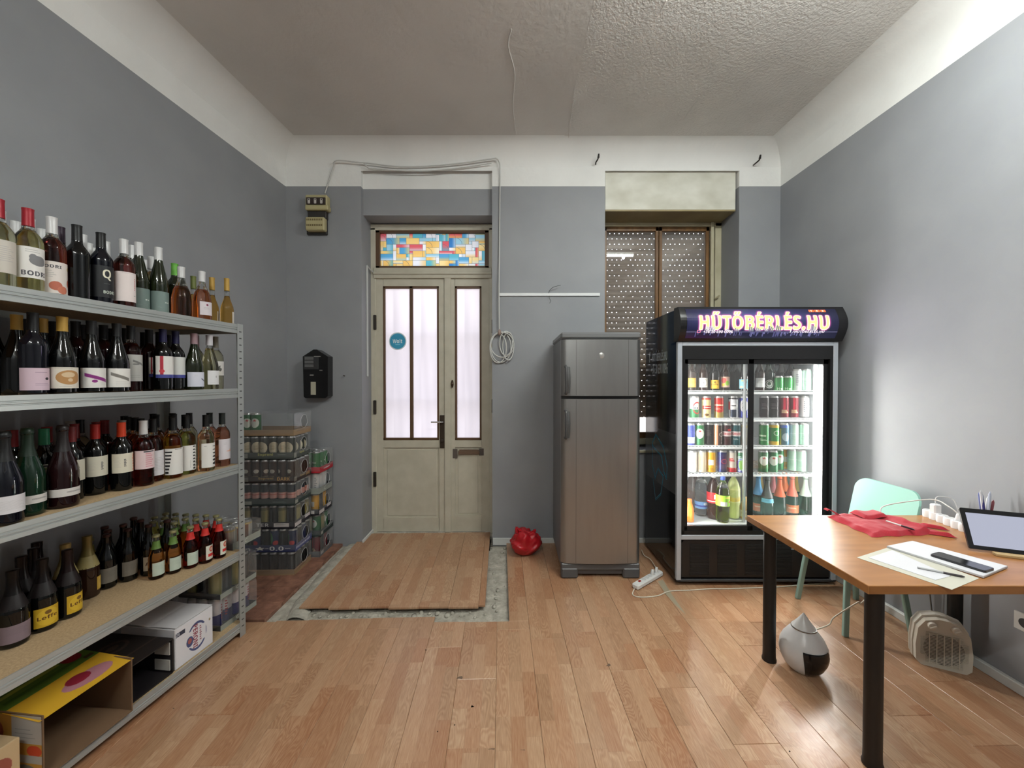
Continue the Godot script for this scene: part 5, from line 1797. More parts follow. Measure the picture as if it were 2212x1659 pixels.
# ---------------------------------------------------------------- things on the floor
func build_floor_things() -> void:
	# red plastic bag
	var t := thing("red_bag", "crumpled red plastic bag lying on the floor beside the fridge", "bag", gnd(1135, 1196))
	var nz := FastNoiseLite.new()
	nz.seed = 8
	nz.frequency = 9.0
	nz.fractal_octaves = 2
	var s := begin()
	var blob := func(u: float, v: float) -> Vector3:
		var a := u * TAU
		var b := v * PI
		var d := Vector3(sin(b) * cos(a), cos(b), sin(b) * sin(a))
		var k := 1.0 + 0.26 * nz.get_noise_3d(d.x * 0.10, d.y * 0.10, d.z * 0.10) + 0.10 * nz.get_noise_3d(d.x * 0.32, d.y * 0.32, d.z * 0.32)
		var p := Vector3(d.x * 0.125, d.y * 0.105 + 0.098, d.z * 0.11) * k
		p.y = maxf(p.y, 0.0)
		return p
	var cen := Vector3(0, 0.1, 0)
	crumple(s, 44, 26, blob, cen)
	part(t, "bag_body", s.commit(), tint(176, 24, 34, 0.28))
	for k in 2:
		s = begin()
		var e: float = [-1.0, 1.0][k]
		var ear := func(u: float, v: float) -> Vector3:
			return Vector3(e * (0.03 + 0.05 * v) + (u - 0.5) * 0.07 * (1.2 - v) + 0.008 * sin(u * 9 + v * 7), 0.16 + 0.075 * v - 0.02 * k, 0.01 + 0.014 * sin(u * 11.0 + k) * (1.1 - v))
		sheet(s, 10, 6, ear, Vector3(0, 0, 1), 0.002)
		part(t, "handle", s.commit(), tint(188, 30, 40, 0.28))
	# power strip on the floor with its lead
	var a := gnd(1374, 1272)
	var b := gnd(1424, 1243)
	var mid := (a + b) / 2
	t = thing("power_strip", "white power strip with a red switch on the floor between fridge and cooler", "power strip", mid)
	var dir := (b - a).normalized()
	var bs := Basis(dir, Vector3.UP, dir.cross(Vector3.UP))
	var wh := tint(222, 222, 220, 0.4)
	s = begin()
	rbox(s, Vector3(0, 0.02, 0), Vector3(a.distance_to(b) + 0.03, 0.04, 0.055), 0.01, bs)
	part(t, "housing", s.commit(), wh)
	for k in 5:
		s = begin()
		cylb(s, dir * (-0.06 + 0.042 * k) + Vector3(0, 0.0395, 0), dir * (-0.06 + 0.042 * k) + Vector3(0, 0.0415, 0), 0.018, -1, 16)
		part(t, "socket", s.commit(), tint(196, 196, 194, 0.5))
	s = begin()
	rbox(s, dir * -0.11 + Vector3(0, 0.042, 0), Vector3(0.022, 0.008, 0.016), 0.002, bs)
	part(t, "switch", s.commit(), tint(150, 26, 24, 0.3))
	for k in 2:
		s = begin()
		var q := dir * (0.055 + 0.055 * k)
		cylb(s, q + Vector3(0, 0.04, 0), q + Vector3(0.004, 0.075, 0), 0.016, 0.009, 10)
		part(t, "plug", s.commit(), wh)
	var cord := tint(206, 200, 184, 0.5)
	s = begin()
	var pts := []
	for q in [[1370, 1277], [1367, 1285], [1385, 1290], [1420, 1287], [1447, 1277], [1490, 1275], [1535, 1272], [1570, 1272], [1625, 1270], [1680, 1268], [1750, 1262], [1800, 1262]]: pts.append(gnd(q[0], q[1], 0.004) - mid)
	pts[0].y = 0.02
	tube(s, smooth_path(pts, 6), 0.004, 6)
	part(t, "lead", s.commit(), cord)
	s = begin()
	pts = [dir * 0.11 + Vector3(0.004, 0.075, 0)]
	for q in [[1418, 1228], [1405, 1208], [1392, 1200], [1386, 1188]]: pts.append(gnd(q[0], q[1], 0.02) - mid)
	tube(s, smooth_path(pts, 6), 0.004, 6)
	part(t, "lead", s.commit(), cord)
	# drop-shaped humidifier with its cord
	var hp := gnd(1735, 1445)
	t = thing("humidifier", "white drop shaped humidifier with a black panel on the floor under the table", "humidifier", hp)
	var prof := [[0.0, 0.0], [0.045, 0.0], [0.06, 0.006], [0.084, 0.03], [0.101, 0.065], [0.108, 0.10], [0.104, 0.135], [0.091, 0.165], [0.074, 0.19], [0.055, 0.215]]
	s = begin()
	lathe(s, prof, 36)
	part(t, "body", s.commit(), tint(206, 206, 206, 0.3))
	s = begin()
	lathe(s, [[0.0, 0.2155], [0.0545, 0.2155], [0.0555, 0.219], [0.0545, 0.2215], [0.0, 0.2215]], 36)
	part(t, "seam_ring", s.commit(), tint(150, 150, 150, 0.2, 0.8))
	s = begin()
	lathe(s, [[0.0, 0.2216], [0.053, 0.2216], [0.041, 0.236], [0.027, 0.255], [0.014, 0.275], [0.004, 0.290], [0.0, 0.293]], 36)
	part(t, "tip", s.commit(), tint(198, 198, 196, 0.3))
	s = begin()
	var front := func(u: float, v: float) -> Vector3:
		var y := 0.012 + 0.13 * v
		var an := lerpf(-0.18, 1.14, u) - 0.12 * v
		var r := 0.0
		for i in prof.size() - 1:
			if y >= prof[i][1] and y <= prof[i + 1][1]: r = lerpf(prof[i][0], prof[i + 1][0], (y - prof[i][1]) / maxf(1e-5, prof[i + 1][1] - prof[i][1]))
		r += 0.0022
		return Vector3(sin(an - 0.35) * r, y, cos(an - 0.35) * r)
	sheet(s, 14, 14, front, Vector3(0.5, 0, 0.8))
	part(t, "black_panel", s.commit(), tint(14, 14, 15, 0.15))
	s = begin()
	pts = [Vector3(0.08, 0.175, -0.04)]
	for q in [[1790, 1350, 0.19], [1800, 1335, 0.23], [1830, 1315, 0.28], [1855, 1300, 0.34], [1872, 1292, 0.36]]: pts.append(dp(q[0], q[1], 2.12) - hp)
	pts.append(Vector3(2.28, 0.66, -2.2) - hp)
	tube(s, smooth_path(pts, 6), 0.0035, 6)
	part(t, "cord", s.commit(), tint(214, 208, 190, 0.5))
	# fan heater
	var fp := (gnd(1985, 1437) + gnd(2100, 1468)) / 2 + Vector3(0.03, 0, -0.05)
	t = thing("fan_heater", "cream fan heater with two dials and a round grille under the table", "fan heater", fp, deg_to_rad(-28))
	var hm := tint(196, 190, 176, 0.45)
	var face := PackedVector2Array()
	for q in [[-0.085, 0.0], [0.085, 0.0], [0.105, 0.02], [0.108, 0.10], [0.098, 0.19], [0.07, 0.235], [0.02, 0.252], [-0.02, 0.252], [-0.07, 0.235], [-0.098, 0.19], [-0.108, 0.10], [-0.105, 0.02]]: face.append(Vector2(q[0], q[1]))
	s = begin()
	prism_z(s, face, 0.10, Vector3(0, 0, 0.035))
	part(t, "case", s.commit(), hm)
	s = begin()
	var rimp := PackedVector2Array()
	for q in face: rimp.append(Vector2(q.x * 1.05, (q.y - 0.12) * 1.04 + 0.125))
	prism_z(s, rimp, 0.03, Vector3(0, 0, 0.0))
	part(t, "rim", s.commit(), tint(214, 210, 198, 0.4))
	s = begin()
	cylb(s, Vector3(0, 0.1, 0.0355), Vector3(0, 0.1, 0.0365), 0.078, -1, 32)
	part(t, "grille_recess", s.commit(), tint(44, 38, 34, 0.7))
	for k in 22:
		var y := 0.022 + k * 0.0074
		var half := 0.09 if k > 4 and k < 18 else 0.07
		s = begin()
		rbox(s, Vector3(0, y, 0.039), Vector3(half * 2, 0.0032, 0.005), 0.001)
		part(t, "grille_slat", s.commit(), hm)
	for k in 5:
		s = begin()
		rbox(s, Vector3(-0.056 + 0.028 * k, 0.1, 0.041), Vector3(0.0035, 0.16, 0.005), 0.001)
		part(t, "grille_rib", s.commit(), hm)
	for e in [-0.045, 0.045]:
		s = begin()
		cylb(s, Vector3(e, 0.215, 0.035), Vector3(e, 0.215, 0.05), 0.021, 0.018, 20)
		rbox(s, Vector3(e, 0.215, 0.053), Vector3(0.03, 0.008, 0.008), 0.002, Basis(Vector3(0, 0, 1), 0.6))
		part(t, "dial", s.commit(), tint(206, 200, 186, 0.4))
	# strip of old tape on the boards before the cooler
	s = begin()
	var tp := [gnd(1421, 1256, 0.0006), gnd(1432, 1252, 0.0006), gnd(1452, 1285, 0.0006), gnd(1482, 1328, 0.0006), gnd(1462, 1310, 0.0006), gnd(1438, 1283, 0.0006)]
	poly(s, tp, Vector3.UP)
	single("floor_tape", s.commit(), tint(160, 150, 128, 0.4), "torn grey green tape strip stuck on the floor before the cooler", "tape")
	# chips knocked out of the laminate
	for e in [[993, 1464, 9, 5], [1020, 1526, 5, 3], [1314, 1437, 6, 5], [982, 1566, 2, 2], [945, 1580, 2, 2], [1706, 1623, 4, 2], [375, 1530, 4, 2], [541, 1386, 3, 1.5], [920, 1404, 2, 2], [1062, 1618, 10, 2], [1130, 1620, 8, 1.6]]:
		s = begin()
		var ring := []
		for k in 7:
			var an := TAU * k / 7
			var rr := 0.65 + 0.35 * sin(k * 2.4 + e[0])
			ring.append(gnd(e[0] + cos(an) * e[2] * rr, e[1] + sin(an) * e[3] * rr, 0.0004))
		poly(s, ring, Vector3.UP)
		part(get_node("floor"), "laminate_chip", s.commit(), tint(104, 84, 68, 0.8))
	# cables lying along the right wall
	s = begin()
	pts = []
	for q in [[2112, 1405, 0.03], [2140, 1418, 0.02], [2175, 1416, 0.02], [2212, 1412, 0.03]]: pts.append(gnd(q[0], q[1], q[2]))
	for i in pts.size(): pts[i].x = minf(pts[i].x, 2.39)
	tube(s, smooth_path(pts, 6), 0.005, 6)
	single("wall_cable", s.commit(), tint(196, 196, 192, 0.5), "loose white cable along the foot of the right wall", "cable")
func crumple(s: SurfaceTool, nu: int, nv: int, f: Callable, cen: Vector3) -> void:
	var p := []
	for i in nu + 1:
		var row := []
		for j in nv + 1: row.append(f.call(float(i % nu) / nu, float(j) / nv))
		p.append(row)
	var ns := []
	for i in nu + 1:
		var row := []
		for j in nv + 1:
			var a: Vector3 = p[(i + 1) % nu][j] - p[(i + nu - 1) % nu][j]
			var b: Vector3 = p[i][mini(j + 1, nv)] - p[i][maxi(j - 1, 0)]
			var n := a.cross(b)
			n = n.normalized() if n.length() > 1e-10 else (p[i][j] - cen).normalized()
			row.append(n if n.dot(p[i][j] - cen) >= 0 else -n)
		ns.append(row)
	for i in nu:
		for j in nv:
			for tr in [[[0, 0], [1, 0], [1, 1]], [[0, 0], [1, 1], [0, 1]]]:
				var q := []
				for k in tr: q.append([p[i + k[0]][j + k[1]], ns[i + k[0]][j + k[1]]])
				var n: Vector3 = (q[1][0] - q[0][0]).cross(q[2][0] - q[0][0])
				if n.length() < 1e-10: continue
				for k in ([0, 2, 1] if n.dot(q[0][1]) > 0 else [0, 1, 2]):
					s.set_normal(q[k][1])
					s.set_uv(Vector2.ZERO)
					s.add_vertex(q[k][0])

# ---------------------------------------------------------------- bottles
# shape: radius/height profile, where the capsule starts, where the wine ends
var SHAPES := {
	"bordeaux": {"p": [[0.0, 0.004], [0.030, 0.0], [0.036, 0.004], [0.0375, 0.012], [0.0375, 0.180], [0.035, 0.196], [0.026, 0.212], [0.0175, 0.226], [0.0148, 0.240], [0.0142, 0.292], [0.0152, 0.294], [0.0152, 0.300], [0.0, 0.300]], "cap": 0.238, "h": 0.302, "fill": 0.222, "ly": [0.055, 0.145]},
	"burgundy": {"p": [[0.0, 0.004], [0.032, 0.0], [0.039, 0.004], [0.0405, 0.012], [0.0405, 0.125], [0.038, 0.145], [0.031, 0.172], [0.023, 0.200], [0.0175, 0.225], [0.0150, 0.245], [0.0145, 0.288], [0.0155, 0.29], [0.0155, 0.297], [0.0, 0.297]], "cap": 0.242, "h": 0.299, "fill": 0.225, "ly": [0.025, 0.105]},
	"flute": {"p": [[0.0, 0.004], [0.030, 0.0], [0.036, 0.004], [0.0375, 0.012], [0.0375, 0.135], [0.0355, 0.165], [0.030, 0.198], [0.0235, 0.228], [0.018, 0.255], [0.0150, 0.275], [0.0145, 0.322], [0.0155, 0.324], [0.0155, 0.331], [0.0, 0.331]], "cap": 0.270, "h": 0.333, "fill": 0.255, "ly": [0.018, 0.115]},
	"carafe": {"p": [[0.0, 0.004], [0.034, 0.0], [0.040, 0.004], [0.042, 0.014], [0.042, 0.095], [0.040, 0.115], [0.034, 0.145], [0.024, 0.172], [0.0165, 0.192], [0.0148, 0.205], [0.0145, 0.255], [0.0155, 0.257], [0.0155, 0.263], [0.0, 0.263]], "cap": 0.208, "h": 0.265, "fill": 0.165, "ly": [0.03, 0.10]},
	"dessert": {"p": [[0.0, 0.004], [0.026, 0.0], [0.031, 0.004], [0.0325, 0.012], [0.0325, 0.085], [0.030, 0.105], [0.0225, 0.128], [0.016, 0.148], [0.0128, 0.165], [0.0122, 0.255], [0.0135, 0.257], [0.0135, 0.264], [0.0, 0.264]], "cap": 0.195, "h": 0.266, "fill": 0.165, "ly": [0.01, 0.075]},
	"sparkling": {"p": [[0.0, 0.004], [0.036, 0.0], [0.043, 0.004], [0.0445, 0.014], [0.0445, 0.135], [0.041, 0.160], [0.033, 0.188], [0.024, 0.215], [0.018, 0.240], [0.0155, 0.262], [0.0148, 0.292], [0.0175, 0.294], [0.0175, 0.303], [0.0145, 0.312], [0.0, 0.315]], "cap": 0.215, "h": 0.318, "fill": 0.23, "ly": [0.04, 0.10]},
	"belgian": {"p": [[0.0, 0.004], [0.034, 0.0], [0.040, 0.004], [0.0415, 0.012], [0.0415, 0.120], [0.039, 0.142], [0.031, 0.168], [0.022, 0.195], [0.017, 0.220], [0.0155, 0.262], [0.017, 0.264], [0.017, 0.276], [0.0, 0.278]], "cap": 0.19, "h": 0.281, "fill": 0.2, "ly": [0.025, 0.09]},
	"beer": {"p": [[0.0, 0.003], [0.027, 0.0], [0.033, 0.004], [0.0342, 0.012], [0.0342, 0.130], [0.031, 0.150], [0.023, 0.172], [0.0165, 0.192], [0.0140, 0.215], [0.0135, 0.244], [0.015, 0.246], [0.015, 0.252], [0.0, 0.252]], "cap": 0.2465, "h": 0.256, "fill": 0.2, "ly": [0.03, 0.10]},
	"cider": {"p": [[0.0, 0.003], [0.025, 0.0], [0.0305, 0.004], [0.0318, 0.012], [0.0318, 0.100], [0.0295, 0.122], [0.0225, 0.142], [0.0165, 0.160], [0.0140, 0.180], [0.0135, 0.206], [0.0145, 0.208], [0.0145, 0.214], [0.0, 0.214]], "cap": 0.2095, "h": 0.218, "fill": 0.18, "ly": [0.02, 0.085]},
	"pet": {"p": [[0.0, 0.006], [0.030, 0.0], [0.042, 0.006], [0.0465, 0.03], [0.045, 0.10], [0.0475, 0.12], [0.0475, 0.21], [0.045, 0.235], [0.036, 0.268], [0.024, 0.295], [0.0155, 0.308], [0.0135, 0.314], [0.0, 0.314]], "cap": 0.312, "h": 0.338, "fill": 0.26, "ly": [0.125, 0.205]},
	"glassjuice": {"p": [[0.0, 0.004], [0.026, 0.0], [0.031, 0.004], [0.032, 0.012], [0.032, 0.075], [0.029, 0.10], [0.022, 0.125], [0.017, 0.14], [0.016, 0.155], [0.0, 0.155]], "cap": 0.150, "h": 0.168, "fill": 0.13, "ly": [0.02, 0.07]},
}
func radius_at(pr: Array, y: float) -> float:
	for i in pr.size() - 1:
		if y >= pr[i][1] and y <= pr[i + 1][1] and pr[i + 1][1] > pr[i][1]:
			return lerpf(pr[i][0], pr[i + 1][0], (y - pr[i][1]) / (pr[i + 1][1] - pr[i][1]))
	return pr[pr.size() - 2][0]
func cut_profile(pr: Array, y0: float, y1: float) -> Array:
	var out := [[0.0, y0 if y0 > 0.001 else pr[0][1]], [radius_at(pr, y0), y0]] if y0 > 0.001 else []
	for e in pr:
		if e[1] >= y0 and e[1] < y1 and not (y0 > 0.001 and e[1] <= y0 + 1e-5): out.append(e)
	if y1 < pr[pr.size() - 1][1]:
		out.append([radius_at(pr, y1), y1])
		out.append([0.0, y1])
	elif y0 > 0.001 or true:
		if out[out.size() - 1][0] > 1e-6: out.append([0.0, pr[pr.size() - 1][1]])
	return out
func glass(k: String) -> StandardMaterial3D:
	match k:
		"black": return mat("glass_black", Color8(7, 8, 8), 0.03, 0.0, 0.5)
		"navy": return mat("glass_navy", Color8(10, 11, 20), 0.03, 0.0, 0.5)
		"green": return mat("glass_green", Color8(26, 32, 16), 0.03, 0.0, 0.5)
		"wine": return mat("glass_wine", Color8(28, 9, 11), 0.03, 0.0, 0.5)
		"brown": return mat("glass_brown", Color8(38, 20, 12), 0.03, 0.0, 0.5)
		"bottlegreen": return mat("glass_bottle_green", Color8(14, 38, 24), 0.03, 0.0, 0.5)
		"white": return liquid("glass_white_wine", Color8(240, 237, 200))
		"gold": return liquid("glass_gold_wine", Color8(234, 184, 92))
		"rose": return liquid("glass_rose", Color8(226, 150, 118))
		"darkrose": return liquid("glass_dark_rose", Color8(170, 80, 74))
		"amber": return liquid("glass_amber", Color8(216, 156, 84))
		"cherry": return liquid("glass_cherry", Color8(186, 52, 40))
		"lime": return liquid("glass_lime", Color8(222, 228, 160))
		"clear": return liquid("glass_clear", Color8(240, 242, 240), 0.045)
		"water": return liquid("glass_water", Color8(226, 234, 240), 0.033)
		"cola": return mat("glass_cola", Color8(40, 18, 12), 0.08, 0.0, 0.5)
		"orange": return mat("juice_orange", Color8(226, 120, 24), 0.15, 0.0, 0.5)
		"soda": return liquid("glass_green_soda", Color8(176, 206, 70), 0.033)
		"pale": return mat("pale_citrus", Color8(198, 206, 140), 0.2, 0.0, 0.5)
		"juice": return mat("pear_juice", Color8(190, 146, 80), 0.15, 0.0, 0.5)
	return mat("glass_black", Color8(7, 8, 8), 0.03)
func is_clear(k: String) -> bool:
	return k in ["white", "gold", "rose", "darkrose", "amber", "cherry", "lime", "water", "soda"]
# kind: [name, shape, glass, cap colour, label print or "", label arc, label bottom, label top (0: the shape's own), neck foil colour or null]
func bottle(name_: String, shape: String, gl: String, cap: Color, lab: String, arc: float, at: Vector3, face: float, text: String, group := "", ly := [], foil = null) -> Node3D:
	var sh: Dictionary = SHAPES[shape]
	var cat: String = {"wine_bottle": "wine bottle", "beer_bottle": "beer bottle", "cider_bottle": "cider bottle", "sparkling_wine_bottle": "wine bottle", "drink_bottle": "bottle"}[name_]
	var t := thing(name_, text, cat, at, face, group)
	var pr: Array = sh.p
	if is_clear(gl):
		part(t, "filled_glass", lathem("w" + shape, cut_profile(pr, 0.0, sh.fill), 22), glass(gl))
		part(t, "neck", lathem("n" + shape, cut_profile(pr, sh.fill + 0.0004, 9.0), 18), glass("clear"))
	else:
		part(t, "glass", lathem("g" + shape, pr, 22), glass(gl))
	var top: float = sh.h
	var c0: float = sh.cap
	if shape == "pet" or shape == "glassjuice":
		part(t, "cap", lathem("c" + shape, [[0.0, c0], [0.0165, c0], [0.0165, top - 0.003], [0.0145, top], [0.0, top]], 16), tint(cap.r8, cap.g8, cap.b8, 0.4))
	elif shape == "beer" or shape == "cider":
		part(t, "crown_cap", lathem("c" + shape, [[0.0138, c0 - 0.004], [0.0162, c0 - 0.003], [0.0158, top - 0.003], [0.013, top], [0.0, top]], 16), tint(cap.r8, cap.g8, cap.b8, 0.35, 0.4))
	else:
		var cp := []
		for k in 8:
			var y := lerpf(c0, top - 0.001, k / 7.0)
			cp.append([radius_at(pr, y) + 0.0009, y])
		cp.append([0.0, top])
		part(t, "capsule", lathem("c" + shape, cp, 18), tint(cap.r8, cap.g8, cap.b8, 0.3 if shape == "belgian" else 0.42, 0.4 if shape == "belgian" else 0.15))
	if foil != null:
		var fc: Color = foil
		var y0: float = sh.cap - (0.06 if shape == "cider" else 0.05)
		if shape == "cider": c0 -= 0.022
		var cp := []
		for k in 8:
			var y := lerpf(y0, c0, k / 7.0)
			cp.append([radius_at(pr, y) + 0.0008, y])
		part(t, "neck_label", lathem("f" + shape, cp, 16), tint(fc.r8, fc.g8, fc.b8, 0.45))
	if lab:
		var y: Array = ly if ly else sh.ly
		part(t, "label", label_mesh(lab, radius_at(pr, y[0]) + 0.0007, radius_at(pr, y[1]) + 0.0007, y[0], y[1], arc), atlas_mat())
	return t
func can(key: String, at: Vector3, face: float, text: String, group := "", h := 0.168) -> Node3D:
	var t := thing("drink_can", text, "can", at, face, group)
	can_parts(t, key, h)
	return t
func can_parts(t: Node3D, key: String, h: float, at := Vector3.ZERO, face := 0.0) -> void:
	var b := part(t, "can_body" if at == Vector3.ZERO else "can", label_mesh(key, 0.033, 0.033, 0.008, h - 0.012, 360.0), atlas_mat("can_print", 0.28, 0.45), at, Vector3(0, face, 0))
	part(t if at == Vector3.ZERO else b, "metal_shell", can_ends(h), tint(190, 190, 188, 0.28, 0.85))
func can_ends(h: float) -> ArrayMesh:
	var k := "ends%.3f" % h
	if not meshes.has(k):
		var s := begin()
		lathe(s, [[0.0, 0.004], [0.022, 0.0], [0.025, 0.001], [0.0326, 0.008], [0.0326, h - 0.012], [0.028, h - 0.003], [0.028, h], [0.026, h - 0.003], [0.0, h - 0.004]], 18)
		meshes[k] = s.commit()
	return meshes[k]

# ---------------------------------------------------------------- stock on the rack
func rack_face(extra := 0.0) -> float:
	return atan2(-SV.x, SV.y) - deg_to_rad(14.0) + extra
func free_spot(shelf: int, u: float, v: float, r: float) -> Vector2:
	if not occ.has(shelf): occ[shelf] = []
	var best := Vector2(-1, -1)
	for k in 60:
		var du := 0.012 * ((k + 1) / 2) * (1 if k % 2 == 0 else -1) if k < 12 else 0.0
		var dv := 0.0 if k < 12 else 0.012 * (k - 11)
		var q := Vector2(u + du, v + dv)
		if q.y > RACK_W - r - 0.012 or q.x < r + 0.012: continue
		var ok := true
		for e in occ[shelf]:
			if Vector2(e.x, e.y).distance_to(q) < e.z + r + 0.001:
				ok = false
				break
		if ok:
			occ[shelf].append(Vector3(q.x, q.y, r))
			return q
	return best
func shelf_bottle(shelf: int, px: float, v: float, d: Array, text: String, group := "", turn := 0.0) -> void:
	# d: name, shape, glass, cap, label, arc, (ly), (foil)
	var r := 0.0
	for e in SHAPES[d[1]].p: r = maxf(r, e[0])
	var q := free_spot(shelf, rack_u(px, v), v, r)
	if q.x < 0: return
	bottle(d[0], d[1], d[2], d[3], d[4], d[5], rackpos(q.x, q.y, RACK_Y[shelf] - 0.0035), rack_face(turn), text, group, d[6] if d.size() > 6 else [], d[7] if d.size() > 7 else null)
func stock_rack() -> void:
	var wcap := c8(206, 206, 206)
	var kcap := c8(10, 10, 11)
	var rcap := c8(150, 18, 34)
	var gcap := c8(176, 140, 60)
	# ---- top shelf
	var N := "wine_bottle"
	shelf_bottle(0, 66, 0.06, [N, "bordeaux", "white", rcap, "bodri", 150.0, [0.05, 0.16]], "white wine bottle with red capsule and grey leaf label on top shelf")
	shelf_bottle(0, 12, 0.06, [N, "bordeaux", "white", rcap, "strip_white", 150.0, [0.05, 0.16]], "white wine bottle with red capsule and plain pale label on top shelf")
	shelf_bottle(0, 117, 0.07, [N, "bordeaux", "darkrose", wcap, "bodri_flower", 170.0, [0.012, 0.13]], "dark rosé bottle with white capsule and orange flower label on top shelf")
	shelf_bottle(0, 163, 0.07, [N, "bordeaux", "black", kcap, "", 0.0], "plain black wine bottle without front label on top shelf")
	shelf_bottle(0, 215, 0.07, [N, "bordeaux", "navy", kcap, "q_black", 150.0, [0.03, 0.16]], "black wine bottle printed with a large Q on top shelf")
	shelf_bottle(0, 258, 0.06, [N, "bordeaux", "darkrose", wcap, "red_letters", 170.0, [0.028, 0.155]], "rosé bottle with white label and small red vertical letters on top shelf")
	for k in 3: shelf_bottle(0, [303, 324, 348][k], [0.13, 0.11, 0.06][k], [N, "flute", "green", wcap, "sage", 170.0], "tall dark green flute bottle with white cap and sage green label", "green flute bottles on the top shelf")
	shelf_bottle(0, 394, 0.09, [N, "carafe", "rose", wcap, "", 0.0], "round shouldered rosé bottle with white cap and no visible label")
	shelf_bottle(0, 434, 0.06, [N, "carafe", "rose", wcap, "shield", 90.0], "round shouldered rosé bottle with pale shield label on top shelf")
	shelf_bottle(0, 460, 0.12, [N, "dessert", "gold", gcap, "strip_white", 60.0], "slim golden dessert wine behind the shield labelled rosé", "", 0.7)
	shelf_bottle(0, 492, 0.055, [N, "dessert", "gold", gcap, "strip_white", 60.0], "slim golden dessert wine at the far end of the top shelf", "", 0.75)
	shelf_bottle(0, 380, 0.19, [N, "bordeaux", "green", c8(98, 168, 60), "", 0.0, []], "dark wine bottle with bright green capsule on top shelf")
	shelf_bottle(0, 420, 0.2, [N, "dessert", "gold", c8(96, 104, 46), "", 0.0], "slim pale gold bottle with olive green capsule on top shelf")
	shelf_bottle(0, 134, 0.16, [N, "bordeaux", "wine", c8(40, 22, 40), "", 0.0], "dark wine bottle with purple black capsule in the back of top shelf")
	for e in [[78, 0.17], [96, 0.26], [182, 0.17], [195, 0.27], [232, 0.17], [268, 0.17], [279, 0.27], [330, 0.19], [300, 0.28], [40, 0.26], [15, 0.18]]:
		shelf_bottle(0, e[0], e[1], [N, "bordeaux", "white", wcap, "", 0.0], "white capped wine bottle in the back rows of top shelf", "white capped bottles in the back rows of the top shelf")
	# ---- second shelf
	shelf_bottle(1, 73, 0.07, [N, "bordeaux", "navy", kcap, "pink", 160.0, [0.02, 0.10]], "dark bottle with pink label and black dot on second shelf")
	shelf_bottle(1, 136, 0.06, [N, "burgundy", "black", gcap, "seal", 165.0], "dark bottle with gold capsule and round brown seal label")
	shelf_bottle(1, 199, 0.07, [N, "burgundy", "black", kcap, "swoosh_purple", 150.0], "dark bottle with purple brush stroke on its white label")
	shelf_bottle(1, 247, 0.06, [N, "burgundy", "black", kcap, "swoosh_grey", 150.0], "dark bottle with grey brush stroke on its white label")
	shelf_bottle(1, 284, 0.10, [N, "bordeaux", "darkrose", kcap, "script_grey", 165.0, [0.05, 0.17]], "dark red bottle with grey script label on second shelf")
	shelf_bottle(1, 323, 0.17, [N, "bordeaux", "wine", kcap, "red_stripe", 60.0, [0.07, 0.165]], "dark bottle with narrow red striped label in the second row")
	shelf_bottle(1, 353, 0.08, [N, "bordeaux", "black", c8(24, 22, 66), "red_stripe", 150.0, [0.065, 0.17]], "dark bottle with blue capsule, red striped white label")
	shelf_bottle(1, 380, 0.10, [N, "bordeaux", "black", c8(24, 22, 66), "white_blue", 150.0, [0.065, 0.17]], "dark bottle with blue capsule and plain white blue edged label")
	shelf_bottle(1, 411, 0.07, [N, "burgundy", "green", c8(160, 132, 140), "lilac", 150.0, [0.02, 0.095]], "dark green bottle with dusty pink capsule and lilac white label")
	shelf_bottle(1, 449, 0.06, [N, "burgundy", "white", c8(196, 194, 200), "torn_white", 90.0, [0.03, 0.105]], "clear white wine bottle with square white label on second shelf")
	shelf_bottle(1, 470, 0.12, [N, "bordeaux", "white", c8(120, 116, 104), "bird_white", 100.0, [0.08, 0.16]], "clear white wine bottle with dark bird sketch label on second shelf")
	for e in [[38, 0.17, gcap], [85, 0.19, gcap], [14, 0.20, gcap]]:
		shelf_bottle(1, e[0], e[1], [N, "burgundy", "black", e[2], "", 0.0], "gold capped dark bottle in the back of second shelf", "gold capped bottles in the back of the second shelf")
	for e in [[165, 0.18], [180, 0.28], [225, 0.2], [118, 0.28], [245, 0.3], [300, 0.22], [312, 0.31], [345, 0.22], [365, 0.3], [140, 0.36], [270, 0.2], [60, 0.3]]:
		shelf_bottle(1, e[0], e[1], [N, "bordeaux", "wine", kcap, "", 0.0], "dark red wine bottle with black capsule in the back of second shelf", "dark bottles in the back of the second shelf")
	shelf_bottle(1, 424, 0.17, [N, "bordeaux", "white", c8(150, 122, 128), "", 0.0], "clear bottle with pink capsule in the back of second shelf")
	# ---- third shelf
	shelf_bottle(2, 6, 0.06, [N, "sparkling", "navy", kcap, "white_small", 140.0], "large dark bottle with white printed label on third shelf")
	shelf_bottle(2, 38, 0.10, [N, "sparkling", "bottlegreen", c8(20, 40, 26), "band", 150.0, [0.045, 0.075]], "large green bottle with narrow white band label on third shelf")
	shelf_bottle(2, 82, 0.09, [N, "sparkling", "wine", c8(30, 24, 24), "band", 170.0, [0.045, 0.075]], "large dark red bottle with narrow white band label")
	shelf_bottle(2, 122, 0.12, [N, "bordeaux", "black", c8(24, 110, 76), "olasz", 150.0, [0.08, 0.165]], "dark bottle with green capsule and green lettered label")
	shelf_bottle(2, 152, 0.16, [N, "bordeaux", "black", c8(96, 20, 22), "cream_text", 150.0, [0.08, 0.165]], "dark bottle with maroon capsule and cream label on third shelf")
	shelf_bottle(2, 190, 0.16, [N, "bordeaux", "black", c8(150, 30, 24), "cream_text", 160.0, [0.08, 0.165]], "dark bottle with red capsule and cream label on third shelf")
	shelf_bottle(2, 235, 0.12, [N, "bordeaux", "black", c8(200, 62, 28), "bartok", 160.0, [0.08, 0.165]], "dark bottle with orange capsule and orange vertical lettering")
	shelf_bottle(2, 279, 0.10, [N, "bordeaux", "darkrose", wcap, "pink_text", 160.0, [0.08, 0.165]], "dark rosé bottle with white capsule and pink lettered label")
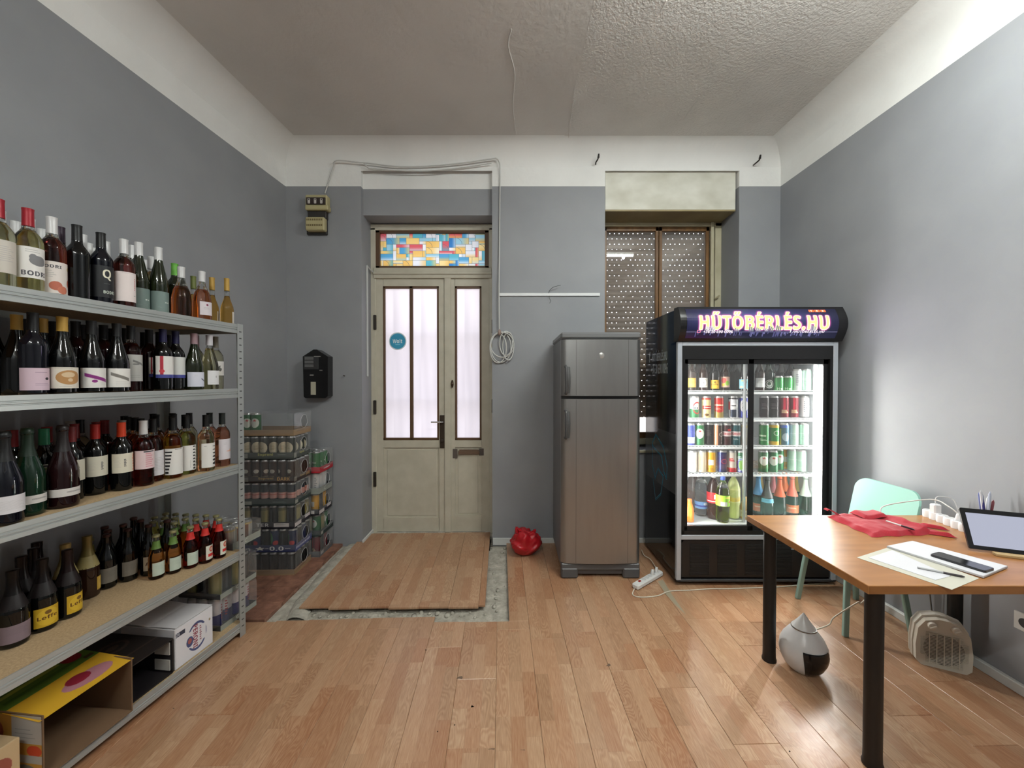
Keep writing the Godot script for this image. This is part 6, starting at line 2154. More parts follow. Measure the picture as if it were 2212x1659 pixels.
	shelf_bottle(2, 319, 0.13, [N, "bordeaux", "darkrose", kcap, "white_small", 165.0, [0.03, 0.15]], "dark rosé bottle with black cap and plain white label on third shelf")
	shelf_bottle(2, 352, 0.10, [N, "bordeaux", "amber", kcap, "bars_wide", 175.0, [0.02, 0.15]], "amber rosé bottle with black bars across its white label")
	shelf_bottle(2, 388, 0.11, [N, "bordeaux", "lime", kcap, "bars_dots", 110.0, [0.02, 0.15]], "pale green bottle with small black bars, beside the amber one")
	shelf_bottle(2, 412, 0.08, [N, "bordeaux", "lime", kcap, "bars_dots", 120.0, [0.02, 0.15]], "pale green bottle with small black bars at the shelf edge")
	shelf_bottle(2, 444, 0.07, [N, "bordeaux", "white", kcap, "bars_curved", 130.0, [0.02, 0.15]], "clear bottle with black curved strokes on its white label")
	shelf_bottle(2, 452, 0.165, [N, "bordeaux", "rose", c8(30, 36, 34), "rose_plain", 120.0, [0.04, 0.155]], "orange rosé bottle with white label, second from the rack end")
	shelf_bottle(2, 479, 0.082, [N, "bordeaux", "rose", c8(30, 36, 34), "rose_plain", 120.0, [0.04, 0.155]], "orange rosé bottle with white label, last before the rack end")
	for e in [[100, 0.24], [160, 0.26], [200, 0.26], [225, 0.3], [60, 0.24]]:
		shelf_bottle(2, e[0], e[1], [N, "bordeaux", "black", c8(120, 22, 26), "", 0.0], "dark bottle with red capsule in the back of third shelf", "red capped bottles in the back of the third shelf")
	for e in [[208, 0.2], [256, 0.22], [175, 0.34]]:
		shelf_bottle(2, e[0], e[1], [N, "bordeaux", "darkrose", c8(150, 146, 140), "", 0.0], "dark bottle with pale grey capsule in the back of third shelf", "grey capped bottles in the back of the third shelf")
	for e in [[268, 0.2], [286, 0.22], [318, 0.22], [338, 0.2], [336, 0.3], [356, 0.2], [376, 0.2], [374, 0.29], [396, 0.19], [418, 0.17], [408, 0.27], [434, 0.17], [430, 0.26], [446, 0.24]]:
		shelf_bottle(2, e[0], e[1], [N, "bordeaux", "white" if int(e[0]) % 4 < 2 else "rose", kcap, "", 0.0], "black capped clear wine bottle in the back rows of third shelf", "black capped bottles in the back rows of the third shelf")
	# ---- fourth shelf: large beers
	var B := "beer_bottle"
	shelf_bottle(3, 20, 0.215, [B, "belgian", "black", c8(12, 8, 9), "mauve", 140.0, [0.02, 0.085], c8(18, 11, 13)], "large dark beer bottle with mauve label on fourth shelf")
	shelf_bottle(3, 68, 0.225, [B, "belgian", "black", c8(18, 11, 13), "leffe", 110.0, [0.02, 0.095], c8(20, 12, 14)], "large dark beer bottle with round yellow label beside the mauve one")
	shelf_bottle(3, 109, 0.23, [B, "belgian", "black", c8(30, 14, 15), "leffe", 110.0, [0.02, 0.095], c8(24, 13, 14)], "large dark beer bottle with tilted yellow label beside the gold foils", "", 0.5)
	shelf_bottle(3, 136, 0.31, [B, "belgian", "black", c8(150, 134, 84), "", 0.0, [], c8(160, 146, 96)], "beer bottle with gold foil neck and no front label")
	shelf_bottle(3, 170, 0.32, [B, "belgian", "brown", c8(120, 106, 60), "gold_box", 60.0, [0.03, 0.09], c8(150, 138, 90)], "beer bottle with gold foil neck and narrow yellow label", "", 0.9)
	for e in [[40, 0.34], [88, 0.34], [115, 0.36], [60, 0.42]]:
		shelf_bottle(3, e[0], e[1], [B, "belgian", "black", c8(24, 13, 15), "", 0.0, [], c8(20, 12, 14)], "large dark foil topped beer bottle in the back of fourth shelf", "foil topped beers in the back of the fourth shelf")
	# dark beers
	var labs := ["dull_grey", "dull_grey", "oval_cream", "oval_cream"]
	var fr := [[226, 0.325, "dark beer bottle with worn grey label, first of the dark row"], [255, 0.30, "dark beer bottle with worn grey label, second of the dark row"], [296, 0.255, "dark beer bottle with cream script label beside the worn ones"], [328, 0.225, "dark beer bottle with cream script label beside the amber ciders"]]
	for k in 4: shelf_bottle(3, fr[k][0], fr[k][1], [B, "beer", "black", c8(60, 30, 26), labs[k], 130.0], fr[k][2])
	for e in [[204, 0.38], [240, 0.39], [222, 0.45], [268, 0.37], [285, 0.44], [255, 0.46]]:
		shelf_bottle(3, e[0], e[1], [B, "beer", "black", c8(70, 36, 30), "", 0.0], "dark beer bottle in the back of the dark group", "dark beers in the back of the fourth shelf")
	# ciders
	var C := "cider_bottle"
	var cg := c8(150, 146, 104)
	shelf_bottle(3, 470, 0.062, [C, "cider", "cherry", cg, "strongbow", 100.0, [0.02, 0.095], c8(196, 46, 40)], "red cider bottle with white and red label at the shelf edge", "", 0.45)
	shelf_bottle(3, 448, 0.085, [C, "cider", "cherry", cg, "strongbow", 100.0, [0.02, 0.095], c8(196, 46, 40)], "red cider bottle with white and red label, second in the edge row", "", 0.4)
	shelf_bottle(3, 412, 0.115, [C, "cider", "cherry", cg, "mint_box", 110.0, [0.02, 0.085], c8(196, 46, 40)], "red cider bottle with pale square label in the edge row")
	shelf_bottle(3, 384, 0.15, [C, "cider", "amber", cg, "mint_box", 110.0, [0.02, 0.085], c8(96, 128, 60)], "amber cider bottle with pale square label, green neck foil")
	shelf_bottle(3, 358, 0.18, [C, "cider", "amber", cg, "mint_box", 110.0, [0.02, 0.085], c8(96, 128, 60)], "amber cider bottle with pale square label next to the dark beers")
	for i in 76:
		for j in 6:
			var u := 0.062 + 0.0055 * i
			var v := 0.125 + 0.0648 * j
			if v < 0.10 + (u - 0.05) * 0.72: continue
			var q := Vector2(u, v)
			var ok := v < RACK_W - 0.045
			for e in occ[3]:
				if Vector2(e.x, e.y).distance_to(q) < e.z + 0.0322: ok = false
			if not ok: continue
			occ[3].append(Vector3(u, v, 0.0322))
			var kind: int = 0 if j < 2 else 1 if j < 4 else 2
			bottle(C, "cider", ["cherry", "amber", "lime"][kind], cg, "", 0.0, rackpos(q.x, q.y, RACK_Y[3] - 0.0035), rack_face(), ["red necked cider bottle in the crowd on fourth shelf", "green necked cider bottle in the crowd on fourth shelf", "yellow green cider bottle at the back of the crowd on fourth shelf"][kind], ["red ciders on the fourth shelf", "green necked ciders on the fourth shelf", "yellow green ciders on the fourth shelf"][kind], [], [c8(190, 46, 40), c8(96, 130, 62), c8(180, 176, 84)][kind])
	# plain cardboard boxes standing behind the top row
	for k in 2:
		var e: Array = [[92.0, 204.0, 0.19, "long plain cardboard box behind the bottles on top shelf"], [350.0, 379.0, 0.22, "narrow plain cardboard box behind the green flutes on top shelf"]][k]
		var u0 := rack_u(e[0], 0.40 if k == 0 else 0.30)
		var u1 := rack_u(e[1], 0.40 if k == 0 else 0.30)
		var bx := thing("cardboard_box", e[3], "cardboard box", rackpos((u0 + u1) / 2, 0.445 if k == 0 else 0.36, RACK_Y[0] - 0.0035))
		bx.basis = rack_basis()
		var hh: float = [0.285, 0.215][k]
		part(bx, "box", boxm(Vector3(absf(u0 - u1), hh, 0.11), 0.002), tint(150, 118, 78, 0.75), Vector3(0, hh / 2, 0))
		part(bx, "tape", boxm(Vector3(absf(u0 - u1) * 0.98, 0.001, 0.04), 0.0003), tint(176, 146, 98, 0.35), Vector3(0, hh + 0.0003, 0))
	rack_cartons()

func rack_cartons() -> void:
	var Y: float = RACK_Y[4] - 0.0035
	var bz := rack_basis()
	# white beer carton, local x = -u, z = -v
	var t := thing("beer_carton", "white beer carton with red and blue sideways lettering on the bottom shelf", "carton", rackpos(0.31, 0.0, Y))
	t.basis = bz
	var wh := tint(208, 206, 208, 0.6)
	var s := begin()
	rbox(s, Vector3(0, 0.1, -0.17), Vector3(0.215, 0.2, 0.30), 0.003)
	part(t, "box", s.commit(), wh)
	s = begin()
	print_quad(s, "peroni", Vector3(-0.1045, 0.197, -0.0195), Vector3(0.1045, 0.197, -0.0195), Vector3(0.1045, 0.003, -0.0195), Vector3(-0.1045, 0.003, -0.0195), Vector3(0, 0, 1))
	part(t, "front_print", s.commit(), atlas_mat())
	for k in 2:
		s = begin()
		var e: float = [-1.0, 1.0][k]
		var flap := func(u: float, v: float) -> Vector3:
			return Vector3(lerpf(-0.105, 0.105, u), 0.2015 + 0.012 * (1.0 - v) * (0.4 + 0.6 * k) + 0.01 * v * (1.0 - v), -0.02 - 0.15 * v if k == 0 else -0.32 + 0.15 * v)
		sheet(s, 3, 4, flap, Vector3.UP, 0.003)
		part(t, "flap", s.commit(), wh)
	# black open crate-like carton
	t = thing("black_carton", "open black carton with wood grain print on the bottom shelf", "carton", rackpos(0.53, 0.0, Y))
	t.basis = bz
	s = begin()
	box(s, Vector3(0.0, 0.165, -0.23), Vector3(0.205, 0.006, 0.42))
	box(s, Vector3(0.1, 0.083, -0.23), Vector3(0.006, 0.16, 0.42))
	box(s, Vector3(-0.1, 0.083, -0.23), Vector3(0.006, 0.16, 0.42))
	box(s, Vector3(0.0, 0.083, -0.435), Vector3(0.198, 0.16, 0.006))
	box(s, Vector3(0.0, 0.003, -0.23), Vector3(0.198, 0.006, 0.42))
	part(t, "box", s.commit(), tint(28, 24, 26, 0.5))
	s = begin()
	print_quad(s, "wood_print", Vector3(-0.102, 0.1685, -0.44), Vector3(0.102, 0.1685, -0.44), Vector3(0.102, 0.1685, -0.02), Vector3(-0.102, 0.1685, -0.02), Vector3.UP)
	part(t, "top_print", s.commit(), atlas_mat())
	s = begin()
	box(s, Vector3(0.094, 0.12, -0.07), Vector3(0.004, 0.06, 0.08))
	box(s, Vector3(0.094, 0.04, -0.07), Vector3(0.004, 0.05, 0.08))
	part(t, "inner_pale_panels", s.commit(), tint(190, 186, 178, 0.6))  # two pale panels against the inner side wall
	# open fruit carton hanging over the shelf edge
	t = thing("fruit_carton", "open fruit carton with yellow and green printed flap on the bottom shelf", "carton", rackpos(0.80, 0.03, Y))
	t.basis = bz
	s = begin()
	var kr := tint(112, 86, 62, 0.75)
	box(s, Vector3(0, 0.003, -0.12), Vector3(0.30, 0.006, 0.34))
	box(s, Vector3(0.149, 0.115, -0.12), Vector3(0.005, 0.23, 0.34))
	box(s, Vector3(0, 0.115, -0.288), Vector3(0.30, 0.23, 0.005))
	box(s, Vector3(-0.149, 0.115, -0.12), Vector3(0.005, 0.23, 0.34))
	part(t, "box", s.commit(), kr)
	s = begin()
	print_quad(s, "fruit_flap", Vector3(-0.15, 0.235, -0.23), Vector3(0.15, 0.25, -0.23), Vector3(0.16, 0.222, 0.05), Vector3(-0.16, 0.216, 0.05), Vector3.UP)
	part(t, "flap", s.commit(), atlas_mat())
	s = begin()
	print_quad(s, "fruit_side", Vector3(-0.1525, 0.228, -0.20), Vector3(-0.1525, 0.228, 0.048), Vector3(-0.1525, 0.004, 0.048), Vector3(-0.1525, 0.004, -0.20), Vector3(-1, 0, 0))
	part(t, "side_print", s.commit(), atlas_mat())
	# second carton with flower print nearer the rack's near end
	t = thing("flower_carton", "beige carton with dark flower print on the bottom shelf", "carton", rackpos(1.13, 0.05, Y))
	t.basis = bz
	s = begin()
	rbox(s, Vector3(0, 0.09, -0.16), Vector3(0.30, 0.18, 0.36), 0.003)
	part(t, "box", s.commit(), tint(176, 150, 114, 0.7))
	s = begin()
	print_quad(s, "flower_side", Vector3(-0.149, 0.178, 0.021), Vector3(0.149, 0.178, 0.021), Vector3(0.149, 0.002, 0.021), Vector3(-0.149, 0.002, 0.021), Vector3(0, 0, 1))
	part(t, "front_print", s.commit(), atlas_mat())

# ---------------------------------------------------------------- shrink wrapped trays of cans
var film_n := 0
func can_pack(at: Vector3, turn: float, sx: float, sz: float, h: float, cells_: Array, tray: String, tray_end: String, tray_h: float, label: String, group := "", few := -1) -> Node3D:
	# local: x across (six cans), z towards the room (four cans); the film's hole faces +x
	var t := thing("can_pack", label, "drink pack", at, turn, group)
	var s := begin()
	var hx := sx / 2
	var hz := sz / 2
	box(s, Vector3(0, 0.0015, 0), Vector3(sx, 0.003, sz))
	for e in [-1, 1]:
		box(s, Vector3(0, tray_h / 2, e * (hz - 0.0012)), Vector3(sx, tray_h, 0.0024))
		box(s, Vector3(e * (hx - 0.0012), tray_h / 2, 0), Vector3(0.0024, tray_h, sz - 0.005))
	var tr := part(t, "tray", s.commit(), tint(120, 98, 72, 0.75) if tray == "tray_kraft" else tint(70, 70, 72, 0.7))
	s = begin()
	print_quad(s, tray, Vector3(-hx, tray_h, hz + 0.0004), Vector3(hx, tray_h, hz + 0.0004), Vector3(hx, 0, hz + 0.0004), Vector3(-hx, 0, hz + 0.0004), Vector3(0, 0, 1))
	print_quad(s, tray_end, Vector3(hx + 0.0004, tray_h, hz), Vector3(hx + 0.0004, tray_h, -hz), Vector3(hx + 0.0004, 0, -hz), Vector3(hx + 0.0004, 0, hz), Vector3(1, 0, 0))
	part(tr, "tray_print", s.commit(), atlas_mat())
	var nx := int(sx / 0.0665)
	var nz := int(sz / 0.0665)
	for i in nx:
		for j in nz:
			if i > 0 and i < nx - 1 and j > 0 and j < nz - 1: continue
			if few >= 0 and (i > few or j < nz - 2): continue
			var p := Vector3((i - (nx - 1) / 2.0) * 0.0667, 0.0035, (j - (nz - 1) / 2.0) * 0.0667)
			can_parts(t, cells_[(i + j) % cells_.size()], h, p + Vector3(1e-5, 0, 0), rng.randf_range(-0.8, 0.8))
	# film: crumpled sheet over the cans, open round hole at the end
	film_n += 1
	var nzs := FastNoiseLite.new()
	nzs.seed = 100 + film_n
	nzs.frequency = 14.0
	var H := h + 0.0052
	var wob := func(p: Vector3, n: Vector3) -> Vector3:
		return p + n * (0.0012 + 0.003 * nzs.get_noise_3dv(p)) if n.y > 0.5 else p + n * (0.004 + 0.006 * nzs.get_noise_3dv(p))
	var fm := pane("shrink_film", Color(0.86, 0.87, 0.87), 0.10, 0.12)
	s = begin()
	var top := func(u: float, v: float) -> Vector3:
		return wob.call(Vector3(lerpf(-hx, hx, u), H - 0.006 * pow(absf(u - 0.5) * 2, 6.0), lerpf(hz, -hz, v)), Vector3.UP)
	sheet(s, 12, 10, top, Vector3.UP)
	for e in [-1.0, 1.0]:
		var sidef := func(u: float, v: float) -> Vector3:
			return wob.call(Vector3(lerpf(-hx, hx, u), lerpf(tray_h * 0.3, H, v), e * hz), Vector3(0, 0, e))
		sheet(s, 12, 8, sidef, Vector3(0, 0, e))
		# end with a hole
		var endf := func(u: float, v: float) -> Vector3:
			var a := u * TAU
			var c := Vector2(cos(a), sin(a))
			var q := minf(hz / maxf(absf(c.x), 1e-4), ((H - tray_h) * 0.5 + tray_h * 0.2) / maxf(absf(c.y), 1e-4))
			var r := lerpf(minf(0.052, (H - tray_h) * 0.4), q, v)
			return wob.call(Vector3(e * (hx + 0.008 * (1.0 - v)), (H + tray_h * 0.6) * 0.5 + c.y * r, c.x * r), Vector3(e, 0, 0))
		sheet(s, 28, 4, endf, Vector3(e, 0, 0))
	part(t, "film", s.commit(), fm)
	for e in [1.0]:
		s = begin()
		var pts := []
		for k in 29:
			var a := TAU * k / 28
			var r := minf(0.052, (H - tray_h) * 0.4)
			pts.append(Vector3(e * (hx + 0.0125), (H + tray_h * 0.6) * 0.5 + sin(a) * r, cos(a) * r + 0.003 * sin(a * 5)))
		tube(s, pts, 0.0018, 5)
		part(t, "film_edge", s.commit(), pane("film_edge", Color(0.9, 0.9, 0.9), 0.5, 0.2))
	return t

func build_packs() -> void:
	# tall stack in the corner, seven trays
	var base := Vector3(-1.876, -0.007, -3.205)
	var spec := [
		["tray_kraft", "tray_kraft", 0.045, ["can_blackish"], "bottom tray of the corner stack, black cans in brown cardboard"],
		["tray_blue", "tray_blue_end", 0.052, ["can_star", "can_blackish"], "blue star printed beer tray, second from the bottom of the corner stack"],
		["tray_black", "tray_black_end", 0.05, ["can_blackish", "can_olive"], "black lettered beer tray, third from the bottom of the corner stack"],
		["tray_green", "tray_green", 0.05, ["can_rose_band"], "dark green beer tray with pink banded cans in the corner stack"],
		["tray_dark", "tray_dark", 0.045, ["can_brown"], "brown dark beer tray with gold lettering in the corner stack"],
		["tray_moss", "tray_moss", 0.05, ["can_cream"], "grey green beer tray with cream labelled cans in the corner stack"],
		["tray_kraft", "tray_kraft", 0.045, ["can_green"], "half empty kraft tray with green cans topping the corner stack"]]
	var y := -0.008
	for k in spec.size():
		var e: Array = spec[k]
		var p := Vector3(base.x + 0.006 * sin(k * 2.1), y, base.z + 0.006 * cos(k * 1.7))
		can_pack(p, 0.02 * sin(k * 3.0) + 0.03, 0.405, 0.27, 0.168, e[3], e[0], e[1], e[2], e[4], "", 1 if k == 6 else -1)
		y += 0.1785
	# stack behind it against the back wall
	var b2 := [
		["tray_grey", "tray_grey", ["can_maroon", "can_blackish"], 0.168, "purple grey can pack at the bottom beside the door pier"],
		["tray_green", "tray_green", ["can_green", "can_olive"], 0.168, "green leafy can pack, second beside the door pier"],
		["tray_black", "tray_black_end", ["can_yellow", "can_dark"], 0.168, "dark can pack with yellow topped cans beside the door pier"],
		["tray_silver", "tray_silver", ["can_white"], 0.168, "clear wrapped white can pack beside the door pier"],
		["tray_red", "tray_red", ["can_green_text"], 0.168, "red tray pack topped with dark green cans beside the door pier"]]
	y = -0.008
	for k in b2.size():
		var e: Array = b2[k]
		can_pack(Vector3(-1.815 + 0.008 * sin(k * 2.0), y, -3.50), 0.02, 0.38, 0.255, e[3], e[2], e[0], e[1], 0.05, e[4])
		y += 0.1785
	# packs pushed through the end of the rack
	var tn := atan2(SU.x, -SU.y)
	var fy := rack_basis().get_euler().y
	var at := rackpos(-0.02, 0.185, RACK_Y[4] - 0.0035)
	can_pack(at + Vector3(0, 0, 0), fy, 0.27, 0.26, 0.168, ["can_wb"], "tray_silver", "tray_silver", 0.03, "white and blue can pack on the bottom shelf at the rack end")
	can_pack(at + Vector3(0, 0.178, 0), fy, 0.27, 0.26, 0.168, ["can_olive", "can_blackish"], "tray_silver", "tray_silver", 0.03, "olive can pack standing on the white and blue pack")
	can_pack(rackpos(-0.085, 0.185, RACK_Y[3] - 0.0035), fy, 0.22, 0.26, 0.115, ["can_silver"], "tray_silver", "tray_silver", 0.04, "clear wrapped pack of short silver cans overhanging the fourth shelf")
	occ[3] = [Vector3(-0.075, 0.12, 0.075), Vector3(-0.075, 0.24, 0.075)]

# ---------------------------------------------------------------- stock in the cooler
func cool_x(px: float, d: float) -> float:
	return (px - 1106.0) / F * d
func cool_can(px: float, shelf: int, d: float, key: String, text: String, h := 0.168, turn := 0.0) -> void:
	can(key, Vector3(cool_x(px, d), COOL_Y[shelf], -d), turn - 0.4, text, "", h)
func cool_bottle(px: float, shelf: int, d: float, b: Array, text: String, turn := -0.4, group := "") -> void:
	bottle(b[0], b[1], b[2], b[3], b[4], b[5], Vector3(cool_x(px, d), COOL_Y[shelf] - (0.003 if shelf == 4 else 0.0), -d), turn, text, group, b[6] if b.size() > 6 else [], b[7] if b.size() > 7 else null)
func stock_cooler() -> void:
	var d := CF + 0.15
	var B := "beer_bottle"
	var S := "drink_bottle"
	var W := "sparkling_wine_bottle"
	var cr := c8(150, 130, 80)
	# top shelf, first door
	cool_bottle(1494, 0, d, [B, "beer", "brown", cr, "gold_box", 120.0], "brown beer bottle with gold label on the cooler's top shelf")
	cool_bottle(1519, 0, d, [B, "beer", "brown", cr, "white_beer", 110.0], "brown beer bottle with white label on the cooler's top shelf")
	cool_bottle(1544, 0, d, [B, "beer", "black", cr, "leffe", 110.0, [0.02, 0.085]], "black beer bottle with yellow label on the cooler's top shelf")
	cool_bottle(1566, 0, d, [B, "beer", "brown", cr, "fruit_beer", 120.0, [0.03, 0.11]], "brown beer bottle with colourful fruit label in the cooler")
	cool_bottle(1588, 0, d + 0.03, [B, "beer", "black", c8(210, 190, 70), "", 0.0], "dark beer bottle with yellow cap in the cooler")
	cool_bottle(1606, 0, d - 0.02, [B, "cider", "black", c8(130, 190, 206), "blue_beer", 130.0, [0.02, 0.09]], "small dark bottle with light blue label in the cooler")
	for e in [[1507, 0.10, "gold labelled"], [1532, 0.09, "white labelled"], [1556, 0.10, "fruit labelled"], [1580, 0.12, "yellow capped"]]: cool_bottle(e[0], 0, d + e[1], [B, "beer", "brown", cr, "", 0.0], "brown beer bottle standing behind the %s one in the cooler" % e[2])
	# top shelf, second door
	cool_bottle(1641, 0, d, [B, "beer", "brown", c8(206, 206, 206), "white_tag", 120.0], "brown bottle with white label behind the second cooler door")
	cool_bottle(1660, 0, d + 0.02, [B, "beer", "bottlegreen", c8(60, 70, 130), "green_round", 120.0, [0.02, 0.09]], "green beer bottle with round white emblem in the cooler")
	cool_can(1681, 0, d - 0.005, "can_he", "bright green can in front of dark bottles in the cooler", 0.115)
	cool_can(1701, 0, d + 0.0, "can_he", "bright green can beside the white cans in the cooler", 0.115, -0.3)
	for e in [1666, 1687, 1708]: cool_bottle(e, 0, d + 0.09, [B, "beer", "black", cr, "", 0.0], "dark bottle behind the bright green cans in the cooler", -0.4, "dark bottles behind the green cans")
	cool_can(1721, 0, d + 0.01, "can_white", "white can on the cooler's top shelf beside the green cans")
	cool_can(1741, 0, d + 0.01, "can_pale", "pale green can on the cooler's top shelf near the lamp")
	# second shelf
	var l2 := [[1500, "can_be", "white and green can with red ring in the cooler"], [1526, "can_gold", "gold can with red plate label in the cooler"], [1553, "can_red", "red and gold shield can in the cooler"], [1584, "can_black", "black and white can with red edges in the cooler"], [1606, "can_blue", "blue can with white panel on the cooler's second shelf"]]
	for e in l2: cool_can(e[0], 1, d - 0.01, e[1], e[2])
	var r2 := [[1651, "can_dark", "dark grey can on the cooler's second shelf"], [1672, "can_dark", "dark grey can beside the maroon cans in the cooler"], [1694, "can_maroon", "maroon can with pink stripe in the cooler"], [1715, "can_maroon", "maroon can with gold print nearest the cooler lamp"]]
	for e in r2: cool_can(e[0], 1, d + 0.03, e[1], e[2])
	cool_can(1738, 1, d + 0.06, "can_white", "white can on the cooler's second shelf near the lamp")
	# third shelf
	var l3 := [[1492, "can_navy", "navy can with white flash on the cooler's third shelf"], [1512, "can_green", "green can with white emblem on the cooler's third shelf"], [1532, "can_dark", "black can on the cooler's third shelf"], [1551, "can_orange", "dark can with orange stripe on the cooler's third shelf"], [1570, "can_borsodi", "dark red can with white name band in the cooler"], [1590, "can_teal", "teal can with white name band in the cooler"], [1609, "can_silver", "silver can with brown edge on the cooler's third shelf"]]
	for e in l3: cool_can(e[0], 2, d - 0.01 + (0.03 if e[1] == "can_dark" else 0.0), e[1], e[2])
	var r3 := [[1651, "can_green_text", "green can with pale lettering on the cooler's third shelf"], [1673, "can_green_yellow", "green can with yellow bands in the cooler"], [1694, "can_blue_yellow", "blue and yellow can in the cooler"], [1715, "can_pale", "pale green can with a line round it on the third cooler shelf"], [1737, "can_pale", "pale green can nearest the lamp on the third cooler shelf"]]
	for e in r3: cool_can(e[0], 2, d - 0.0, e[1], e[2])
	# fourth shelf
	var l4 := [[1496, "can_white", "white can with grey vertical print on the fourth cooler shelf"], [1517, "can_beige", "beige can on the fourth cooler shelf"], [1537, "can_yellow", "golden yellow can with white square in the cooler"], [1561, "can_navy_silver", "navy can with silver blue stripe in the cooler"], [1582, "can_red_white", "white can with red foot in the cooler"], [1602, "can_lein", "green and blue can with white letters in the cooler"]]
	for e in l4: cool_can(e[0], 3, d - 0.012 * (1 if e[1] == "can_lein" else 0), e[1], e[2])
	var r4 := [[1650, "can_green", "green can with emblem, farthest from the cooler lamp"], [1671, "can_green", "green can with emblem in the middle of the green cans"], [1684, "can_green", "green can with emblem behind the other green cans"], [1713, "can_pale", "pale glassy can on the fourth cooler shelf"], [1732, "can_pale", "pale glassy can nearest the lamp on the fourth cooler shelf"]]
	for k in r4.size(): cool_can(r4[k][0], 3, d + [0.0, 0.0, 0.07, 0.05, 0.02][k], r4[k][1], r4[k][2])
	cool_can(1696, 3, d + 0.12, "can_yellow", "yellow can behind the green cans in the cooler")
	# floor of the cooler
	cool_bottle(1491, 4, d - 0.04, [S, "glassjuice", "orange", c8(226, 110, 40), "", 0.0], "small orange soft drink bottle on the cooler floor")
	cool_bottle(1516, 4, d + 0.10, [S, "pet", "water", c8(120, 170, 220), "lab_water", 200.0, [0.06, 0.115]], "clear water bottle with blue label on the cooler floor")
	cool_bottle(1543, 4, d + 0.03, [S, "pet", "cola", c8(214, 214, 214), "lab_cola", 220.0], "cola bottle with red label on the cooler floor")
	cool_bottle(1563, 4, d - 0.045, [S, "pet", "soda", c8(58, 84, 170), "lab_lime", 240.0], "green soda bottle with blue cap on the cooler floor")
	cool_bottle(1586, 4, d + 0.04, [S, "pet", "pale", c8(214, 220, 170), "lab_citrus", 240.0, [0.125, 0.23]], "pale citrus drink bottle with cream cap on the cooler floor")
	cool_bottle(1610, 4, d + 0.02, [S, "glassjuice", "juice", c8(190, 150, 60), "lab_juice", 160.0, [0.02, 0.07]], "small pear juice bottle at the centre post of the cooler")
	cool_bottle(1499, 4, d + 0.19, [S, "pet", "cola", c8(40, 36, 36), "", 0.0], "dark cola bottle at the back of the cooler floor")
	cool_bottle(1578, 4, d + 0.2, [S, "pet", "cola", c8(70, 170, 90), "", 0.0], "dark bottle with green cap at the back of the cooler floor")
	var fz := [[1640, 0.10, c8(86, 156, 206), "lab_fizz_orange", "sparkling wine with blue foil and orange label in the cooler"], [1644, 0.22, c8(176, 160, 96), "", "sparkling wine with gold foil in the cooler"], [1659, 0.02, c8(70, 66, 70), "lab_fizz_blue", "sparkling wine with dark foil and light blue label in the cooler"], [1672, 0.16, c8(196, 106, 116), "", "sparkling wine with pink foil in the cooler"], [1686, 0.05, c8(226, 92, 50), "", "sparkling wine with orange foil beside the pink one in the cooler"], [1697, 0.20, c8(240, 110, 40), "", "sparkling wine with bright orange foil at the back of the cooler"], [1713, 0.06, c8(206, 96, 76), "lab_fizz_orange", "sparkling wine with coral foil in the cooler"], [1724, 0.20, c8(226, 190, 70), "", "sparkling wine with yellow foil in the cooler"], [1742, 0.06, c8(190, 206, 190), "", "pale green sparkling wine nearest the cooler lamp"]]
	for e in fz: cool_bottle(e[0], 4, d + e[1], [W, "sparkling", "bottlegreen" if e[0] > 1730 else "black", e[2], e[3], 130.0, [0.13, 0.16] if e[3] == "lab_fizz_blue" else [], e[2]], e[4])

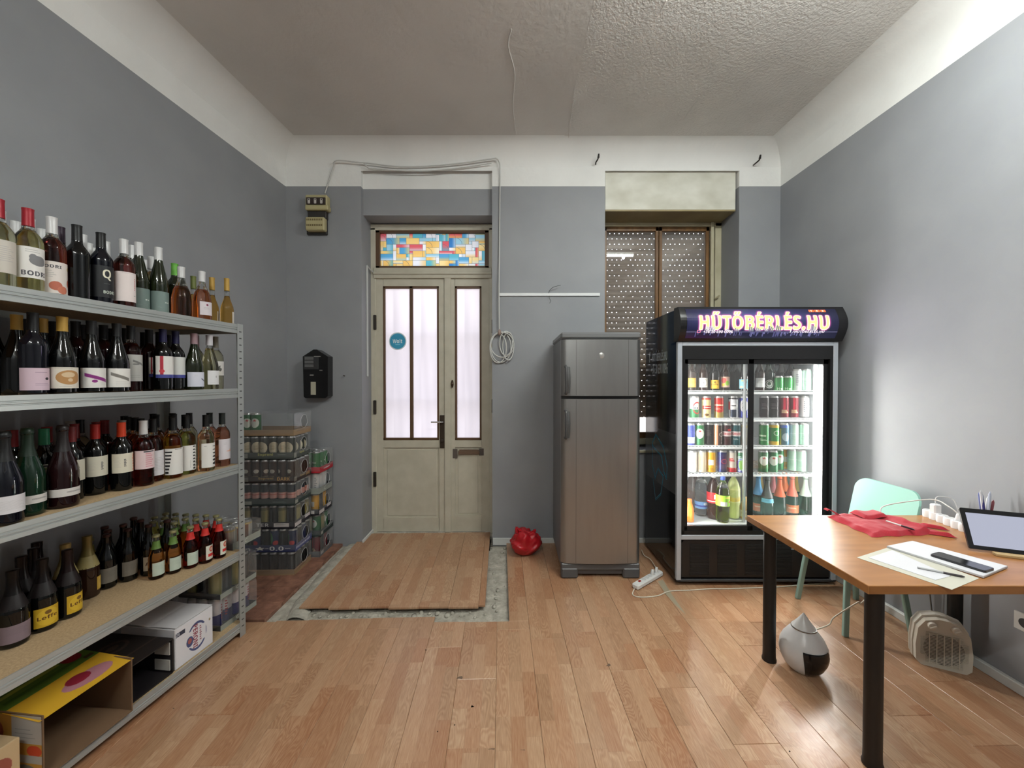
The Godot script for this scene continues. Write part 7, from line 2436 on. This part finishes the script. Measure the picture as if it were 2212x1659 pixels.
# ---------------------------------------------------------------- things on the table
func zp(x: float, y: float, h: float) -> Vector3:
	return gnd(1760 + x * 0.2043, 1020 + y * 0.2043, h)
func slab(q: Array, th: float, cell_key := "") -> ArrayMesh:      # q: four corners of the underside in order
	var s := begin()
	var c: Vector3 = (q[0] + q[1] + q[2] + q[3]) / 4.0
	var up := Vector3(0, th, 0)
	poly(s, [q[0] + up - c, q[1] + up - c, q[2] + up - c, q[3] + up - c], Vector3.UP)
	poly(s, [q[0] - c, q[1] - c, q[2] - c, q[3] - c], Vector3.DOWN)
	for i in 4:
		var j := (i + 1) % 4
		var n: Vector3 = (q[j] - q[i]).cross(Vector3.UP).normalized()
		if n.dot((q[i] + q[j]) / 2 - c) < 0: n = -n
		poly(s, [q[i] - c, q[j] - c, q[j] + up - c, q[i] + up - c], n)
	return s.commit()
func build_table_things() -> void:
	var T := TY + 0.0002
	var paper := tint(190, 188, 174, 0.7)
	var white := tint(206, 206, 210, 0.7)
	var q := [zp(445, 905, T), zp(800, 790, T), zp(1740, 1125, T), zp(1450, 1245, T)]
	single("paper_sheet", slab(q, 0.0012), paper, "cream paper sheet overhanging the table edge under the letters", "paper", (q[0] + q[1] + q[2] + q[3]) / 4.0)
	q = [zp(570, 905, T + 0.0014), zp(820, 825, T + 0.0014), zp(1440, 1100, T + 0.0014), zp(1275, 1143, T + 0.0014)]
	single("letter_sheet", slab(q, 0.001), white, "white folded letter lying on the cream sheet", "paper", (q[0] + q[1] + q[2] + q[3]) / 4.0)
	q = [zp(760, 795, T + 0.0026), zp(1030, 740, T + 0.0026), zp(2040, 1010, T + 0.0026), zp(1785, 1120, T + 0.0026)]
	var nb := thing("notepad", "white notepad under the phone on the table", "notepad", (q[0] + q[1] + q[2] + q[3]) / 4.0)
	part(nb, "pages", slab(q, 0.006), white)
	var up := Vector3(0, 0.0066, 0)
	var q2 := []
	for k in 4: q2.append(q[k].lerp((q[0] + q[1] + q[2] + q[3]) / 4.0, 0.008) + up)
	part(nb, "cover_sheet", slab(q2, 0.0008), tint(210, 210, 214, 0.6), (q2[0] + q2[1] + q2[2] + q2[3]) / 4.0 - nb.position)
	# phone
	var pt := T + 0.0026 + 0.0076
	var a := zp(1265, 872, pt)
	var b := zp(1855, 1052, pt)
	var ph := thing("smartphone", "black smartphone lying face up on the notepad", "phone", (a + b) / 2)
	var dir := (b - a).normalized()
	var bs := Basis(dir, Vector3.UP.cross(dir), Vector3.UP)
	var s := begin()
	prism_z(s, round_rect(a.distance_to(b) * 1.0, 0.074, 0.010), 0.008, Vector3(0, 0.008, 0), bs)
	part(ph, "case", s.commit(), tint(40, 40, 42, 0.35))
	s = begin()
	prism_z(s, round_rect(a.distance_to(b) * 0.97, 0.069, 0.008), 0.0006, Vector3(0, 0.0087, 0), bs)
	part(ph, "screen", s.commit(), tint(30, 31, 32, 0.12))
	# pens on paper and on the cloth
	pen("pen", zp(1085, 1008, T + 0.006), zp(1590, 1108, T + 0.006), c8(170, 170, 170), c8(52, 44, 48), "dark pen with a silver end lying on the letter")
	# red cloth
	cloth()
	pen("pen", zp(755, 515, T + 0.032), zp(1060, 612, T + 0.030), c8(206, 200, 196), c8(40, 26, 32), "white and black pen lying on the red cloth")
	# table power strip of round sockets
	var s0 := Vector3(2.322, T, -2.235)
	var s1 := Vector3(2.285, T, -2.02)
	var ts := thing("socket_strip", "white socket strip with round outlets on the table", "power strip", (s0 + s1) / 2)
	var wh := tint(226, 226, 226, 0.4)
	dir = (s1 - s0).normalized()
	for k in 6:
		s = begin()
		lathe(s, [[0.0, 0.0], [0.024, 0.0], [0.025, 0.003], [0.025, 0.036], [0.022, 0.040], [0.017, 0.040], [0.016, 0.030], [0.0, 0.030]], 20, s0.lerp(s1, k / 5.0) - ts.position)
		part(ts, "socket", s.commit(), wh)
	s = begin()
	rbox(s, Vector3(0, 0.016, 0), Vector3(0.22, 0.03, 0.028), 0.004, Basis(dir, Vector3.UP, dir.cross(Vector3.UP)))
	part(ts, "spine", s.commit(), wh)
	for k in [1, 4]:
		s = begin()
		var e: Vector3 = s0.lerp(s1, k / 5.0) - ts.position
		if k == 1: rbox(s, e + Vector3(0, 0.058, 0), Vector3(0.04, 0.055, 0.034), 0.006)
		else: cylb(s, e + Vector3(0, 0.03, 0), e + Vector3(0.003, 0.075, 0), 0.014, 0.006, 12)
		part(ts, "plug", s.commit(), wh)
	s = begin()
	var e1: Vector3 = s0.lerp(s1, 0.2) - ts.position
	var e4: Vector3 = s0.lerp(s1, 0.8) - ts.position
	tube(s, smooth_path([e4 + Vector3(0.003, 0.075, 0), e4 + Vector3(-0.01, 0.10, -0.03), e1 + Vector3(-0.03, 0.115, 0.02), e1 + Vector3(-0.12, 0.085, -0.04), e1 + Vector3(-0.24, 0.055, -0.05), e1 + Vector3(-0.27, 0.01, -0.04), e1 + Vector3(-0.275, -0.12, -0.11)], 6), 0.003, 6)
	part(ts, "lead", s.commit(), tint(206, 204, 200, 0.5))
	s = begin()
	tube(s, smooth_path([e1 + Vector3(0, 0.085, 0), e1 + Vector3(0.003, 0.12, 0), e1 + Vector3(0.03, 0.128, 0.01), e1 + Vector3(0.07, 0.11, 0.03), e1 + Vector3(0.085, 0.0, 0.05)], 6), 0.0025, 6)
	part(ts, "thin_lead", s.commit(), tint(206, 206, 206, 0.5))
	s = begin()
	var tw := []
	for k in 25:
		var v := k / 24.0
		tw.append(Vector3(2.385 + 0.008 * sin(v * 9.0), lerpf(0.745, 0.012, v), -2.27 - 0.01 * sin(v * PI)) - ts.position)
	tw.push_front(s0 + Vector3(0, 0.016, 0) - ts.position)
	tube(s, smooth_path(tw, 3), 0.004, 6)
	part(ts, "mains_lead", s.commit(), tint(120, 116, 110, 0.5))
	# tablet leaning on a wooden stand
	var bl := gnd(2094, 1184, T + 0.012)
	var br := gnd(2212, 1198, T + 0.012)
	var along := (br - bl).normalized()
	var wd := 0.285
	var back := Vector3(along.z, 0, -along.x)
	if back.z > 0: back = -back
	var upv := (Vector3.UP * 0.90 + back * 0.44).normalized()
	var nrm := along.cross(upv).normalized()
	var hgt := 0.178
	var tb := thing("tablet", "black framed tablet with a grey lit screen on a wooden stand", "tablet", bl + along * wd / 2)
	var bt := Basis(along, upv, nrm)
	s = begin()
	prism_z(s, round_rect(wd, hgt, 0.008), 0.009, upv * hgt / 2, bt)
	part(tb, "case", s.commit(), tint(20, 20, 22, 0.3))
	s = begin()
	var sc := mat("tablet_screen", Color8(20, 20, 22), 0.2)
	sc.emission_enabled = true
	sc.emission = Color8(176, 180, 198)
	sc.emission_energy_multiplier = 0.85
	prism_z(s, round_rect(wd - 0.036, hgt - 0.036, 0.002), 0.0006, upv * (hgt / 2 - 0.002) + nrm * 0.0006, bt)
	part(tb, "screen", s.commit(), sc)
	area("tablet_lamp", upv * hgt / 2 + nrm * 0.004, nrm, upv, Vector2(wd - 0.036, hgt - 0.036), 0.01, Color8(176, 180, 198), tb)
	var std := thing("tablet_stand", "pale wooden ledge holding the tablet", "stand", bl + along * 0.17 - Vector3(0, 0.012, 0))
	s = begin()
	rbox(s, Vector3(0, 0.006, 0) + nrm * Vector3(1, 0, 1) * 0.022, Vector3(0.20, 0.012, 0.03), 0.002, Basis(along, Vector3.UP, along.cross(Vector3.UP)))
	rbox(s, Vector3(0, 0.004, 0) + back * 0.04, Vector3(0.14, 0.008, 0.10), 0.002, Basis(along, Vector3.UP, along.cross(Vector3.UP)))
	part(std, "ledge", s.commit(), tint(186, 158, 112, 0.6))
	s = begin()
	var pr0 := Vector3(0, 0.008, 0) + back * 0.085
	cylb(s, pr0, pr0 + Vector3(0, 0.1, 0) - back * 0.03, 0.006, -1, 8)
	part(std, "prop", s.commit(), tint(186, 158, 112, 0.6))
	# pen cup
	var cp := Vector3(2.352, T, -1.985)
	var cu := thing("pen_cup", "white pen cup on the table behind the tablet", "cup", cp)
	s = begin()
	lathe(s, [[0.0, 0.0], [0.034, 0.0], [0.038, 0.004], [0.042, 0.10], [0.040, 0.10], [0.036, 0.006], [0.0, 0.006]], 24)
	part(cu, "cup_wall", s.commit(), tint(220, 220, 222, 0.4))
	var cols := [[c8(206, 208, 214), "tall grey white marker in the pen cup"], [c8(60, 60, 120), "dark blue pen in the pen cup"], [c8(90, 100, 150), "slate blue pen in the pen cup"], [c8(226, 226, 226), "white capped pen in the pen cup"], [c8(44, 44, 60), "navy pen leaning right in the pen cup"], [c8(120, 60, 66), "maroon pen leaning right in the pen cup"], [c8(190, 200, 220), "pale blue pen in the pen cup"]]
	for k in cols.size():
		var an := k * 0.9
		var foot := cp + Vector3(-0.012 + 0.006 * cos(an * 2.3), 0.008, 0.016 * sin(an * 1.7))
		var topx := -0.032 + 0.0095 * k
		var top := cp + Vector3(topx * 1.2, [0.215, 0.205, 0.20, 0.19, 0.17, 0.172, 0.21][k], -0.01 + 0.02 * sin(an * 3.1))
		if k == 0 or k == 6: top = cp + Vector3(-0.034 + k * 0.003, 0.217, 0.004 * k)
		pen("cup_pen", foot, top, cols[k][0], cols[k][0], (cols[k][1] as String).replace(" right", ""), 0.0055)
func pen(n: String, a: Vector3, b: Vector3, c0: Color, c1: Color, label: String, r := 0.0045) -> void:
	var t := thing(n, label, "pen", (a + b) / 2)
	var m := a.lerp(b, 0.55)
	var o := t.position
	var s := begin()
	cylb(s, a - o, m - o, r * 0.9, r, 10)
	part(t, "barrel", s.commit(), tint(c0.r8, c0.g8, c0.b8, 0.35))
	s = begin()
	var e := m.lerp(b, 0.85)
	cylb(s, m - o, e - o, r, r, 10)
	cylb(s, e - o, b - o, r, r * 0.3, 10)
	part(t, "grip", s.commit(), tint(c1.r8, c1.g8, c1.b8, 0.35))
func cloth() -> void:
	var T := TY + 0.001
	var t := thing("red_cloth", "red folded cloth apron lying on the table", "cloth", Vector3(1.95, T, -2.12))
	var o := t.position
	var red := tri_mat("red_cloth", noise_tex(121, 0.08, Color8(150, 20, 36), Color8(180, 38, 52), 256, 256, 4, 0.7), Vector3(7, 7, 7), 0.85, 0.0, false)
	red.rim_enabled = true
	red.rim = 0.3
	var nz := FastNoiseLite.new()
	nz.seed = 6
	nz.frequency = 5.0
	# main body
	var A := Vector3(1.752, T, -2.235)
	var B := Vector3(1.752, T, -1.945)
	var C := Vector3(2.09, T, -1.975)
	var D := Vector3(2.07, T, -2.245)
	var s := begin()
	var f := func(u: float, v: float) -> Vector3:
		var p: Vector3 = A.lerp(D, u).lerp(B.lerp(C, u), v)
		var e := minf(minf(u, 1 - u), minf(v, 1 - v))
		var lift := 0.024 * smoothstep(0.0, 0.07, e)
		p += Vector3(0.006 * sin(v * 17), 0, 0.005 * sin(u * 19))
		p.y += lift * (0.85 + 0.5 * nz.get_noise_2d(p.x, p.z)) + 0.004 * sin((u * 0.9 + v * 0.5) * 13.0) * smoothstep(0.0, 0.15, e) + 0.012 * exp(-pow((u - 0.86 - 0.1 * v) / 0.08, 2.0)) * smoothstep(0.0, 0.1, e)
		return p - o
	sheet(s, 40, 32, f, Vector3.UP, 0.0)
	part(t, "folded_body", s.commit(), red)
	# folded pocket flap
	s = begin()
	var g := func(u: float, v: float) -> Vector3:
		var p := Vector3(1.88 + 0.15 * u, 0, -2.235 + 0.10 * v - 0.02 * u)
		var e := minf(minf(u, 1 - u), minf(v, 1 - v))
		p.y = T + 0.022 + 0.016 * smoothstep(0.0, 0.12, e) + 0.004 * sin(u * 7 + v * 3)
		return p - o
	sheet(s, 16, 12, g, Vector3.UP, 0.004)
	part(t, "pocket_flap", s.commit(), red)
	# tail towards the tablet
	s = begin()
	var h := func(u: float, v: float) -> Vector3:
		var p := Vector3(2.03 + 0.115 * u, 0, -2.05 + 0.10 * u + (v - 0.5) * (0.11 - 0.06 * u))
		var e := minf(minf(u, 1 - u), minf(v, 1 - v))
		p.y = T + 0.002 + (0.024 - 0.008 * u) * smoothstep(0.0, 0.2, e) * (0.8 + 0.3 * sin(v * 5.0 + u * 4.0))
		return p - o
	sheet(s, 16, 12, h, Vector3.UP)
	part(t, "tail", s.commit(), red)
	# strap standing up at the far corner
	s = begin()
	var pts := smooth_path([Vector3(1.80, T + 0.012, -2.19), Vector3(1.785, T + 0.03, -2.21), Vector3(1.768, T + 0.042, -2.225), Vector3(1.757, T + 0.045, -2.235), Vector3(1.75, T + 0.036, -2.24)], 5)
	var w := func(u: float, v: float) -> Vector3:
		return pts[int(round(u * (pts.size() - 1)))] + Vector3(0, 0, (v - 0.5) * 0.03) - o
	sheet(s, pts.size() - 1, 2, w, Vector3.UP, 0.004)
	part(t, "strap", s.commit(), red)
	s = begin()
	var hh := func(u: float, v: float) -> Vector3:
		var p := Vector3(2.135 + 0.075 * u, 0, -2.10 + 0.07 * u + (v - 0.5) * 0.05 * (1.0 - u * 0.6))
		var e := minf(minf(u, 1 - u), minf(v, 1 - v))
		p.y = T + 0.002 + 0.014 * smoothstep(0.0, 0.25, e)
		return p - o
	sheet(s, 10, 8, hh, Vector3.UP)
	part(t, "loose_end", s.commit(), red)
